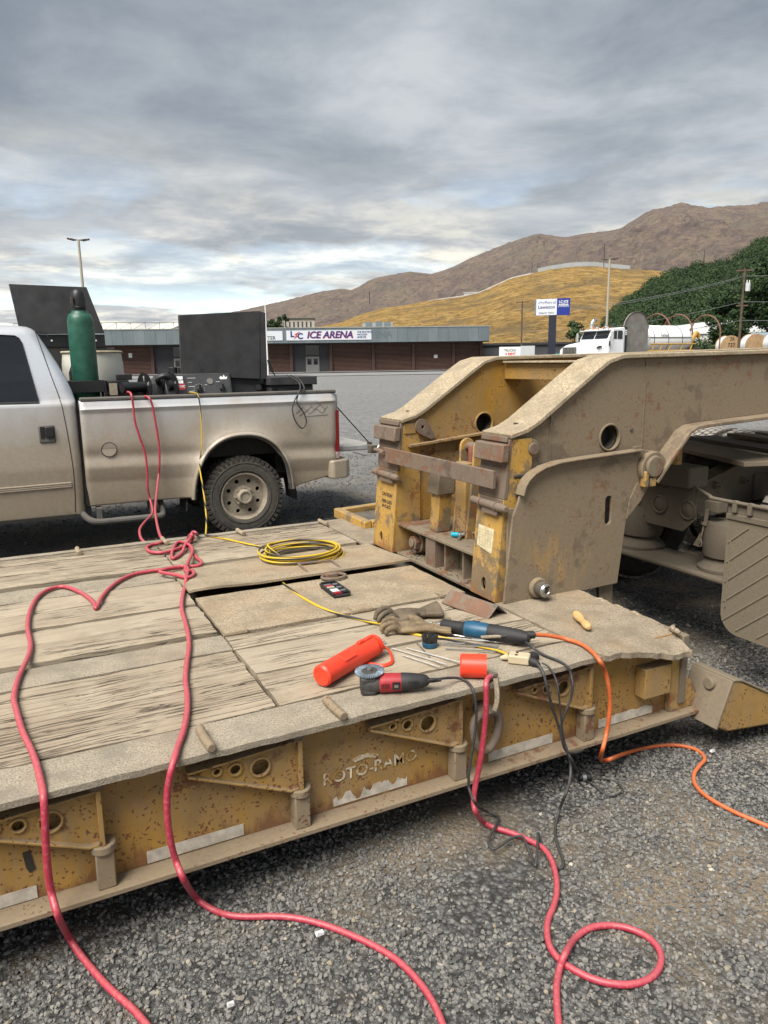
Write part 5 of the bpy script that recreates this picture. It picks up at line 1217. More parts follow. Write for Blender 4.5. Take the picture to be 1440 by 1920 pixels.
for a, b in zip(cols, cols[1:]):
    MB().box(a-.22, a+.22, 1.75, 2.16, -.6, 4.25).build('column', m_browncol, ar, local=True)
    if (a, b) in ((6.4, 12.2), (26.6, 32.5)): continue
    me = rib.mesh('ribbed_panel'); me.transform(Matrix.Diagonal((b-a-.44, 1, 1, 1)) @ Matrix.Identity(4)); me.transform(Matrix.Translation((a+.22, 0, 0)))
    me.materials.append(m_brownrib); o = bpy.data.objects.new('ribbed_panel', me); COL.objects.link(o); o.parent = ar
    MB().box(a+.23, b-.23, 2.02, 2.15, -.6, .30).build('wall_base', m_browncol, ar, local=True)
MB().box(55.28, 55.72, 1.75, 2.16, -.6, 4.25).build('column', m_browncol, ar, local=True)
m_doorw = flat('pale_door', (.26, .26, .25), .5, var=.08)
for c0, c1, d0 in ((26.6, 32.5, 28.75), (6.4, 12.2, 9.4)):
    dr_ = MB().box(d0, d0+2.0, 2.05, 2.16, -.3, 2.35).build('entrance_door', m_doorw, ar, local=True)
    for q in (0, 1):
        MB().box(d0+.10+q*.95, d0+.95+q*.95, 2.01, 2.05, -.15, 2.2).build('door_leaf', flat('door_leaf_grey', (.20, .20, .20), .5) if 'door_leaf_grey' not in bpy.data.materials else bpy.data.materials['door_leaf_grey'], dr_, local=True)
        MB().box(d0+.22+q*.95, d0+.83+q*.95, 1.985, 2.009, 1.2, 2.05).build('door_glass', m_glass, dr_, local=True)
    MB().box(d0, d0+2.0, 2.1, 2.17, 2.6, 4.0).build('transom', m_glass, ar, local=True)
for s, z, w_, h_ in ((3.0, 2.55, .5, .65), (-1.05, 1.6, .9, .55), (48.2, 1.9, .55, .5)): MB().box(s, s+w_, 2.03, 2.07, z, z+h_).build('wall_notice', m_white, ar, local=True)
# roof plant and rail
hv = MB().box(37.6, 42.0, 2.6, 5, 6.552, 7.25).build('roof_unit', flat('roof_unit_grey', (.30, .34, .34), .6, var=.15, scale=2), ar, local=True)
for x in (37.9, 39.4, 40.7): MB().box(x, x+.9, 2.5, 2.599, 6.7, 7.35+.1*(x > 39 and x < 40)).build('unit_louvre', m_fascia2, hv, local=True)
m_rail = flat('weathered_rail', (.20, .185, .16), .7)
for i in range(14):
    s = -14+i*2.1
    if i < 13:
        MB().tube([(s, 6.0, 6.55), (s, 6.0, 7.75)], .045, 6).build('rail_post', m_rail, ar, local=True); MB().tube([(s, 6.0, 6.6), (s+2.1, 6.0, 7.7)], .03, 6).build('rail_brace', m_rail, ar, local=True)
MB().tube([(-14, 6, 7.75), (13.3, 6, 7.75)], .05, 6).build('rail_top', m_rail, ar, local=True)
# signs
m_signw = flat('white_sign_face', (.62, .65, .70), .5, var=.03, scale=1); m_navy = flat('navy_lettering', (.025, .030, .15), .5, var=.1); m_redl = flat('red_lettering', (.55, .03, .05), .5, var=.1); m_ghost = flat('ghost_lettering', (.105, .135, .150), .6)
def sgn(x, z, d=.0): return frame_m(Vector((x, -.08-d, z)), (1, 0, 0), (0, 0, 1))
sb = MB().box(26.05, 38.5, -.07, -.002, 4.70, 6.10).build('ice_arena_sign', m_signw, ar, local=True)
kw = dict(off_parent=False)
text_obj('sign_shadow', 'ICE ARENA', 1.36, m_redl, sb, sgn(32.42, 5.36, .002), bold=.03, shear=.22, **kw)
text_obj('sign_lettering', 'ICE ARENA', 1.36, m_navy, sb, sgn(32.35, 5.41, .008), bold=.035, shear=.22, **kw)
text_obj('sign_emblem', 'L', 1.15, m_navy, sb, sgn(26.9, 5.55, .004), bold=.05, **kw); text_obj('sign_emblem', 'C', 1.15, m_navy, sb, sgn(28.05, 5.25, .004), bold=.05, **kw)
bolt = [(27.1, 4.85), (27.75, 5.35), (27.5, 5.42), (28.1, 5.98), (27.2, 5.55), (27.45, 5.46)]
MB().prism(bolt, 'y', -.098, -.0805).build('sign_bolt', m_redl, sb, local=True)
for i, s_ in enumerate(('•ICE SKATING', '•HOCKEY', '•EVENTS')): text_obj('sign_bullets', s_, .36, m_navy, sb, sgn(36.35, 5.80-i*.38, .004), align='LEFT', bold=.012, **kw)
text_obj('ghost_letters', 'ENA', 1.35, m_ghost, ar, frame_m(Vector((40.3, -.004, 5.35)), (1, 0, 0), (0, 0, 1)), off_parent=False, bold=.03)
sb2 = MB().box(16.5, 25.5, -.07, -.002, 4.72, 6.05).build('port_center_sign', m_signw, ar, local=True)
text_obj('sign_lettering', 'PORT', .70, m_letterblk, sb2, sgn(21.6, 5.72, .004), bold=.008, **kw); text_obj('sign_lettering', 'CENTER', .70, m_letterblk, sb2, sgn(23.2, 5.05, .004), bold=.008, **kw)
# kerb and the lighter drive lane in front of it
def lane(name, d0, d1, mat, dz0, n=60, kind='structure'):
    nr = Vector((UX.y, -UX.x, 0)); mb = MB()
    for v in range(5):
        for i in range(n+1):
            p = A0+UX*(-40+i*150/n)+nr*(d0+(d1-d0)*v/4); mb.v.append((p.x, p.y, gh(p.x, p.y)+dz0))
    for v in range(4):
        for i in range(n): q = v*(n+1)+i; mb.f.append((q, q+1, q+n+2, q+n+1))
    return tag(mb.build(name, mat, None), kind=kind)
lane('asphalt_lane', 7, 26, flat('pale_asphalt', (.205, .205, .20), .9, var=.22, scale=.35), .05)
lane('pavement', -2, 6.0, m_curb, .14)

# ------------------------------------------------------------------ poles, signs, wires
m_galv = flat('weathered_pole', (.36, .32, .26), .6, var=.12); m_polewood = flat('utility_pole_wood', (.09, .062, .042), .9, var=.3, scale=5)
def lamp_post(label, x, y, h, r, rz, group='parking lot light poles'):
    z = gh(x, y); T = thing('light_pole', label, 'light pole', (x, y, z), rz, group)
    MB().cyl((0, 0, 0), (0, 0, h), r, 12, r*.6).build('pole', m_galv, T, local=True)
    MB().box(-.5, .5, -.03, .03, h-.06, h).build('cross_arm', m_dark, T, local=True)
    for s in (-1, 1):
        m = Matrix.Translation((s*.52, 0, h)) @ Matrix.Rotation(-s*.25, 4, 'Y'); MB().box(-.24, .24, -.14, .14, -.05, .04, m).build('lamp_head', m_dark, T, local=True)
        m = Matrix.Translation((s*.35, .1, h+.02)) @ Matrix.Rotation(-s*.2, 4, 'Y'); MB().box(-.2, .2, -.12, .12, -.05, .03, m).build('lamp_head', m_dark, T, local=True)
    return T
lamp_post('light pole on the left rising behind the raised tool box lid', 5.45, 59.75, 10.5, .14, -.1)
lamp_post('light pole on the right rising above the white semi truck', 51.15, 54.85, 10.0, .15, -.9)
fp = thing('flag_pole', 'thin white flagpole standing in front of the arena', 'flagpole', (25.98, 80.93, 0)); MB().cyl((25.98, 80.93, 0), (25.98, 80.93, 8.4), .09, 10, .06).build('pole', m_white, fp); MB().box(25.75, 26.2, 80.80, 80.86, 1.5, 1.9).build('pole_notice', m_white, fp)
z = gh(39.15, 48.08); rz = -R(39.2)
sg = thing('pylon_sign', 'two-panel white and blue pylon sign on a dark post', 'sign', (39.15, 48.08, z), rz)
MB().box(-.30, .30, -.16, .16, 0, 5.05-z).build('post', flat('navy_post', (.012, .016, .03), .5), sg, local=True)
MB().box(-1.42, -1.30, -.20, .20, 5.02-z, 6.26-z).build('sign_edge', m_fascia, sg, local=True)
pw_ = MB().box(-1.30, .30, -.20, .20, 5.02-z, 6.26-z).build('white_panel', m_signw, sg, local=True); pb_ = MB().box(.302, 1.32, -.205, .20, 5.0-z, 6.28-z).build('blue_panel', flat('royal_blue_panel', (.012, .03, .24), .45, var=.05), sg, local=True)
def sg_m(x, zz): return frame_m(Vector((x, -.212, zz-z)), (1, 0, 0), (0, 0, 1))
text_obj('sign_lettering', 'Port of', .30, m_navy, pw_, sg_m(-.20, 5.98), **kw); text_obj('sign_lettering', 'Lewiston', .36, m_navy, pw_, sg_m(-.50, 5.63), bold=.004, **kw); text_obj('sign_lettering', 'Seaport Idaho', .21, m_letterblk, pw_, sg_m(-.50, 5.20), **kw)
MB().tube([(-1.15, -.206, 5.92-z), (-.95, -.206, 6.05-z), (-.8, -.206, 5.95-z), (-.65, -.206, 6.02-z)], .02, 5).build('sign_ridge', m_navy, pw_, local=True)
text_obj('sign_lettering', 'LC ICE', .24, m_white, pb_, sg_m(.81, 6.02), bold=.008, **kw); text_obj('sign_lettering', 'ARENA', .24, m_white, pb_, sg_m(.81, 5.78), bold=.008, **kw); MB().box(.38, 1.24, -.209, -.2055, 5.63-z, 5.65-z).build('sign_rule', m_white, pb_, local=True)
def util_pole(label, x, y, h, arms, transformer, rz=0):
    z = gh(x, y); T = thing('utility_pole', label, 'utility pole', (x, y, z), rz, 'wooden utility poles'); MB().cyl((0, 0, 0), (0, 0, h), .13, 10, .09).build('pole', m_polewood, T, local=True)
    for hz, w_ in arms: MB().box(-w_, w_, -.06, .06, hz-.07, hz+.07).build('cross_arm', m_polewood, T, local=True)
    if transformer:
        q = MB().cyl((.35, -.2, h-2.1), (.35, -.2, h-1.35), .22, 14).build('transformer', flat('transformer_grey', (.5, .52, .54), .5), T, local=True); 
        for s in (-.1, .1): MB().cyl((.35+s, -.2, h-1.35), (.35+s, -.2, h-1.1), .04, 8).build('bushing', m_white, q, local=True)
    return T
util_pole('slim wooden utility pole between the arena and the pylon sign', 66.1, 87.93, 9.2, ((9.0, .9), ), False, -.6)
util_pole('wooden utility pole with a grey transformer at the right edge', 62.9, 49.5, 8.4, ((8.2, .8), (5.0, .5)), True, -.8)
m_wire = flat('overhead_wire', (.16, .17, .17), .5)
P2 = Vector((62.75, 49.6, 0)); Q1 = Vector((66.05, 87.96, 0))
def wire(a, b, sag, label):
    pts = [Vector(a).lerp(Vector(b), i/16)-Vector((0, 0, sag*4*(i/16)*(1-i/16))) for i in range(17)]
    return tag(MB().tube(pts, .022, 5).build('overhead_wire', m_wire), label, 'wire', 'overhead wires')
for i, (za, zb, l) in enumerate(((8.95, 8.6, 'topmost overhead wire sloping down left from the transformer pole'), (8.75, 8.3, 'second overhead wire just below the topmost one'), (6.6, 5.6, 'middle overhead wire crossing the wooded slope'), (4.9, 4.6, 'lowest overhead wire crossing behind the tank'))):
    wire((62.75-.5*(i == 1), 49.6, za), (66.05, 87.96, zb), .9, l)
for i, (za, l) in enumerate(((9.0, 'upper overhead wire leaving the frame right of the transformer pole'), (6.65, 'middle overhead wire leaving the frame right of the transformer pole'), (4.95, 'low overhead wire leaving the frame right of the transformer pole'))): wire((62.75, 49.6, za), (80, 28, za-.1), .3, l)
# ------------------------------------------------------------------ hilltop and mid-distance buildings
def block(name, label, x, y, z, w_, d, h, rz, wall, roofc, parts=(), cat='building', group=None, over=.3):
    T = thing(name, label, cat, (x, y, z), rz, group); MB().box(-w_/2, w_/2, -d/2, d/2, -2, h).build('wall', wall, T, local=True); MB().box(-w_/2-over, w_/2+over, -d/2-over, d/2+over, h+.003, h+.35).build('roof', roofc, T, local=True); return T
m_pale = flat('pale_concrete', (.42, .40, .36), .8, var=.08, scale=.5); m_greenroof = flat('dark_green_roof', (.03, .055, .045), .7)
hb = block('hall_building', 'pale hall with green roof above the arena sign', 89.9, 244, 9.5, 10.6, 8, 6.0, -R(20.5), m_pale, m_greenroof)
for i in range(7): MB().box(-4.6+i*1.4, -4.1+i*1.4, -4.06, -4.002, .5, 5.2).build('wall_slot', m_char, hb, local=True)
m_hill = flat('hilltop_grey', (.30, .32, .33), .7, var=.1, scale=.2); m_hillw = flat('hilltop_white_roof', (.48, .49, .50), .7)
def ridge_wall(name, label, pts, th, h, mat, cat):
    mb = MB()
    for (a0, t0), (a1, t1) in zip(pts, pts[1:]):
        r0 = 424; p0 = Vector((r0*math.sin(R(a0)), r0*math.cos(R(a0)), 1.7+t0*r0)); p1 = Vector((r0*math.sin(R(a1)), r0*math.cos(R(a1)), 1.7+t1*r0)); n_ = Vector((math.sin(R(a0)), math.cos(R(a0)), 0))*th
        mb.add([p0-Vector((0, 0, 3)), p1-Vector((0, 0, 3)), p1+Vector((0, 0, h)), p0+Vector((0, 0, h)), p0+n_-Vector((0, 0, 3)), p1+n_-Vector((0, 0, 3)), p1+n_+Vector((0, 0, h)), p0+n_+Vector((0, 0, h))], [(0, 1, 2, 3), (7, 6, 5, 4), (3, 2, 6, 7), (0, 3, 7, 4), (1, 5, 6, 2)])
    return tag(mb.build(name, mat), label, cat)
ridge_wall('hilltop_building', 'long grey roof line along the crest of the golden hill', [(38.0, .1065), (39.0, .1095), (40.2, .1118), (41.0, .1120), (41.9, .1117), (43.0, .1085), (44.4, .1050)], 12, 2.2, m_hill, 'building')
ridge_wall('hilltop_barrier', 'thin pale barrier along the left crest of the golden hill', [(30.0, .0738), (32.64, .0792), (33.82, .0834), (35.38, .0946), (36.15, .1001), (37.68, .1051)], 1, .8, m_hillw, 'barrier')
block('house', 'tiny white house on the golden hill crest', 235.7, 359.7, 36.0, 9, 5, 1.6, -R(33), m_hillw, m_hillw)
for i, (x, y, z, h, l) in enumerate(((158, 330, 28, 6.0, 'thin pole on the lower left of the golden hill'), (258.5, 336, 44.5, 7.5, 'slender pole beside the hilltop roof left end'), (287, 312, 46, 14, 'slender pole in the middle of the hilltop'), (321, 277, 40, 14, 'slender pole at the right end of the hilltop'))):
    tag(MB().cyl((x, y, z), (x, y, z+h), .22, 6).build('hill_pole', m_dark), l, 'pole', 'poles on the hill')
block('shed', 'dark low shed in front of the golden hill', 76.5, 103, 1.2, 22, 8, 2.6, -R(37), m_char, flat('black_shed_roof', (.03, .03, .033), .8))
wr = block('warehouse', 'white-roofed warehouse at the right beyond the tank', 101.5, 83.5, 1.8, 17, 10, 3.2, -R(50), m_white, m_white)
MB().prism([(-9, 3.55), (9, 3.55), (9, 4.6), (0, 5.2), (-9, 4.2)], 'y', -5.2, 5.2).build('roof_slope', m_white, wr, local=True)
MB().box(-8.5, 8.5, -5.4, -5.0, .0, 2.4).build('awning', m_pale, wr, local=True)
ct = block('container', 'pale blue shipping container behind the cable reels', 81.2, 58.5, 1.6, 6.0, 2.4, 2.3, -R(53), flat('container_blue', (.24, .33, .42), .6, var=.1), flat('container_blue_top', (.3, .38, .45), .6), cat='container', over=.02)
for i in range(20): MB().box(-2.9+i*.3, -2.78+i*.3, -1.24, -1.2, .1, 2.2).build('rib', m_fascia2, ct, local=True)
# box trailer, small cars, portable toilet
bt = thing('box_trailer', 'white box trailer with red lettering past the arena corner', 'trailer', (62.6, 85.6, gh(62.6, 85.6)), -R(36)); zz = gh(62.6, 85.6)
MB().box(-1.6, 1.3, -1.0, 1.0, .9, 3.25-zz).build('box_body', m_white, bt, local=True); MB().box(1.32, 3.2, -1.0, 1.0, .9, 3.35-zz).build('box_front', flat('pale_grey_box', (.45, .47, .48), .5), bt, local=True)
text_obj('trailer_lettering', 'TRUCKS', .42, m_letterblk, bt, frame_m(Vector((-.15, -1.01, 2.65-zz+.1)), (1, 0, 0), (0, 0, 1)), off_parent=False, bold=.01); text_obj('trailer_lettering', '4 RENT', .44, m_redl, bt, frame_m(Vector((-.05, -1.01, 2.18-zz+.1)), (1, 0, 0), (0, 0, 1)), off_parent=False, bold=.02)
for x in (-1.1, 2.6): MB().cyl((x, -.95, .45), (x, -.7, .45), .45, 14).build('wheel', m_black, bt, local=True)
def small_car(label, x, y, rz, colr):
    z = gh(x, y); T = thing('parked_car', label, 'car', (x, y, z), rz, 'cars parked behind the sign')
    MB().prism([(-2.1, .35), (2.1, .35), (2.15, .75), (1.2, .92), (.7, 1.42), (-.9, 1.45), (-1.5, .98), (-2.15, .9)], 'y', -.85, .85).build('body', colr, T, local=True, bevel=.05)
    MB().prism([(.62, 1.36), (1.02, .95), (-1.25, .98), (-.86, 1.38)], 'y', -.862, .862).build('windows', m_glass, T, local=True)
    for x_ in (-1.3, 1.35):
        for s in (-1, 1): MB().cyl((x_, s*.70, .33), (x_, s*.87, .33), .33, 16).build('wheel', m_black, T, local=True)
small_car('white car parked just left of the pylon post', 64.3, 78.8, .3, m_white); small_car('pale grey car beyond the wooden utility pole', 68.5, 86, -.2, flat('silver_car', (.45, .46, .47), .4)); small_car('dark car at the arena corner', 66.0, 92.5, .3, m_char)
pt = block('portable_toilet', 'teal portable toilet right of the pylon post', 44.8, 53.8, gh(44.8, 53.8), 1.1, 1.1, 1.35, -R(40), flat('teal_plastic', (.03, .30, .30), .5), flat('teal_plastic_roof', (.04, .34, .33), .5), cat='toilet', over=.05)

# ------------------------------------------------------------------ white semi truck, bulkhead, tank trailer, reels
zs_ = gh(28.6, 31.5)
sm = thing('semi_truck', 'white conventional semi truck with chrome stack facing left', 'semi truck', (28.6, 31.7, zs_))
m_wt = flat('white_truck_paint', (.74, .76, .78), .3, var=.05); m_chrome = flat('chrome', (.75, .75, .75), .12, metal=1, var=.05); m_amber = flat('amber_lens', (.55, .18, .03), .3)
hood = MB()
secs = [(27.10, .84, 1.65, 2.28), (27.25, .92, 1.2, 2.40), (27.7, .96, 1.2, 2.47), (28.3, 1.0, 1.2, 2.58), (28.75, 1.06, 1.2, 2.66)]
for x, hw, z0, z1 in secs:
    for k_ in range(13):
        a = math.pi*k_/12; y = -math.cos(a)*hw; zz_ = z0+(z1-z0)*(abs(math.sin(a))**.28); hood.v.append((x, 31.75+y, zz_))
for i in range(len(secs)-1):
    for k_ in range(12): q = i*13+k_; hood.f.append((q, q+1, q+14, q+13))
hood.f.append(tuple(range(13)))
hb_ = hood.build('hood', m_wt, sm, smooth=50)
MB().box(27.04, 27.10, 31.2, 32.3, 1.3, 2.25).build('grille', m_chrome, sm)
for i in range(9): MB().box(27.015, 27.04, 31.25+i*.115, 31.29+i*.115, 1.32, 2.22).build('grille_bar', m_dark, sm)
MB().box(26.95, 27.15, 30.6, 32.9, .95, 1.3).build('bumper', m_chrome, sm, bevel=.03)
cabm = MB().prism([(28.72, 1.2), (28.72, 2.62), (28.98, 3.12), (29.05, 3.20), (29.75, 3.26), (29.88, 3.22), (29.90, 1.2)], 'y', 30.62, 32.88).build('cab', m_wt, sm, bevel=.06, seg=3)
for y0, y1 in ((30.72, 31.72), (31.78, 32.78)):
    wv = [Vector((28.715, y, z)) for y, z in ((y0, 2.66), (y1, 2.66), (y1, 3.08), (y0, 3.08))]
    for v_ in wv: v_.x = 28.72+(v_.z-2.62)*.26/.50-.012
    MB().add(wv, [(0, 1, 2, 3)]).build('windshield', m_glass, cabm)
MB().box(28.66, 29.10, 30.66, 32.84, 3.10, 3.135).build('sun_visor', m_wt, cabm)
MB().prism([(28.98, 2.66), (29.08, 3.06), (29.30, 3.08), (29.30, 2.64)], 'y', 30.605, 30.615).build('side_window', m_glass, cabm); MB().prism([(29.36, 2.64), (29.36, 3.08), (29.66, 3.08), (29.70, 3.02), (29.70, 2.64)], 'y', 30.605, 30.615).build('side_window', m_glass, cabm)
for x in (28.86, 29.80): MB().box(x, x+.012, 30.612, 30.619, 1.3, 3.0).build('door_seam', m_dark, cabm)
MB().box(28.74, 28.82, 30.58, 30.615, 2.28, 2.52).build('vent', m_dark, cabm)
MB().prism([(28.05, 2.22), (28.25, 2.30), (28.42, 2.28), (28.36, 2.20), (28.15, 2.16)], 'y', 30.735, 30.80).build('head_lamp', m_dark, sm)
for i in range(5): MB().tube([(28.98, 30.95+i*.40, 3.20), (29.0, 30.95+i*.40, 3.29)], [.06, .03], 8).build('marker_lamp', m_amber, cabm)
MB().tube(spl([(29.62, 32.95, 1.5), (29.62, 32.95, 3.3), (29.64, 32.95, 3.55), (29.76, 32.95, 3.72), (29.9, 32.95, 3.74)], 5), .10, 12).build('exhaust_stack', m_chrome, sm)
for y in (30.38, 33.1):
    MB().tube([(28.75, y+(.2 if y < 31 else -.2), 3.05), (28.75, y, 3.05), (28.75, y, 2.45), (28.78, y+(.2 if y < 31 else -.2), 2.45)], .018, 6).build('mirror_frame', m_chrome, sm); MB().box(28.72, 28.77, y-.10, y+.06, 2.52, 3.0).build('mirror', m_chrome, sm, bevel=.01)
for i in range(2): MB().tube([(29.2+i*.2, 31.2+i*.9, 3.27), (28.95+i*.2, 31.2+i*.9, 3.34)], [.05, .07], 10).build('air_horn', m_chrome, sm)
MB().box(29.92, 30.10, 30.7, 32.8, 1.2, 3.28).build('headache_rack', m_blackmetal, sm)
for i in range(3):
    for j in range(3): MB().box(29.94+i*.045, 29.975+i*.045, 30.685, 30.699, 2.85+j*.10, 2.92+j*.10).build('rack_opening', m_white, sm)
MB().box(27.2, 36.5, 31.3, 32.2, .8, 1.1).build('frame', m_dark, sm)
for x in (27.7, 33.5, 34.8):
    for y in (30.75, 32.5): MB().cyl((x, y, .52+zs_*.3), (x, y+.3, .52+zs_*.3), .52, 24).build('wheel', m_black, sm)
m_conc = flat('stained_grey_bulkhead', (.17, .165, .155), .8, var=.35, scale=2.2, dust=.2)
bk = thing('bulkhead', 'tall rounded grey bulkhead plate standing behind the white cab', 'bulkhead', (31.0, 31.4, zs_))
arcb = [(30.2, 1.1), (31.95, 1.1)]+[(31.075+.875*math.cos(a), 3.20+.90*math.sin(a)) for a in np.linspace(0, math.pi, 18)]
MB().prism(arcb, 'y', 31.0, 31.14).build('bulkhead_plate', m_conc, bk, bevel=.01)
MB().tube([(p[0], 31.0, p[1]) for p in arcb[2:]], .03, 6).build('bulkhead_rim', m_dark, bk); MB().box(30.3, 30.5, 31.15, 32.0, zs_, 1.4).build('bulkhead_foot', m_dark, bk); MB().box(31.6, 31.8, 31.15, 32.0, zs_, 1.4).build('bulkhead_foot', m_dark, bk)
tz = 2.62; tkx = thing('tank_trailer', 'white tank on a yellow frame with dark bands', 'tank', (34, 32, zs_))
tank = MB().lathe([(.0, -.0), (.5, .02), (.75, .12), (.82, .3), (.82, 3.35), (.75, 3.6), (.5, 3.75), (.0, 3.8)], 36, frame_m(Vector((32.05, 31.95, tz)), (0, 1, 0), (0, 0, 1)), cap=False).build('tank_shell', m_wt, tkx, smooth=60)
for x in (32.6, 33.7, 34.8): MB().tube([(x, 31.95+.825*math.cos(a), tz+.825*math.sin(a)) for a in np.linspace(0, 2*math.pi, 36, endpoint=False)], .018, 6, closed=True).build('tank_band', m_dark, tank)
MB().tube([(32.1, 31.12, 2.74), (35.5, 31.12, 2.74)], .02, 6).build('tank_rail', m_dark, tank)
text_obj('tank_lettering', 'Temco', .22, m_letterblk, tank, frame_m(Vector((33.35, 31.10, 2.86)), (1, 0, 0), (0, 0, 1)), bold=.006)
m_yfr = flat('ochre_frame_paint', (.42, .24, .05), .6, var=.2)
MB().tube([(32.15, 31.0, 2.36), (35.7, 31.0, 2.38)], .04, 8).build('frame_rail', m_yfr, tkx); MB().tube([(32.0, 31.0, 2.0), (35.7, 31.0, 2.0)], .05, 8).build('frame_rail', m_yfr, tkx)
for x in (32.3, 32.9, 33.6, 34.5, 35.3): MB().tube([(x+.15, 31.0, 2.36), (x, 31.0, 2.0)], .04, 6).build('frame_strut', m_yfr, tkx)
MB().box(35.4, 36.3, 31.1, 32.6, 1.5, 2.2).build('pump_box', m_dark, tkx); MB().tube(spl([(35.6, 31.4, 2.2), (35.9, 31.3, 2.8), (36.1, 31.3, 3.0), (36.3, 31.3, 2.75)], 5), .12, 8).build('pump_pipe', m_yfr, tkx)
MB().box(32, 36.3, 31.2, 32.7, 1.2, 1.6).build('trailer_bed', m_dark, tkx)
for x in (33.6, 34.9): MB().cyl((x, 31.0, zs_+.5), (x, 31.4, zs_+.5), .5, 22).build('wheel', m_black, tkx)
m_hoop = flat('rusty_hoop', (.17, .085, .055), .8, var=.3)
for i, (x, y, l) in enumerate(((34.6, 33.0, 'rusty steel hoop standing nearest the white tank'), (36.6, 33.2, 'rusty steel hoop in the middle of the three'), (39.0, 33.2, 'rusty steel hoop farthest right of the three'))):
    pts = [(x, y+1.15, .5), (x, y+1.15, 3.0)]+[(x, y+1.15*math.cos(a), 3.0+1.15*math.sin(a)) for a in np.linspace(0, math.pi, 16)]+[(x, y-1.15, 3.0), (x, y-1.15, .5)]
    tag(MB().tube(pts, .045, 8).build('steel_hoop', m_hoop), l, 'hoop', 'rusty hoops behind the tank')
t = NT('reel_wood'); gw = t.noise(1, 6, .6, t.mapping((22, 1, 2.0))); t.set('Base Color', t.ramp(gw, [(.3, (.23, .14, .07)), (.55, (.42, .28, .15)), (.7, (.52, .37, .22))])).set('Roughness', .85); m_reelw = t.m
for i, (x, y, rz, l) in enumerate(((75.5, 60.9, 0, 'cable reel with white wrap and numbers chalked on its wooden disc'), (75.6, 57.7, 0, 'cable reel with a plain wooden disc, second from the left'), (75.4, 54.7, 0, 'cable reel cut by the right edge of the photo'))):
    zc = gh(x, y)+1.18; rl = thing('wooden_reel', l, 'cable reel', (x, y, gh(x, y)), R(-24), 'wooden cable reels')
    for j, yy in enumerate((-.65, .65)):
        MB().cyl((0, yy-.05, 1.18), (0, yy+.05, 1.18), 1.18, 40).build('reel_disc', m_reelw, rl, local=True)
        if j == 0:
            for q in range(15): 
                xx = -1.1+q*.155; hh = math.sqrt(max(0, 1.17**2-xx*xx))
                if hh > .15: MB().box(xx, xx+.135, -.735, -.70, 1.18-hh*.98, 1.18+hh*.98).build('plank', m_reelw, rl, local=True)
    MB().cyl((0, -.6, 1.18), (0, .6, 1.18), 1.10, 36).build('white_wrap', m_white, rl, local=True)
    if i == 0:
        text_obj('chalk_lettering', '26', .55, m_letterblk, rl, frame_m(Vector((.1, -.742, 1.95)), (1, 0, 0), (0, 0, 1)), off_parent=False, bold=.01); text_obj('chalk_lettering', '727', .6, m_letterblk, rl, frame_m(Vector((.05, -.742, 1.25)), (1, 0, 0), (0, 0, 1)), off_parent=False, bold=.01)
# ------------------------------------------------------------------ cables, hoses and cords
CAB = {}
CAB['lead_left'] = [(1.077,7.05,1.383),(1.085,7.03,1.408),(1.109,6.955,1.391),(1.132,6.955,1.318),(1.148,6.955,1.158),(1.162,6.955,0.963),(1.154,6.955,0.791),(1.135,6.955,0.668),(1.063,6.7,0.54),(0.967,6.2,0.515),(0.877,5.6,0.527),(0.782,4.9,0.586),(0.785,4.804,0.584),(0.746,4.696,0.584),(0.693,4.678,0.584),(0.65,4.61,0.584),(0.656,4.488,0.584),(0.716,4.439,0.584),(0.802,4.478,0.584),(0.886,4.568,0.584),(0.944,4.68,0.584),(0.938,4.613,0.62),(0.924,4.623,0.63),(0.919,4.694,0.584),(0.883,4.432,0.584),(0.87,4.226,0.584),(0.873,4.117,0.584),(0.847,4.042,0.584),(0.776,4.045,0.584),(0.675,4.052,0.584),(0.576,4.059,0.584),(0.489,4.038,0.584),(0.41,3.958,0.584),(0.343,3.837,0.584),(0.297,3.714,0.584),(0.27,3.618,0.584),(0.258,3.57,0.582),(0.248,3.542,0.584),(0.25,3.611,0.584),(0.233,3.731,0.584),(0.195,3.869,0.584),(0.14,3.981,0.584),(0.077,3.975,0.584),(0.025,3.895,0.584),(-0.01,3.755,0.584),(-0.033,3.572,0.584),(-0.041,3.384,0.584),(-0.035,3.206,0.584),(-0.042,3.082,0.584),(-0.063,2.958,0.584),(-0.086,2.825,0.584),(-0.099,2.671,0.584),(-0.091,2.547,0.584),(-0.077,2.398,0.584),(-0.056,2.26,0.584),(-0.045,2.17,0.584),(-0.039,2.089,0.584),(-0.034,2.03,0.575),(-0.034,1.995,0.567),(-0.036,1.985,0.522),(-0.041,1.985,0.443),(-0.044,1.985,0.363),(-0.042,1.985,0.288),(-0.031,1.95,0.235),(-0.014,2.089,0.06),(0.017,2.04,0.014),(0.068,1.903,0.014),(0.122,1.788,0.014),(0.155,1.696,0.014),(0.174,1.618,0.014)]
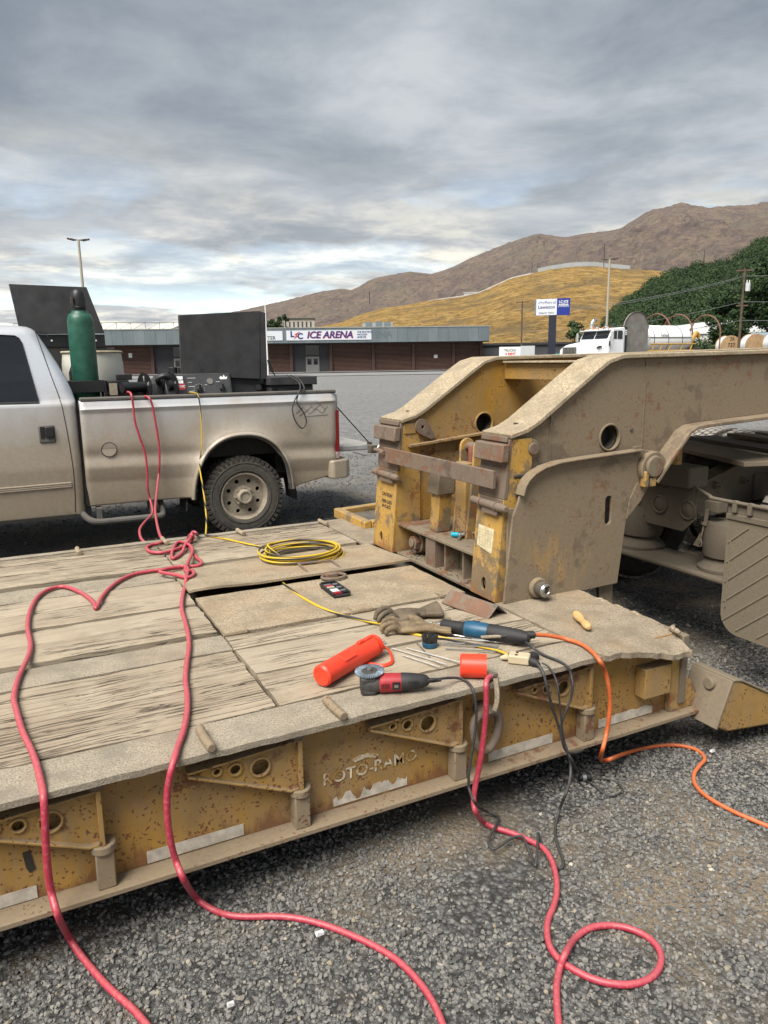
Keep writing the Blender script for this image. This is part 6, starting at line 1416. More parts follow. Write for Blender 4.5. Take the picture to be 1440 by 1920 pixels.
CAB['lead_mid'] = [(0.978,7.4,1.423),(0.949,7.1,1.448),(0.955,6.95,1.429),(0.964,6.95,1.325),(0.968,6.95,1.192),(0.998,6.95,1.046),(1.033,6.95,0.898),(1.039,6.95,0.726),(1.032,6.95,0.578),(1.047,6.95,0.461),(1.037,6.8,0.403),(0.994,6.6,0.39),(0.879,6.2,0.421),(0.783,5.8,0.457),(0.735,5.5,0.482),(0.709,5.2,0.498),(0.745,4.93,0.489),(0.896,4.9,0.477),(1.005,4.87,0.562),(0.976,4.709,0.62),(0.961,4.735,0.62),(0.917,4.592,0.62),(0.862,4.494,0.6),(0.81,4.357,0.584),(0.746,4.269,0.584),(0.754,4.361,0.584),(0.818,4.591,0.584),(0.865,4.66,0.584),(0.882,4.513,0.6),(0.879,4.364,0.6),(0.827,4.182,0.6),(0.779,4.041,0.6),(0.746,3.937,0.6),(0.745,3.891,0.6),(0.777,3.896,0.6),(0.764,3.811,0.6),(0.721,3.779,0.6),(0.682,3.857,0.6),(0.617,3.962,0.6),(0.683,4.009,0.6),(0.754,4.005,0.6),(0.759,3.93,0.6),(0.714,3.761,0.6),(0.702,3.72,0.584),(0.653,3.546,0.584),(0.606,3.345,0.584),(0.582,3.155,0.584),(0.559,2.984,0.584),(0.53,2.834,0.584),(0.488,2.677,0.584),(0.454,2.533,0.584),(0.432,2.4,0.584),(0.406,2.28,0.584),(0.372,2.166,0.584),(0.338,2.079,0.582),(0.314,2.01,0.585),(0.296,1.985,0.558),(0.282,1.985,0.498),(0.277,1.985,0.423),(0.28,1.985,0.344),(0.291,1.985,0.27),(0.304,1.95,0.228),(0.355,2.095,0.05),(0.395,2.063,0.014),(0.44,2.006,0.014),(0.497,1.969,0.014),(0.564,1.936,0.014),(0.627,1.893,0.014),(0.69,1.829,0.014),(0.74,1.762,0.014),(0.79,1.682,0.014),(0.826,1.598,0.014),(0.842,1.503,0.014),(0.841,1.43,0.014),(0.831,1.372,0.014),(0.816,1.32,0.014)]
CAB['lead_right'] = [(1.427,2.029,0.59),(1.407,2.02,0.59),(1.378,1.99,0.584),(1.377,1.985,0.534),(1.374,1.985,0.454),(1.366,1.985,0.374),(1.354,1.985,0.295),(1.339,1.985,0.226),(1.322,1.975,0.169),(1.308,1.94,0.141),(1.391,2.017,0.03),(1.419,1.989,0.014),(1.459,1.929,0.014),(1.491,1.862,0.014),(1.505,1.805,0.014),(1.488,1.741,0.014),(1.449,1.671,0.014),(1.402,1.612,0.014),(1.355,1.57,0.014),(1.304,1.533,0.014),(1.265,1.489,0.014),(1.24,1.442,0.014),(1.236,1.396,0.014),(1.247,1.352,0.014),(1.272,1.304,0.014),(1.311,1.264,0.014),(1.363,1.237,0.014),(1.422,1.232,0.014),(1.477,1.253,0.014),(1.513,1.291,0.014),(1.521,1.341,0.014),(1.498,1.393,0.014),(1.45,1.432,0.014),(1.392,1.449,0.014),(1.327,1.438,0.014),(1.245,1.385,0.04),(1.217,1.374,0.014),(1.168,1.328,0.014),(1.125,1.274,0.014),(1.093,1.228,0.014),(1.06,1.185,0.014)]
CAB['orange'] = [(1.767,2.218,0.62),(1.835,2.212,0.605),(1.904,2.195,0.584),(1.925,2.131,0.582),(1.909,2.046,0.582),(1.881,1.971,0.576),(1.926,1.99,0.521),(1.944,1.985,0.459),(1.956,1.985,0.39),(1.955,1.985,0.323),(1.946,1.985,0.257),(1.906,1.96,0.212),(1.955,2.02,0.134),(2.026,2.08,0.069),(2.025,2.035,0.1),(2.139,2.091,0.06),(2.292,2.149,0.012),(2.388,2.134,0.012),(2.467,2.102,0.012),(2.511,2.053,0.012),(2.515,2.0,0.012),(2.485,1.957,0.012),(2.425,1.932,0.012),(2.36,1.902,0.012),(2.306,1.855,0.012),(2.275,1.795,0.012),(2.267,1.726,0.012),(2.278,1.639,0.012),(2.299,1.565,0.012),(2.314,1.511,0.012),(2.326,1.416,0.012)]
CAB['yellow_a'] = [(1.569,7.5,1.416),(1.555,7.1,1.419),(1.545,6.95,1.4),(1.559,6.95,1.311),(1.561,6.95,1.113),(1.548,6.95,0.913),(1.519,6.95,0.764),(1.452,6.6,0.665),(1.335,6.0,0.58),(1.182,5.3,0.571),(1.08,4.88,0.577),(1.06,4.795,0.578),(1.092,4.724,0.578),(1.161,4.583,0.578),(1.224,4.434,0.578),(1.284,4.291,0.578),(1.331,4.174,0.578)]
CAB['yellow_b'] = [(1.306,3.859,0.578),(1.241,3.807,0.578),(1.189,3.727,0.578),(1.161,3.616,0.578),(1.154,3.469,0.578),(1.157,3.316,0.578),(1.165,3.189,0.578),(1.183,3.063,0.578),(1.214,2.945,0.578),(1.255,2.859,0.578),(1.297,2.781,0.578),(1.334,2.723,0.578),(1.369,2.616,0.578),(1.418,2.519,0.578),(1.483,2.456,0.578),(1.531,2.37,0.578),(1.572,2.296,0.578),(1.605,2.235,0.578),(1.616,2.156,0.578)]
CAB['cord_grinder'] = [(1.179,2.048,0.62),(1.243,2.058,0.61),(1.31,2.077,0.59),(1.34,2.065,0.578),(1.321,1.995,0.587),(1.32,1.97,0.554),(1.326,1.97,0.483),(1.318,1.97,0.404),(1.306,1.97,0.336),(1.297,1.97,0.267),(1.297,1.965,0.218),(1.29,1.92,0.194),(1.415,2.052,0.05),(1.461,2.049,0.02),(1.465,2.02,0.02),(1.42,1.973,0.03),(1.373,1.939,0.03),(1.337,1.901,0.03),(1.336,1.869,0.03),(1.372,1.873,0.03),(1.416,1.886,0.03),(1.452,1.887,0.03),(1.465,1.874,0.03),(1.451,1.831,0.03),(1.436,1.79,0.02),(1.418,1.744,0.02),(1.44,1.764,0.03),(1.484,1.814,0.03),(1.528,1.867,0.03),(1.527,1.853,0.012),(1.501,1.8,0.012),(1.482,1.747,0.012),(1.475,1.711,0.012)]
CAB['cord_splitter'] = [(1.636,2.033,0.59),(1.636,2.01,0.58),(1.635,1.99,0.557),(1.64,1.975,0.51),(1.662,1.975,0.441),(1.69,1.975,0.371),(1.718,1.975,0.298),(1.731,1.96,0.248),(1.749,1.96,0.187),(1.72,1.93,0.145),(1.676,1.9,0.12),(1.686,1.938,0.04),(1.65,1.914,0.01),(1.595,1.854,0.01),(1.557,1.79,0.01),(1.533,1.739,0.01),(1.506,1.707,0.01),(1.485,1.703,0.01)]
CAB['cord_blue'] = [(1.701,2.192,0.61),(1.722,2.168,0.59),(1.73,2.113,0.58),(1.744,2.052,0.578),(1.748,2.004,0.574),(1.757,1.99,0.548),(1.752,1.97,0.508),(1.745,1.97,0.456),(1.722,1.97,0.408),(1.704,1.97,0.348),(1.717,1.97,0.279),(1.748,1.98,0.233),(1.796,2.0,0.206),(1.854,2.02,0.189),(1.909,2.06,0.163)]
CAB['cord_plug'] = [(1.66,2.038,0.59),(1.674,2.017,0.58),(1.682,1.99,0.551),(1.681,1.965,0.505),(1.692,1.965,0.428),(1.708,1.965,0.338),(1.73,1.965,0.256),(1.753,1.95,0.203),(1.885,2.064,0.06),(1.926,2.082,0.01),(1.937,2.041,0.01),(1.93,1.973,0.01),(1.95,1.941,0.01),(1.994,1.943,0.01),(2.024,1.969,0.01),(2.029,2.018,0.01),(1.992,2.055,0.01),(1.954,2.067,0.01)]
for _k, _c in (('lead_left', .5), ('lead_mid', -.4), ('lead_right', .6), ('orange', -.5)):      # run the leads on along the gravel
    p, q = Vector(CAB[_k][-2]), Vector(CAB[_k][-1]); d = (q-p); d.z = 0; d.normalize()
    for i in range(9):
        d = Matrix.Rotation(_c*.28, 3, 'Z') @ d; q = q+d*.14; CAB[_k].append(tuple(q))
def cable(name, label, cat, pts, r, mat, n=7, seg=10, group=None, jitter=0):
    P_ = spl(pts, n); mb = MB().tube(P_, r, seg); me = mb.mesh(name, None, 60)
    uv = me.uv_layers.new(name='run'); L = [0.0]
    for a, b in zip(P_, P_[1:]): L.append(L[-1]+(b-a).length)
    for poly in me.polygons:
        ks = [me.loops[li].vertex_index for li in poly.loop_indices]; wrap = any(k % seg == 0 for k in ks) and any(k % seg == seg-1 for k in ks)
        for li in poly.loop_indices:
            k = me.loops[li].vertex_index; u_ = (k % seg)/seg
            if wrap and k % seg == 0: u_ = 1.0
            uv.data[li].uv = (u_, L[min(k//seg, len(L)-1)])
    me.materials.append(mat); o = bpy.data.objects.new(name, me); COL.objects.link(o); return tag(o, label, cat, group)
def cablemat(name, c, worn_c, rough=.45, amt=.5):
    t = NT(name); n = t.noise(14, 6, .65); n2 = t.noise(90, 4, .6)
    col = t.mix(t.ramp(n, [(.35, 0.0), (.65, 1.0)]), tuple(x*.85 for x in c), c)
    col = t.mix(t.math('MULTIPLY', t.ramp(n2, [(.50, 0.0), (.68, 1.0)]), amt), col, worn_c)
    col = t.mix(t.math('MULTIPLY', t.ramp(t.up(), [(.2, 0.0), (.95, 1.0)]), .28), col, worn_c)
    t.set('Base Color', col).set('Roughness', rough); t.bump(n2, .15, .001); return t.m
m_red = cablemat('red_lead_rubber', (.40, .035, .065), (.56, .20, .19), .42, .4)
m_orange = cablemat('orange_hose_rubber', (.55, .11, .025), (.52, .24, .13), .5, .4)
m_cord = cablemat('black_cord_rubber', (.028, .028, .03), (.10, .095, .09), .6, .4)
t = NT('yellow_black_cord'); uvn = t.tc.outputs['UV']; sp_ = t.n.new('ShaderNodeSeparateXYZ'); t.l.new(uvn, sp_.inputs[0])
tw = t.math('FRACT', t.math('ADD', sp_.outputs[0], t.math('MULTIPLY', sp_.outputs[1], 1.7)))
t.set('Base Color', t.mix(t.ramp(tw, [(.60, 0.0), (.64, 1.0), (.94, 1.0), (.98, 0.0)]), (.56, .38, .03), (.035, .035, .035))).set('Roughness', .45); m_yelcord = t.m
cable('welding_lead', 'red welding lead looping like a heart on the left planks', 'cable', CAB['lead_left'], .0100, m_red)
cable('welding_lead', 'red welding lead running straight down the middle of the deck to the gravel', 'cable', CAB['lead_mid'], .0100, m_red)
ldr = cable('welding_lead', 'red welding lead with a frayed end, looped once on the gravel', 'cable', CAB['lead_right'], .0102, m_red)
cable('air_hose', 'orange hose hanging over the edge and snaking right on gravel', 'hose', CAB['orange'], .0085, m_orange)
ccx, ccy = 1.425, 3.955
coil = []
for k in range(8*14+1):
    a = 2.55+2*math.pi*k/14; lay = k/14; rr_ = .215+.022*math.sin(lay*2.3)+.012*mnoise.noise(Vector((k*.3, 2, 1)))
    coil.append((ccx+rr_*1.02*math.cos(a)+.010*math.sin(lay*1.7), ccy+rr_*.98*math.sin(a)+.012*math.cos(lay*2.1), HD+.008+.0075*lay+.004*mnoise.noise(Vector((k*.5, 7, 1)))))
cable('extension_cord', 'yellow and black extension cord coiled on the hatch and reaching the truck', 'cord', CAB['yellow_a']+coil+CAB['yellow_b'], .0062, m_yelcord, n=5, seg=12)
cable('grinder_cord', 'black power cord of the red grinder tangled on the gravel', 'cord', CAB['cord_grinder'], .0048, m_cord)
cable('black_cord', 'black cord from the beige splitter ending on gravel', 'cord', CAB['cord_splitter'], .0056, m_cord)
cable('black_cord', 'black cord of the blue grinder dropping under the trailer', 'cord', CAB['cord_blue'], .0050, m_cord)
pcd = cable('black_cord', 'thin black cord ending in a loop beside a plug on gravel', 'cord', CAB['cord_plug'], .0036, m_cord)
plg = thing('plug_end', 'clear black plug lying on gravel by the cord loop', 'plug', (1.905, 2.03, 0)); px_ = CAB['cord_plug'][9] if len(CAB['cord_plug']) > 9 else (1.9, 2.0, .02)
MB().tube([(px_[0]-.02, px_[1]+.005, .022), (px_[0]+.0, px_[1], .022), (px_[0]+.03, px_[1]-.012, .022)], [.010, .017, .017], 12).build('plug_body', m_black, plg, bevel=.003); MB().tube([(px_[0]-.006, px_[1]+.001, .022), (px_[0]+.008, px_[1]-.004, .022)], .0185, 12).build('plug_collar', m_steel, plg)
lc = cable('cord_loop', 'doubled dark cord loop hanging over the truck bed side', 'cord', [(2.60, 7.35, 1.56), (2.62, 7.15, 1.52), (2.625, 7.03, 1.43), (2.55, 6.98, 1.40), (2.52, 6.965, 1.30), (2.585, 6.965, 1.20), (2.61, 6.965, 1.10), (2.56, 6.965, 1.045), (2.49, 6.965, 1.13), (2.47, 6.965, 1.24), (2.50, 6.965, 1.33), (2.56, 6.98, 1.42), (2.59, 7.1, 1.50), (2.58, 7.4, 1.56)], .0065, m_cord)
# frayed end of the right lead
e0 = Vector(CAB['lead_right'][0])
for k in range(11):
    d = Vector((random.uniform(-.1, 1), random.uniform(-.3, .8), random.uniform(-.15, .55)))
    MB().tube(spl([e0-Vector((.004, 0, 0)), e0+d*.022, e0+d*.035+Vector((0, random.uniform(-.01, .01), -.008))], 4), .0018, 5).build('strand', m_rust if k % 3 else m_steel, ldr)
MB().tube([e0+Vector((-.005, 0, .0)), e0+Vector((.03, .012, -.004))], [.013, .009], 8).build('crimp', m_rust, ldr)
MB().tube(spl([e0+Vector((.012, -.01, -.006)), (1.432, 1.998, .53), (1.425, 1.992, .50), (1.415, 1.99, .478)], 4), .010, 7).build('tape_rag', m_apron, ldr)

# ------------------------------------------------------------------ tools on the deck
def pt(x, y, z): return Vector((x, y, HD+z))
t = NT('orange_plastic'); t.set('Base Color', t.mix(t.math('MULTIPLY', t.ramp(t.noise(25, 6, .7), [(.60, 0.0), (.72, 1.0)]), .5), (.78, .055, .022), (.30, .05, .03))).set('Roughness', .38).set('Subsurface Weight', .15).set('Subsurface Radius', (.02, .005, .002)); m_oplas = t.m
a0 = pt(.872, 2.270, .043); a1 = pt(1.168, 2.440, .046); ax = (a1-a0).normalized(); L = (a1-a0).length
rt = thing('rod_canister', 'open orange rod canister lying on the planks', 'canister', (1.02, 2.36, HD))
cm_ = frame_m(a0, ax.orthogonal(), ax.cross(ax.orthogonal())); cm_ = frame_m(a0, Vector((0, 0, 1)).cross(ax), ax.cross(Vector((0, 0, 1)).cross(ax)))
MB().lathe([(.0, .004), (.033, .0), (.040, .006), (.0405, L*.5), (.0405, L-.04), (.0425, L-.036), (.0425, L-.028), (.040, L-.024), (.040, L), (.036, L), (.036, L-.25), (.0, L-.25)], 36, cm_, cap=False).build('tube', m_oplas, rt)
for k in (.012, .022, .032): MB().tube([cm_ @ Vector((.0405*math.cos(a), .0405*math.sin(a), L-.024+k*.6)) for a in np.linspace(0, 2*math.pi, 30, endpoint=False)], .0016, 5, closed=True).build('thread', m_oplas, rt)
MB().box(-.008, .008, .038, .050, L-.115, L-.085, cm_).box(-.009, .009, .038, .047, L-.085, L-.03, cm_).build('latch', m_oplas, rt, bevel=.002)
MB().box(-.018, .018, .0395, .0415, .10, .17, cm_ @ Matrix.Rotation(.5, 4, 'Z')).build('raised_label', m_oplas, rt, bevel=.001)
m_rod = flat('welding_rod_flux', (.42, .41, .39), .5, var=.2, scale=50)
for k in range(9):
    a = random.uniform(0, 6.28); q = random.uniform(.004, .028); p0 = cm_ @ Vector((q*math.cos(a), q*math.sin(a)-.012, L-.22)); p1 = cm_ @ Vector((q*1.1*math.cos(a), q*math.sin(a)-.014, L+random.uniform(.03, .055) if k else L+.10))
    tag(MB().cyl(p0, p1, .0024, 7).build('welding_rod', m_rod if k % 3 else m_steel), 'welding rod poking out of the open orange canister' if k else 'single long rod reaching farthest out of the orange canister', 'welding rod', 'rods inside the canister')
rods = [((1.248, 2.456), (1.358, 2.218), 'rod lying nearest the canister mouth, longest of the loose rods'), ((1.252, 2.374), (1.323, 2.209), 'short rod just in front of the canister mouth'), ((1.365, 2.469), (1.338, 2.315), 'rod lying behind the cup brush pointing at the camera'), ((1.445, 2.393), (1.625, 2.263), 'rod under the blue grinder, farthest of the right-hand bundle'), ((1.525, 2.483), (1.648, 2.314), 'rod lying against the blue grinder body'), ((1.431, 2.35), (1.594, 2.237), 'rod ending just above the orange cap'), ((1.30, 2.43), (1.42, 2.20), 'pale rod beside the longest loose rod'), ((1.46, 2.41), (1.64, 2.285), 'bright rod in the middle of the right-hand bundle'), ((1.50, 2.45), (1.70, 2.27), 'rod running under the blue grinder tail')]
for (p, q, l) in rods:
    tag(MB().cyl(pt(*p, .0085), pt(*q, .007), .0025, 7).build('welding_rod', m_steel if random.random() < .4 else m_rod), 'welding '+l, 'welding rod', 'loose welding rods')
ro = thing('retaining_ring', 'orange loop strap lying beside the canister mouth', 'ring', (1.16, 2.36, HD))
MB().tube(spl([(1.085, 2.395, HD+.010), (1.11, 2.36, HD+.007), (1.145, 2.325, HD+.007), (1.185, 2.335, HD+.008), (1.205, 2.375, HD+.012), (1.215, 2.415, HD+.02), (1.205, 2.44, HD+.03)], 6), .007, 8, flat=.6).build('loop', m_oplas, ro)
cpz = thing('canister_cap', 'bright orange canister cap lying on its side near the edge', 'cap', (1.39, 2.09, HD))
c0 = pt(1.352, 2.118, .043); c1 = pt(1.432, 2.066, .043); cax = (c1-c0).normalized(); cmm = frame_m(c0, Vector((0, 0, 1)).cross(cax), cax.cross(Vector((0, 0, 1)).cross(cax))); cl_ = (c1-c0).length
MB().lathe([(.0, 0), (.038, 0), (.043, .006), (.043, cl_), (.039, cl_), (.039, .01), (.0, .01)], 34, cmm, cap=False).build('cap_shell', m_oplas, cpz)
# red angle grinder
m_redtool = flat('red_tool_plastic', (.34, .016, .026), .4, var=.2, scale=30, dust=.07, dustc=(.15, .09, .07)); m_gear = flat('grey_cast_gear_head', (.06, .058, .055), .5, metal=.3, var=.35, scale=40, dust=.1, dustc=(.14, .13, .11)); m_tool = flat('black_tool_rubber', (.014, .014, .015), .6, var=.25, dust=.06, dustc=(.09, .08, .07)); m_bluetool = flat('blue_tool_plastic', (.008, .075, .145), .4, var=.2, scale=25, dust=.05, dustc=(.10, .10, .10))
gr = thing('angle_grinder', 'red and black angle grinder with a wire wheel facing up', 'angle grinder', (1.05, 2.12, HD))
g0 = pt(1.000, 2.155, .034); g1 = pt(1.205, 2.062, .040); gx = (g1-g0).normalized(); gm = frame_m(g0, Vector((0, 0, 1)).cross(gx), gx.cross(Vector((0, 0, 1)).cross(gx)))
def gl(prof, mat, name, par, seg=24, sq=1.0): b = MB().lathe(prof, seg, gm @ Matrix.Diagonal((1, sq, 1, 1))); return b.build(name, mat, par)
gl([(.020, -.028), (.030, -.022), (.034, 0), (.034, .022), (.031, .040)], m_gear, 'gear_head', gr)
MB().box(-.030, .030, -.033, .034, -.026, .030, gm).build('gear_case', m_gear, gr, bevel=.010, seg=3)
gl([(.031, .040), (.034, .044), (.033, .085), (.031, .115)], m_redtool, 'motor_housing', gr)
gl([(.031, .115), (.0325, .118), (.030, .150), (.025, .185), (.019, .205), (.012, .212)], m_tool, 'handle', gr)
gl([(.009, .212), (.0085, .230), (.006, .255)], m_tool, 'strain_relief', gr, 14)
for k in range(5): MB().box(-.0345, -.028, -.006+.0, .010, .046+k*.006, .049+k*.006, gm).build('vent_slot', m_black, gr)
for k in range(5): MB().box(-.030, -.022, -.004, .012, .140+k*.007, .1435+k*.007, gm).build('vent_slot', m_black, gr)
MB().box(-.0355, -.030, -.012, .014, .084, .110, gm).build('rating_label', m_black, gr)
MB().box(-.0362, -.0352, -.004, .006, .090, .104, gm).build('rating_print', m_steel, gr)
wm_ = frame_m(pt(1.012, 2.165, .074), (1, 0, .06), (0, 1, .03))
MB().cyl(pt(1.010, 2.160, .060), pt(1.012, 2.165, .074), .014, 14).build('spindle', m_gear, gr)
t = NT('wire_bristle'); t.set('Base Color', t.ramp(t.noise(240, 3), [(.3, (.10, .13, .17)), (.65, (.32, .37, .42))])).set('Metallic', .6).set('Roughness', .45); t.bump(t.noise(320, 3), .8, .002); m_bristle = t.m
wb_ = MB(); nb = 46
for k in range(nb):
    a = 2*math.pi*k/nb; a2 = a+.12; d0 = Vector((math.cos(a), math.sin(a), 0)); d1 = Vector((math.cos(a2), math.sin(a2), 0))
    wb_.tube([wm_ @ (d0*.028), wm_ @ (d1*.040+Vector((0, 0, .002))), wm_ @ (d1*.0515)], [.0035, .0038, .0028], 5)
wbo = wb_.build('wire_wheel', m_bristle, gr); wbo['kind'] = 'stuff'
MB().lathe([(.0, .007), (.010, .008), (.012, .003), (.022, .004), (.031, .002), (.031, -.004), (.0, -.005)], 26, wm_, cap=False).build('wheel_plate', m_gear, gr); MB().lathe([(.0, .012), (.008, .012), (.0085, .006)], 6, wm_, cap=False).build('arbor_nut', m_steel, gr)
# blue die grinder
bg_ = thing('die_grinder', 'long blue and black straight grinder behind the cup brush', 'die grinder', (1.62, 2.39, HD))
b0 = pt(1.480, 2.575, .036); b1 = pt(1.742, 2.228, .036); bx_ = (b1-b0).normalized(); bm_ = frame_m(b0, Vector((0, 0, 1)).cross(bx_), bx_.cross(Vector((0, 0, 1)).cross(bx_))); BL = (b1-b0).length
def bl(prof, mat, name, seg=24): return MB().lathe(prof, seg, bm_).build(name, mat, bg_)
bl([(.004, 0), (.007, .006), (.007, .022), (.004, .024), (.004, .045)], m_steel, 'burr', 12); bl([(.010, .045), (.012, .05), (.012, .064)], m_steel, 'collet', 10)
bl([(.022, .064), (.026, .070), (.026, .150), (.030, .165), (.033, .172)], m_tool, 'nose_grip'); bl([(.034, .172), (.036, .178), (.036, .262), (.034, .270)], m_bluetool, 'motor_housing'); bl([(.034, .270), (.0355, .276), (.034, .33), (.030, BL*.93), (.022, BL), (.012, BL+.008)], m_tool, 'tail_housing')
MB().box(.018, .032, .020, .030, .190, .225, bm_).build('switch', m_black, bg_, bevel=.003)
text_obj('tool_lettering', 'MAKITA', .016, m_white, bg_, bm_ @ frame_m(Vector((-.0335, .008, .325)), (0, .1, 1), (.25, 1, -.1)) if False else frame_m(bm_ @ Vector((.030, .019, .305)), bx_, Vector((0, 0, 1))), bold=.0005)
for k in range(5): MB().box(.026, .036, .004, .018, .345+k*.008, .349+k*.008, bm_).build('vent_slot', m_black, bg_)
hb2 = thing('hose_boot', 'black rubber hose boot joining the orange hose to a brass tail', 'hose fitting', (1.74, 2.30, HD)); h0 = Vector(CAB['orange'][0]); hd2 = Vector((-.11, .075, -.012))
MB().tube([h0, h0+hd2*.5, h0+hd2], [.0125, .0155, .010], 14).build('boot', m_tool, hb2); MB().tube([h0+hd2, h0+hd2*1.6], .007, 10).build('tail', m_apron, hb2)
for k in range(8): q = h0+hd2*(.05+k*.07); MB().tube([q+Vector((0, .0145*math.cos(a), .0145*math.sin(a))) for a in np.linspace(0, 2*math.pi, 14, endpoint=False)], .0018, 5, closed=True).build('boot_ring', m_black, hb2)
# cup brush
cb_ = thing('cup_brush', 'small blue wire cup brush standing bristles up', 'wire brush', (1.395, 2.41, HD))
MB().lathe([(.0, 0), (.024, 0), (.030, .006), (.031, .020), (.028, .022), (.0, .022)], 28, Matrix.Translation(pt(1.395, 2.41, .002)), cap=False).build('cup', m_bluetool, cb_)
bb_ = MB()
for k in range(70):
    a = 2*math.pi*k/35+random.uniform(-.05, .05); r0 = .020 if k < 35 else .026; bb_.tube([pt(1.395+r0*math.cos(a), 2.41+r0*math.sin(a), .022), pt(1.395+(r0+.006)*math.cos(a+.1), 2.41+(r0+.006)*math.sin(a+.1), .050+random.uniform(-.003, .004))], .0022, 4)
q = bb_.build('bristles', flat('dark_bristles', (.06, .058, .055), .5, metal=.4, var=.4, scale=90), cb_); q['kind'] = 'stuff'
# gloves
def glove(label, base, rz, mat, curl, flip=1):
    T = thing('work_glove', label, 'glove', base, rz, 'leather work gloves')
    mb = MB()
    base_ = len(mb.v); RG = [(-.10, .040, .017, .024), (-.07, .040, .018, .026), (-.03, .050, .021, .027), (.01, .056, .021, .026), (.045, .052, .017, .022), (.06, .044, .012, .018)]
    for x_, ry, rz_, zc in RG:
        for k in range(20): a = 2*math.pi*k/20; mb.v.append((x_, ry*math.cos(a), max(.004, zc+rz_*math.sin(a)*(1+.18*math.cos(3*a+x_*40)))))
    for i in range(len(RG)-1):
        for k in range(20): l = (k+1) % 20; mb.f.append((base_+i*20+k, base_+i*20+l, base_+(i+1)*20+l, base_+(i+1)*20+k))
    mb.f.append(tuple(base_+k for k in range(20))); mb.f.append(tuple(base_+(len(RG)-1)*20+k for k in range(20)))
    for i, (y, l_, sp) in enumerate(((-.040, .078, -.22), (-.014, .095, -.05), (.013, .092, .10), (.038, .072, .30))):
        c = curl*(.5+.45*((i*2) % 3)); p = [Vector((.035, y, .020)), Vector((.035+l_*.42, y+sp*l_*.4, .030+c)), Vector((.035+l_*.80, y+sp*l_*.75, .026+c*.6)), Vector((.035+l_*.95, y+sp*l_, .012))]
        mb.tube(spl(p, 3), [.0130]*4+[.0125]*3+[.0115]*2+[.0085], 12)
    mb.tube(spl([(-.05, flip*.03, .026), (-.02, flip*.066, .034), (.018, flip*.082, .034), (.045, flip*.078, .022)], 3), [.019]*4+[.017]*3+[.015]*2+[.011], 12)
    o = mb.build('glove_body', mat, T, local=True, smooth=0)
    rm_ = o.modifiers.new('r', 'REMESH'); rm_.mode = 'VOXEL'; rm_.voxel_size = .0030; rm_.use_smooth_shade = True
    tex = bpy.data.textures.new('glove_wrinkle', 'CLOUDS'); tex.noise_scale = .032
    dp_ = o.modifiers.new('d', 'DISPLACE'); dp_.texture = tex; dp_.strength = .0055; dp_.mid_level = .5; dp_.texture_coords = 'LOCAL'
    cu = MB().grid(lambda u, v: (-.095-.075*v, (.040+.022*v)*math.cos(2*math.pi*u)*(1+.10*math.sin(6*math.pi*u+3*v)), max(.004, .024+.004*v+(.017+.012*v)*math.sin(2*math.pi*u)*(1+.22*math.cos(4*math.pi*u+2*v)))), 36, 8).build('cuff', mat, T, local=True, smooth=70)
    so = cu.modifiers.new('s', 'SOLIDIFY'); so.thickness = .004
    return T
m_hide = flat('worn_tan_leather', (.145, .100, .056), .75, var=.6, scale=26, bump=.25, bscale=40, dust=.18, dustc=(.30, .24, .16)); m_hide2 = flat('grimy_leather', (.085, .062, .040), .75, var=.5, scale=16, bump=.25, bscale=40, dust=.12)
glove('tan leather work glove nearest the cup brush, cuff to the right', (1.405, 2.590, HD), R(150), m_hide, .018, -1)
glove('darker leather work glove slumped behind the tan one', (1.450, 2.740, HD), R(172), m_hide2, .022, 1)
# rusty angle iron offcut
an = thing('angle_iron', 'short rusty angle iron offcut standing tented near the gooseneck', 'angle iron', (1.80, 2.72, HD))
A_, B_ = Vector((1.775, 2.865, HD+.052)), Vector((1.838, 2.570, HD+.050)); dn = (B_-A_).normalized(); sd_ = dn.cross(Vector((0, 0, 1))).normalized()
for s, mm in ((-1, flat('mill_scale_steel', (.23, .235, .24), .5, metal=.5, var=.3, scale=30, dust=.2)), (1, m_rust)):
    o_ = Vector((0, 0, -.050))+sd_*s*.062; th_ = Vector((0, 0, .006)); MB().add([A_, B_, B_+o_, A_+o_, A_+th_, B_+th_, B_+o_+th_, A_+o_+th_], [(3, 2, 1, 0), (4, 5, 6, 7), (0, 1, 5, 4), (1, 2, 6, 5), (2, 3, 7, 6), (3, 0, 4, 7)]).build('leg_face', mm, an, bevel=.0015)
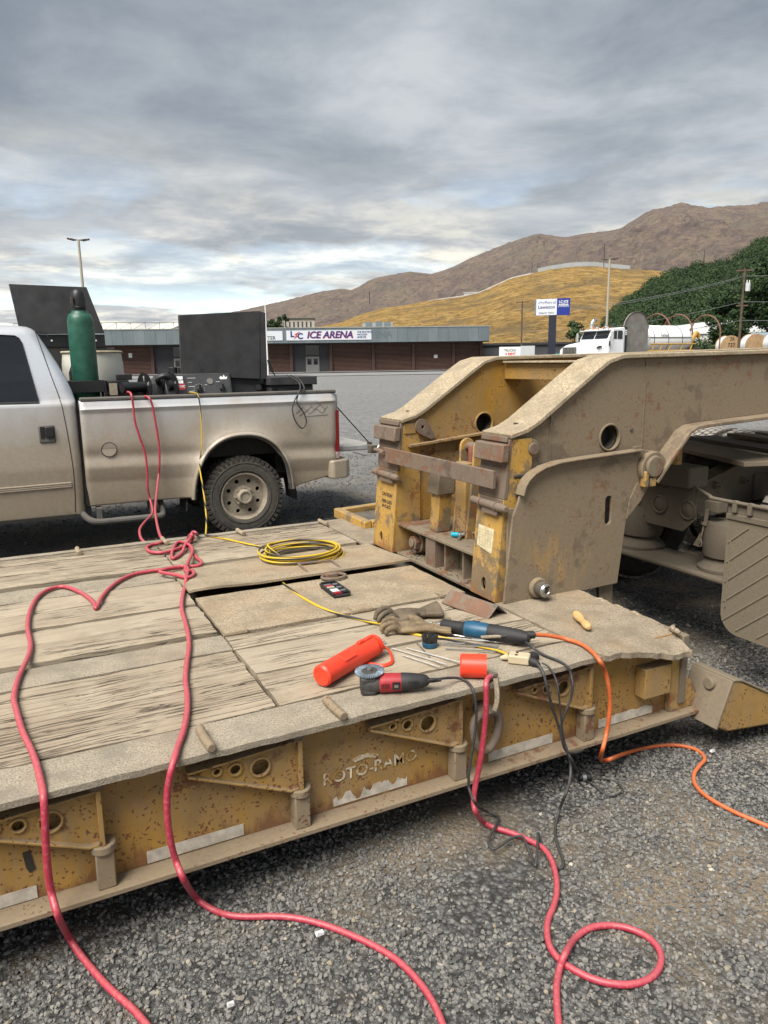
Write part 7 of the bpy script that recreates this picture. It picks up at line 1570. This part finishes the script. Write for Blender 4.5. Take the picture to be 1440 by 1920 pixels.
# beige splitter with plugs
sp2 = thing('power_splitter', 'beige three-way power splitter at the deck edge', 'power splitter', (1.63, 2.11, HD)); m_beige = flat('beige_rubber', (.50, .42, .28), .55, var=.12, dust=.2)
s0 = pt(1.590, 2.140, .020); s1 = pt(1.655, 2.075, .020); sx_ = (s1-s0).normalized(); smx = frame_m(s0, sx_, Vector((0, 0, 1)).cross(sx_))
MB().box(-.005, .075, -.026, .026, -.018, .016, smx).build('splitter_body', m_beige, sp2, bevel=.006, seg=3); MB().tube([smx @ Vector((-.035, 0, -.008)), smx @ Vector((-.005, 0, 0))], [.007, .014], 12).build('splitter_neck', m_beige, sp2)
for y in (-.012, .012): MB().box(.020, .030, y-.006, y+.006, .0155, .0168, smx).build('socket', m_black, sp2)
for i, (a, b, l) in enumerate(((smx @ Vector((.078, -.012, 0)), smx @ Vector((.115, -.030, -.006)), 'black plug on the near side of the beige splitter'), (smx @ Vector((.070, .030, 0)), smx @ Vector((.100, .055, -.006)), 'black plug on the far side of the beige splitter'))):
    pl_ = thing('power_plug', l, 'plug', a); MB().tube([a, a.lerp(b, .4), a.lerp(b, .8), b], [.015, .016, .011, .006], 12).build('plug_body', m_tool, pl_); 
    for k in (.55, .7, .85): c = a.lerp(b, k); MB().tube([c+Vector((.0, .0115*math.cos(t_), .0115*math.sin(t_))) for t_ in np.linspace(0, 2*math.pi, 12, endpoint=False)], .0016, 5, closed=True).build('relief_ring', m_black, pl_)
# wooden brush
wbx = thing('wire_brush', 'wooden handled wire brush lying alone on the apron plate', 'wire brush', (2.09, 2.31, HD)); m_bwood = flat('varnished_brush_wood', (.55, .34, .14), .55, var=.2, scale=18)
w0_, w1_ = pt(2.125, 2.395, .026), pt(2.055, 2.225, .024); MB().tube([w0_.lerp(w1_, k) for k in (0, .04, .15, .35, .55, .62, .8, .95, 1)], [.008, .015, .0185, .019, .014, .0145, .0175, .015, .008], 16, flat=.8).build('handle', m_bwood, wbx)
bq = MB()
for k in range(40): p_ = w0_.lerp(w1_, .10+.42*random.random())+Vector((.014+random.uniform(-.006, .006), random.uniform(-.003, .003), -.006)); bq.tube([p_, p_+Vector((.022, -.004, -.014))], .0016, 4)
o = bq.build('bristles', m_dark, wbx); o['kind'] = 'stuff'
# open bit case
bc = thing('bit_case', 'small black bit case lying open on the hatch plate', 'bit case', (1.34, 3.24, HD+.006)); bmx = frame_m(Vector((1.335, 3.245, HD+.008)), (1, -.02, 0), (.42, 1, 0))
MB().box(-.042, .042, -.095, .095, 0, .010, bmx).build('case_base', m_tool, bc, bevel=.003)
for s in (-1, 1): MB().box(s*.042-.004, s*.042+.004, -.095, .095, .010, .024, bmx).build('case_wall', m_tool, bc, bevel=.002)
MB().box(-.038, .038, .085, .095, .010, .028, bmx).build('case_wall', m_tool, bc)
for k, mm in enumerate((m_redtool, m_white, m_white, m_steel, m_beige, m_redtool, m_steel)): MB().box(-.034, .004, -.082+k*.023, -.066+k*.023, .010, .022, bmx).build('insert', mm, bc, bevel=.001)
for k in range(6): a = bmx @ Vector((.010, -.075+k*.027, .018)); b = bmx @ Vector((.036, -.075+k*.027, .018)); MB().cyl(a, b, .006, 8).build('bit', m_steel if k % 2 else m_black, bc)
# blue air fitting on the gooseneck shelf
bf_ = thing('air_fitting', 'bright blue air fitting lying on the gooseneck shelf', 'fitting', (2.08, 3.27, .752)); MB().tube([(2.06, 3.32, .768), (2.085, 3.285, .770)], .014, 12).build('blue_grip', flat('cyan_plastic', (.01, .35, .50), .3), bf_, bevel=.003)
MB().tube([(2.085, 3.285, .770), (2.105, 3.262, .772)], .010, 10).build('collar', m_steel, bf_); MB().tube([(2.095, 3.275, .772), (2.05, 3.235, .762)], .008, 10).build('stem', m_steel, bf_); MB().tube([(2.10, 3.26, .772), (2.10, 3.25, .795)], .007, 8).build('stub', m_steel, bf_)
# litter on the gravel
for (x, y, s, l) in ((.658, 1.795, .012, 'small white scrap on gravel between two red leads'), (.355, 1.673, .009, 'tiny white scrap near the bottom edge of the gravel'), (2.552, 1.975, .010, 'pale scrap on gravel beside the orange hose bend')):
    q = MB().box(x-s, x+s, y-s*.6, y+s*.6, .022, .030); q.v[4] = (q.v[4][0]+s*.3, q.v[4][1], .036); tag(q.build('litter_scrap', m_white, smooth=0), l, 'litter', 'scraps of litter')
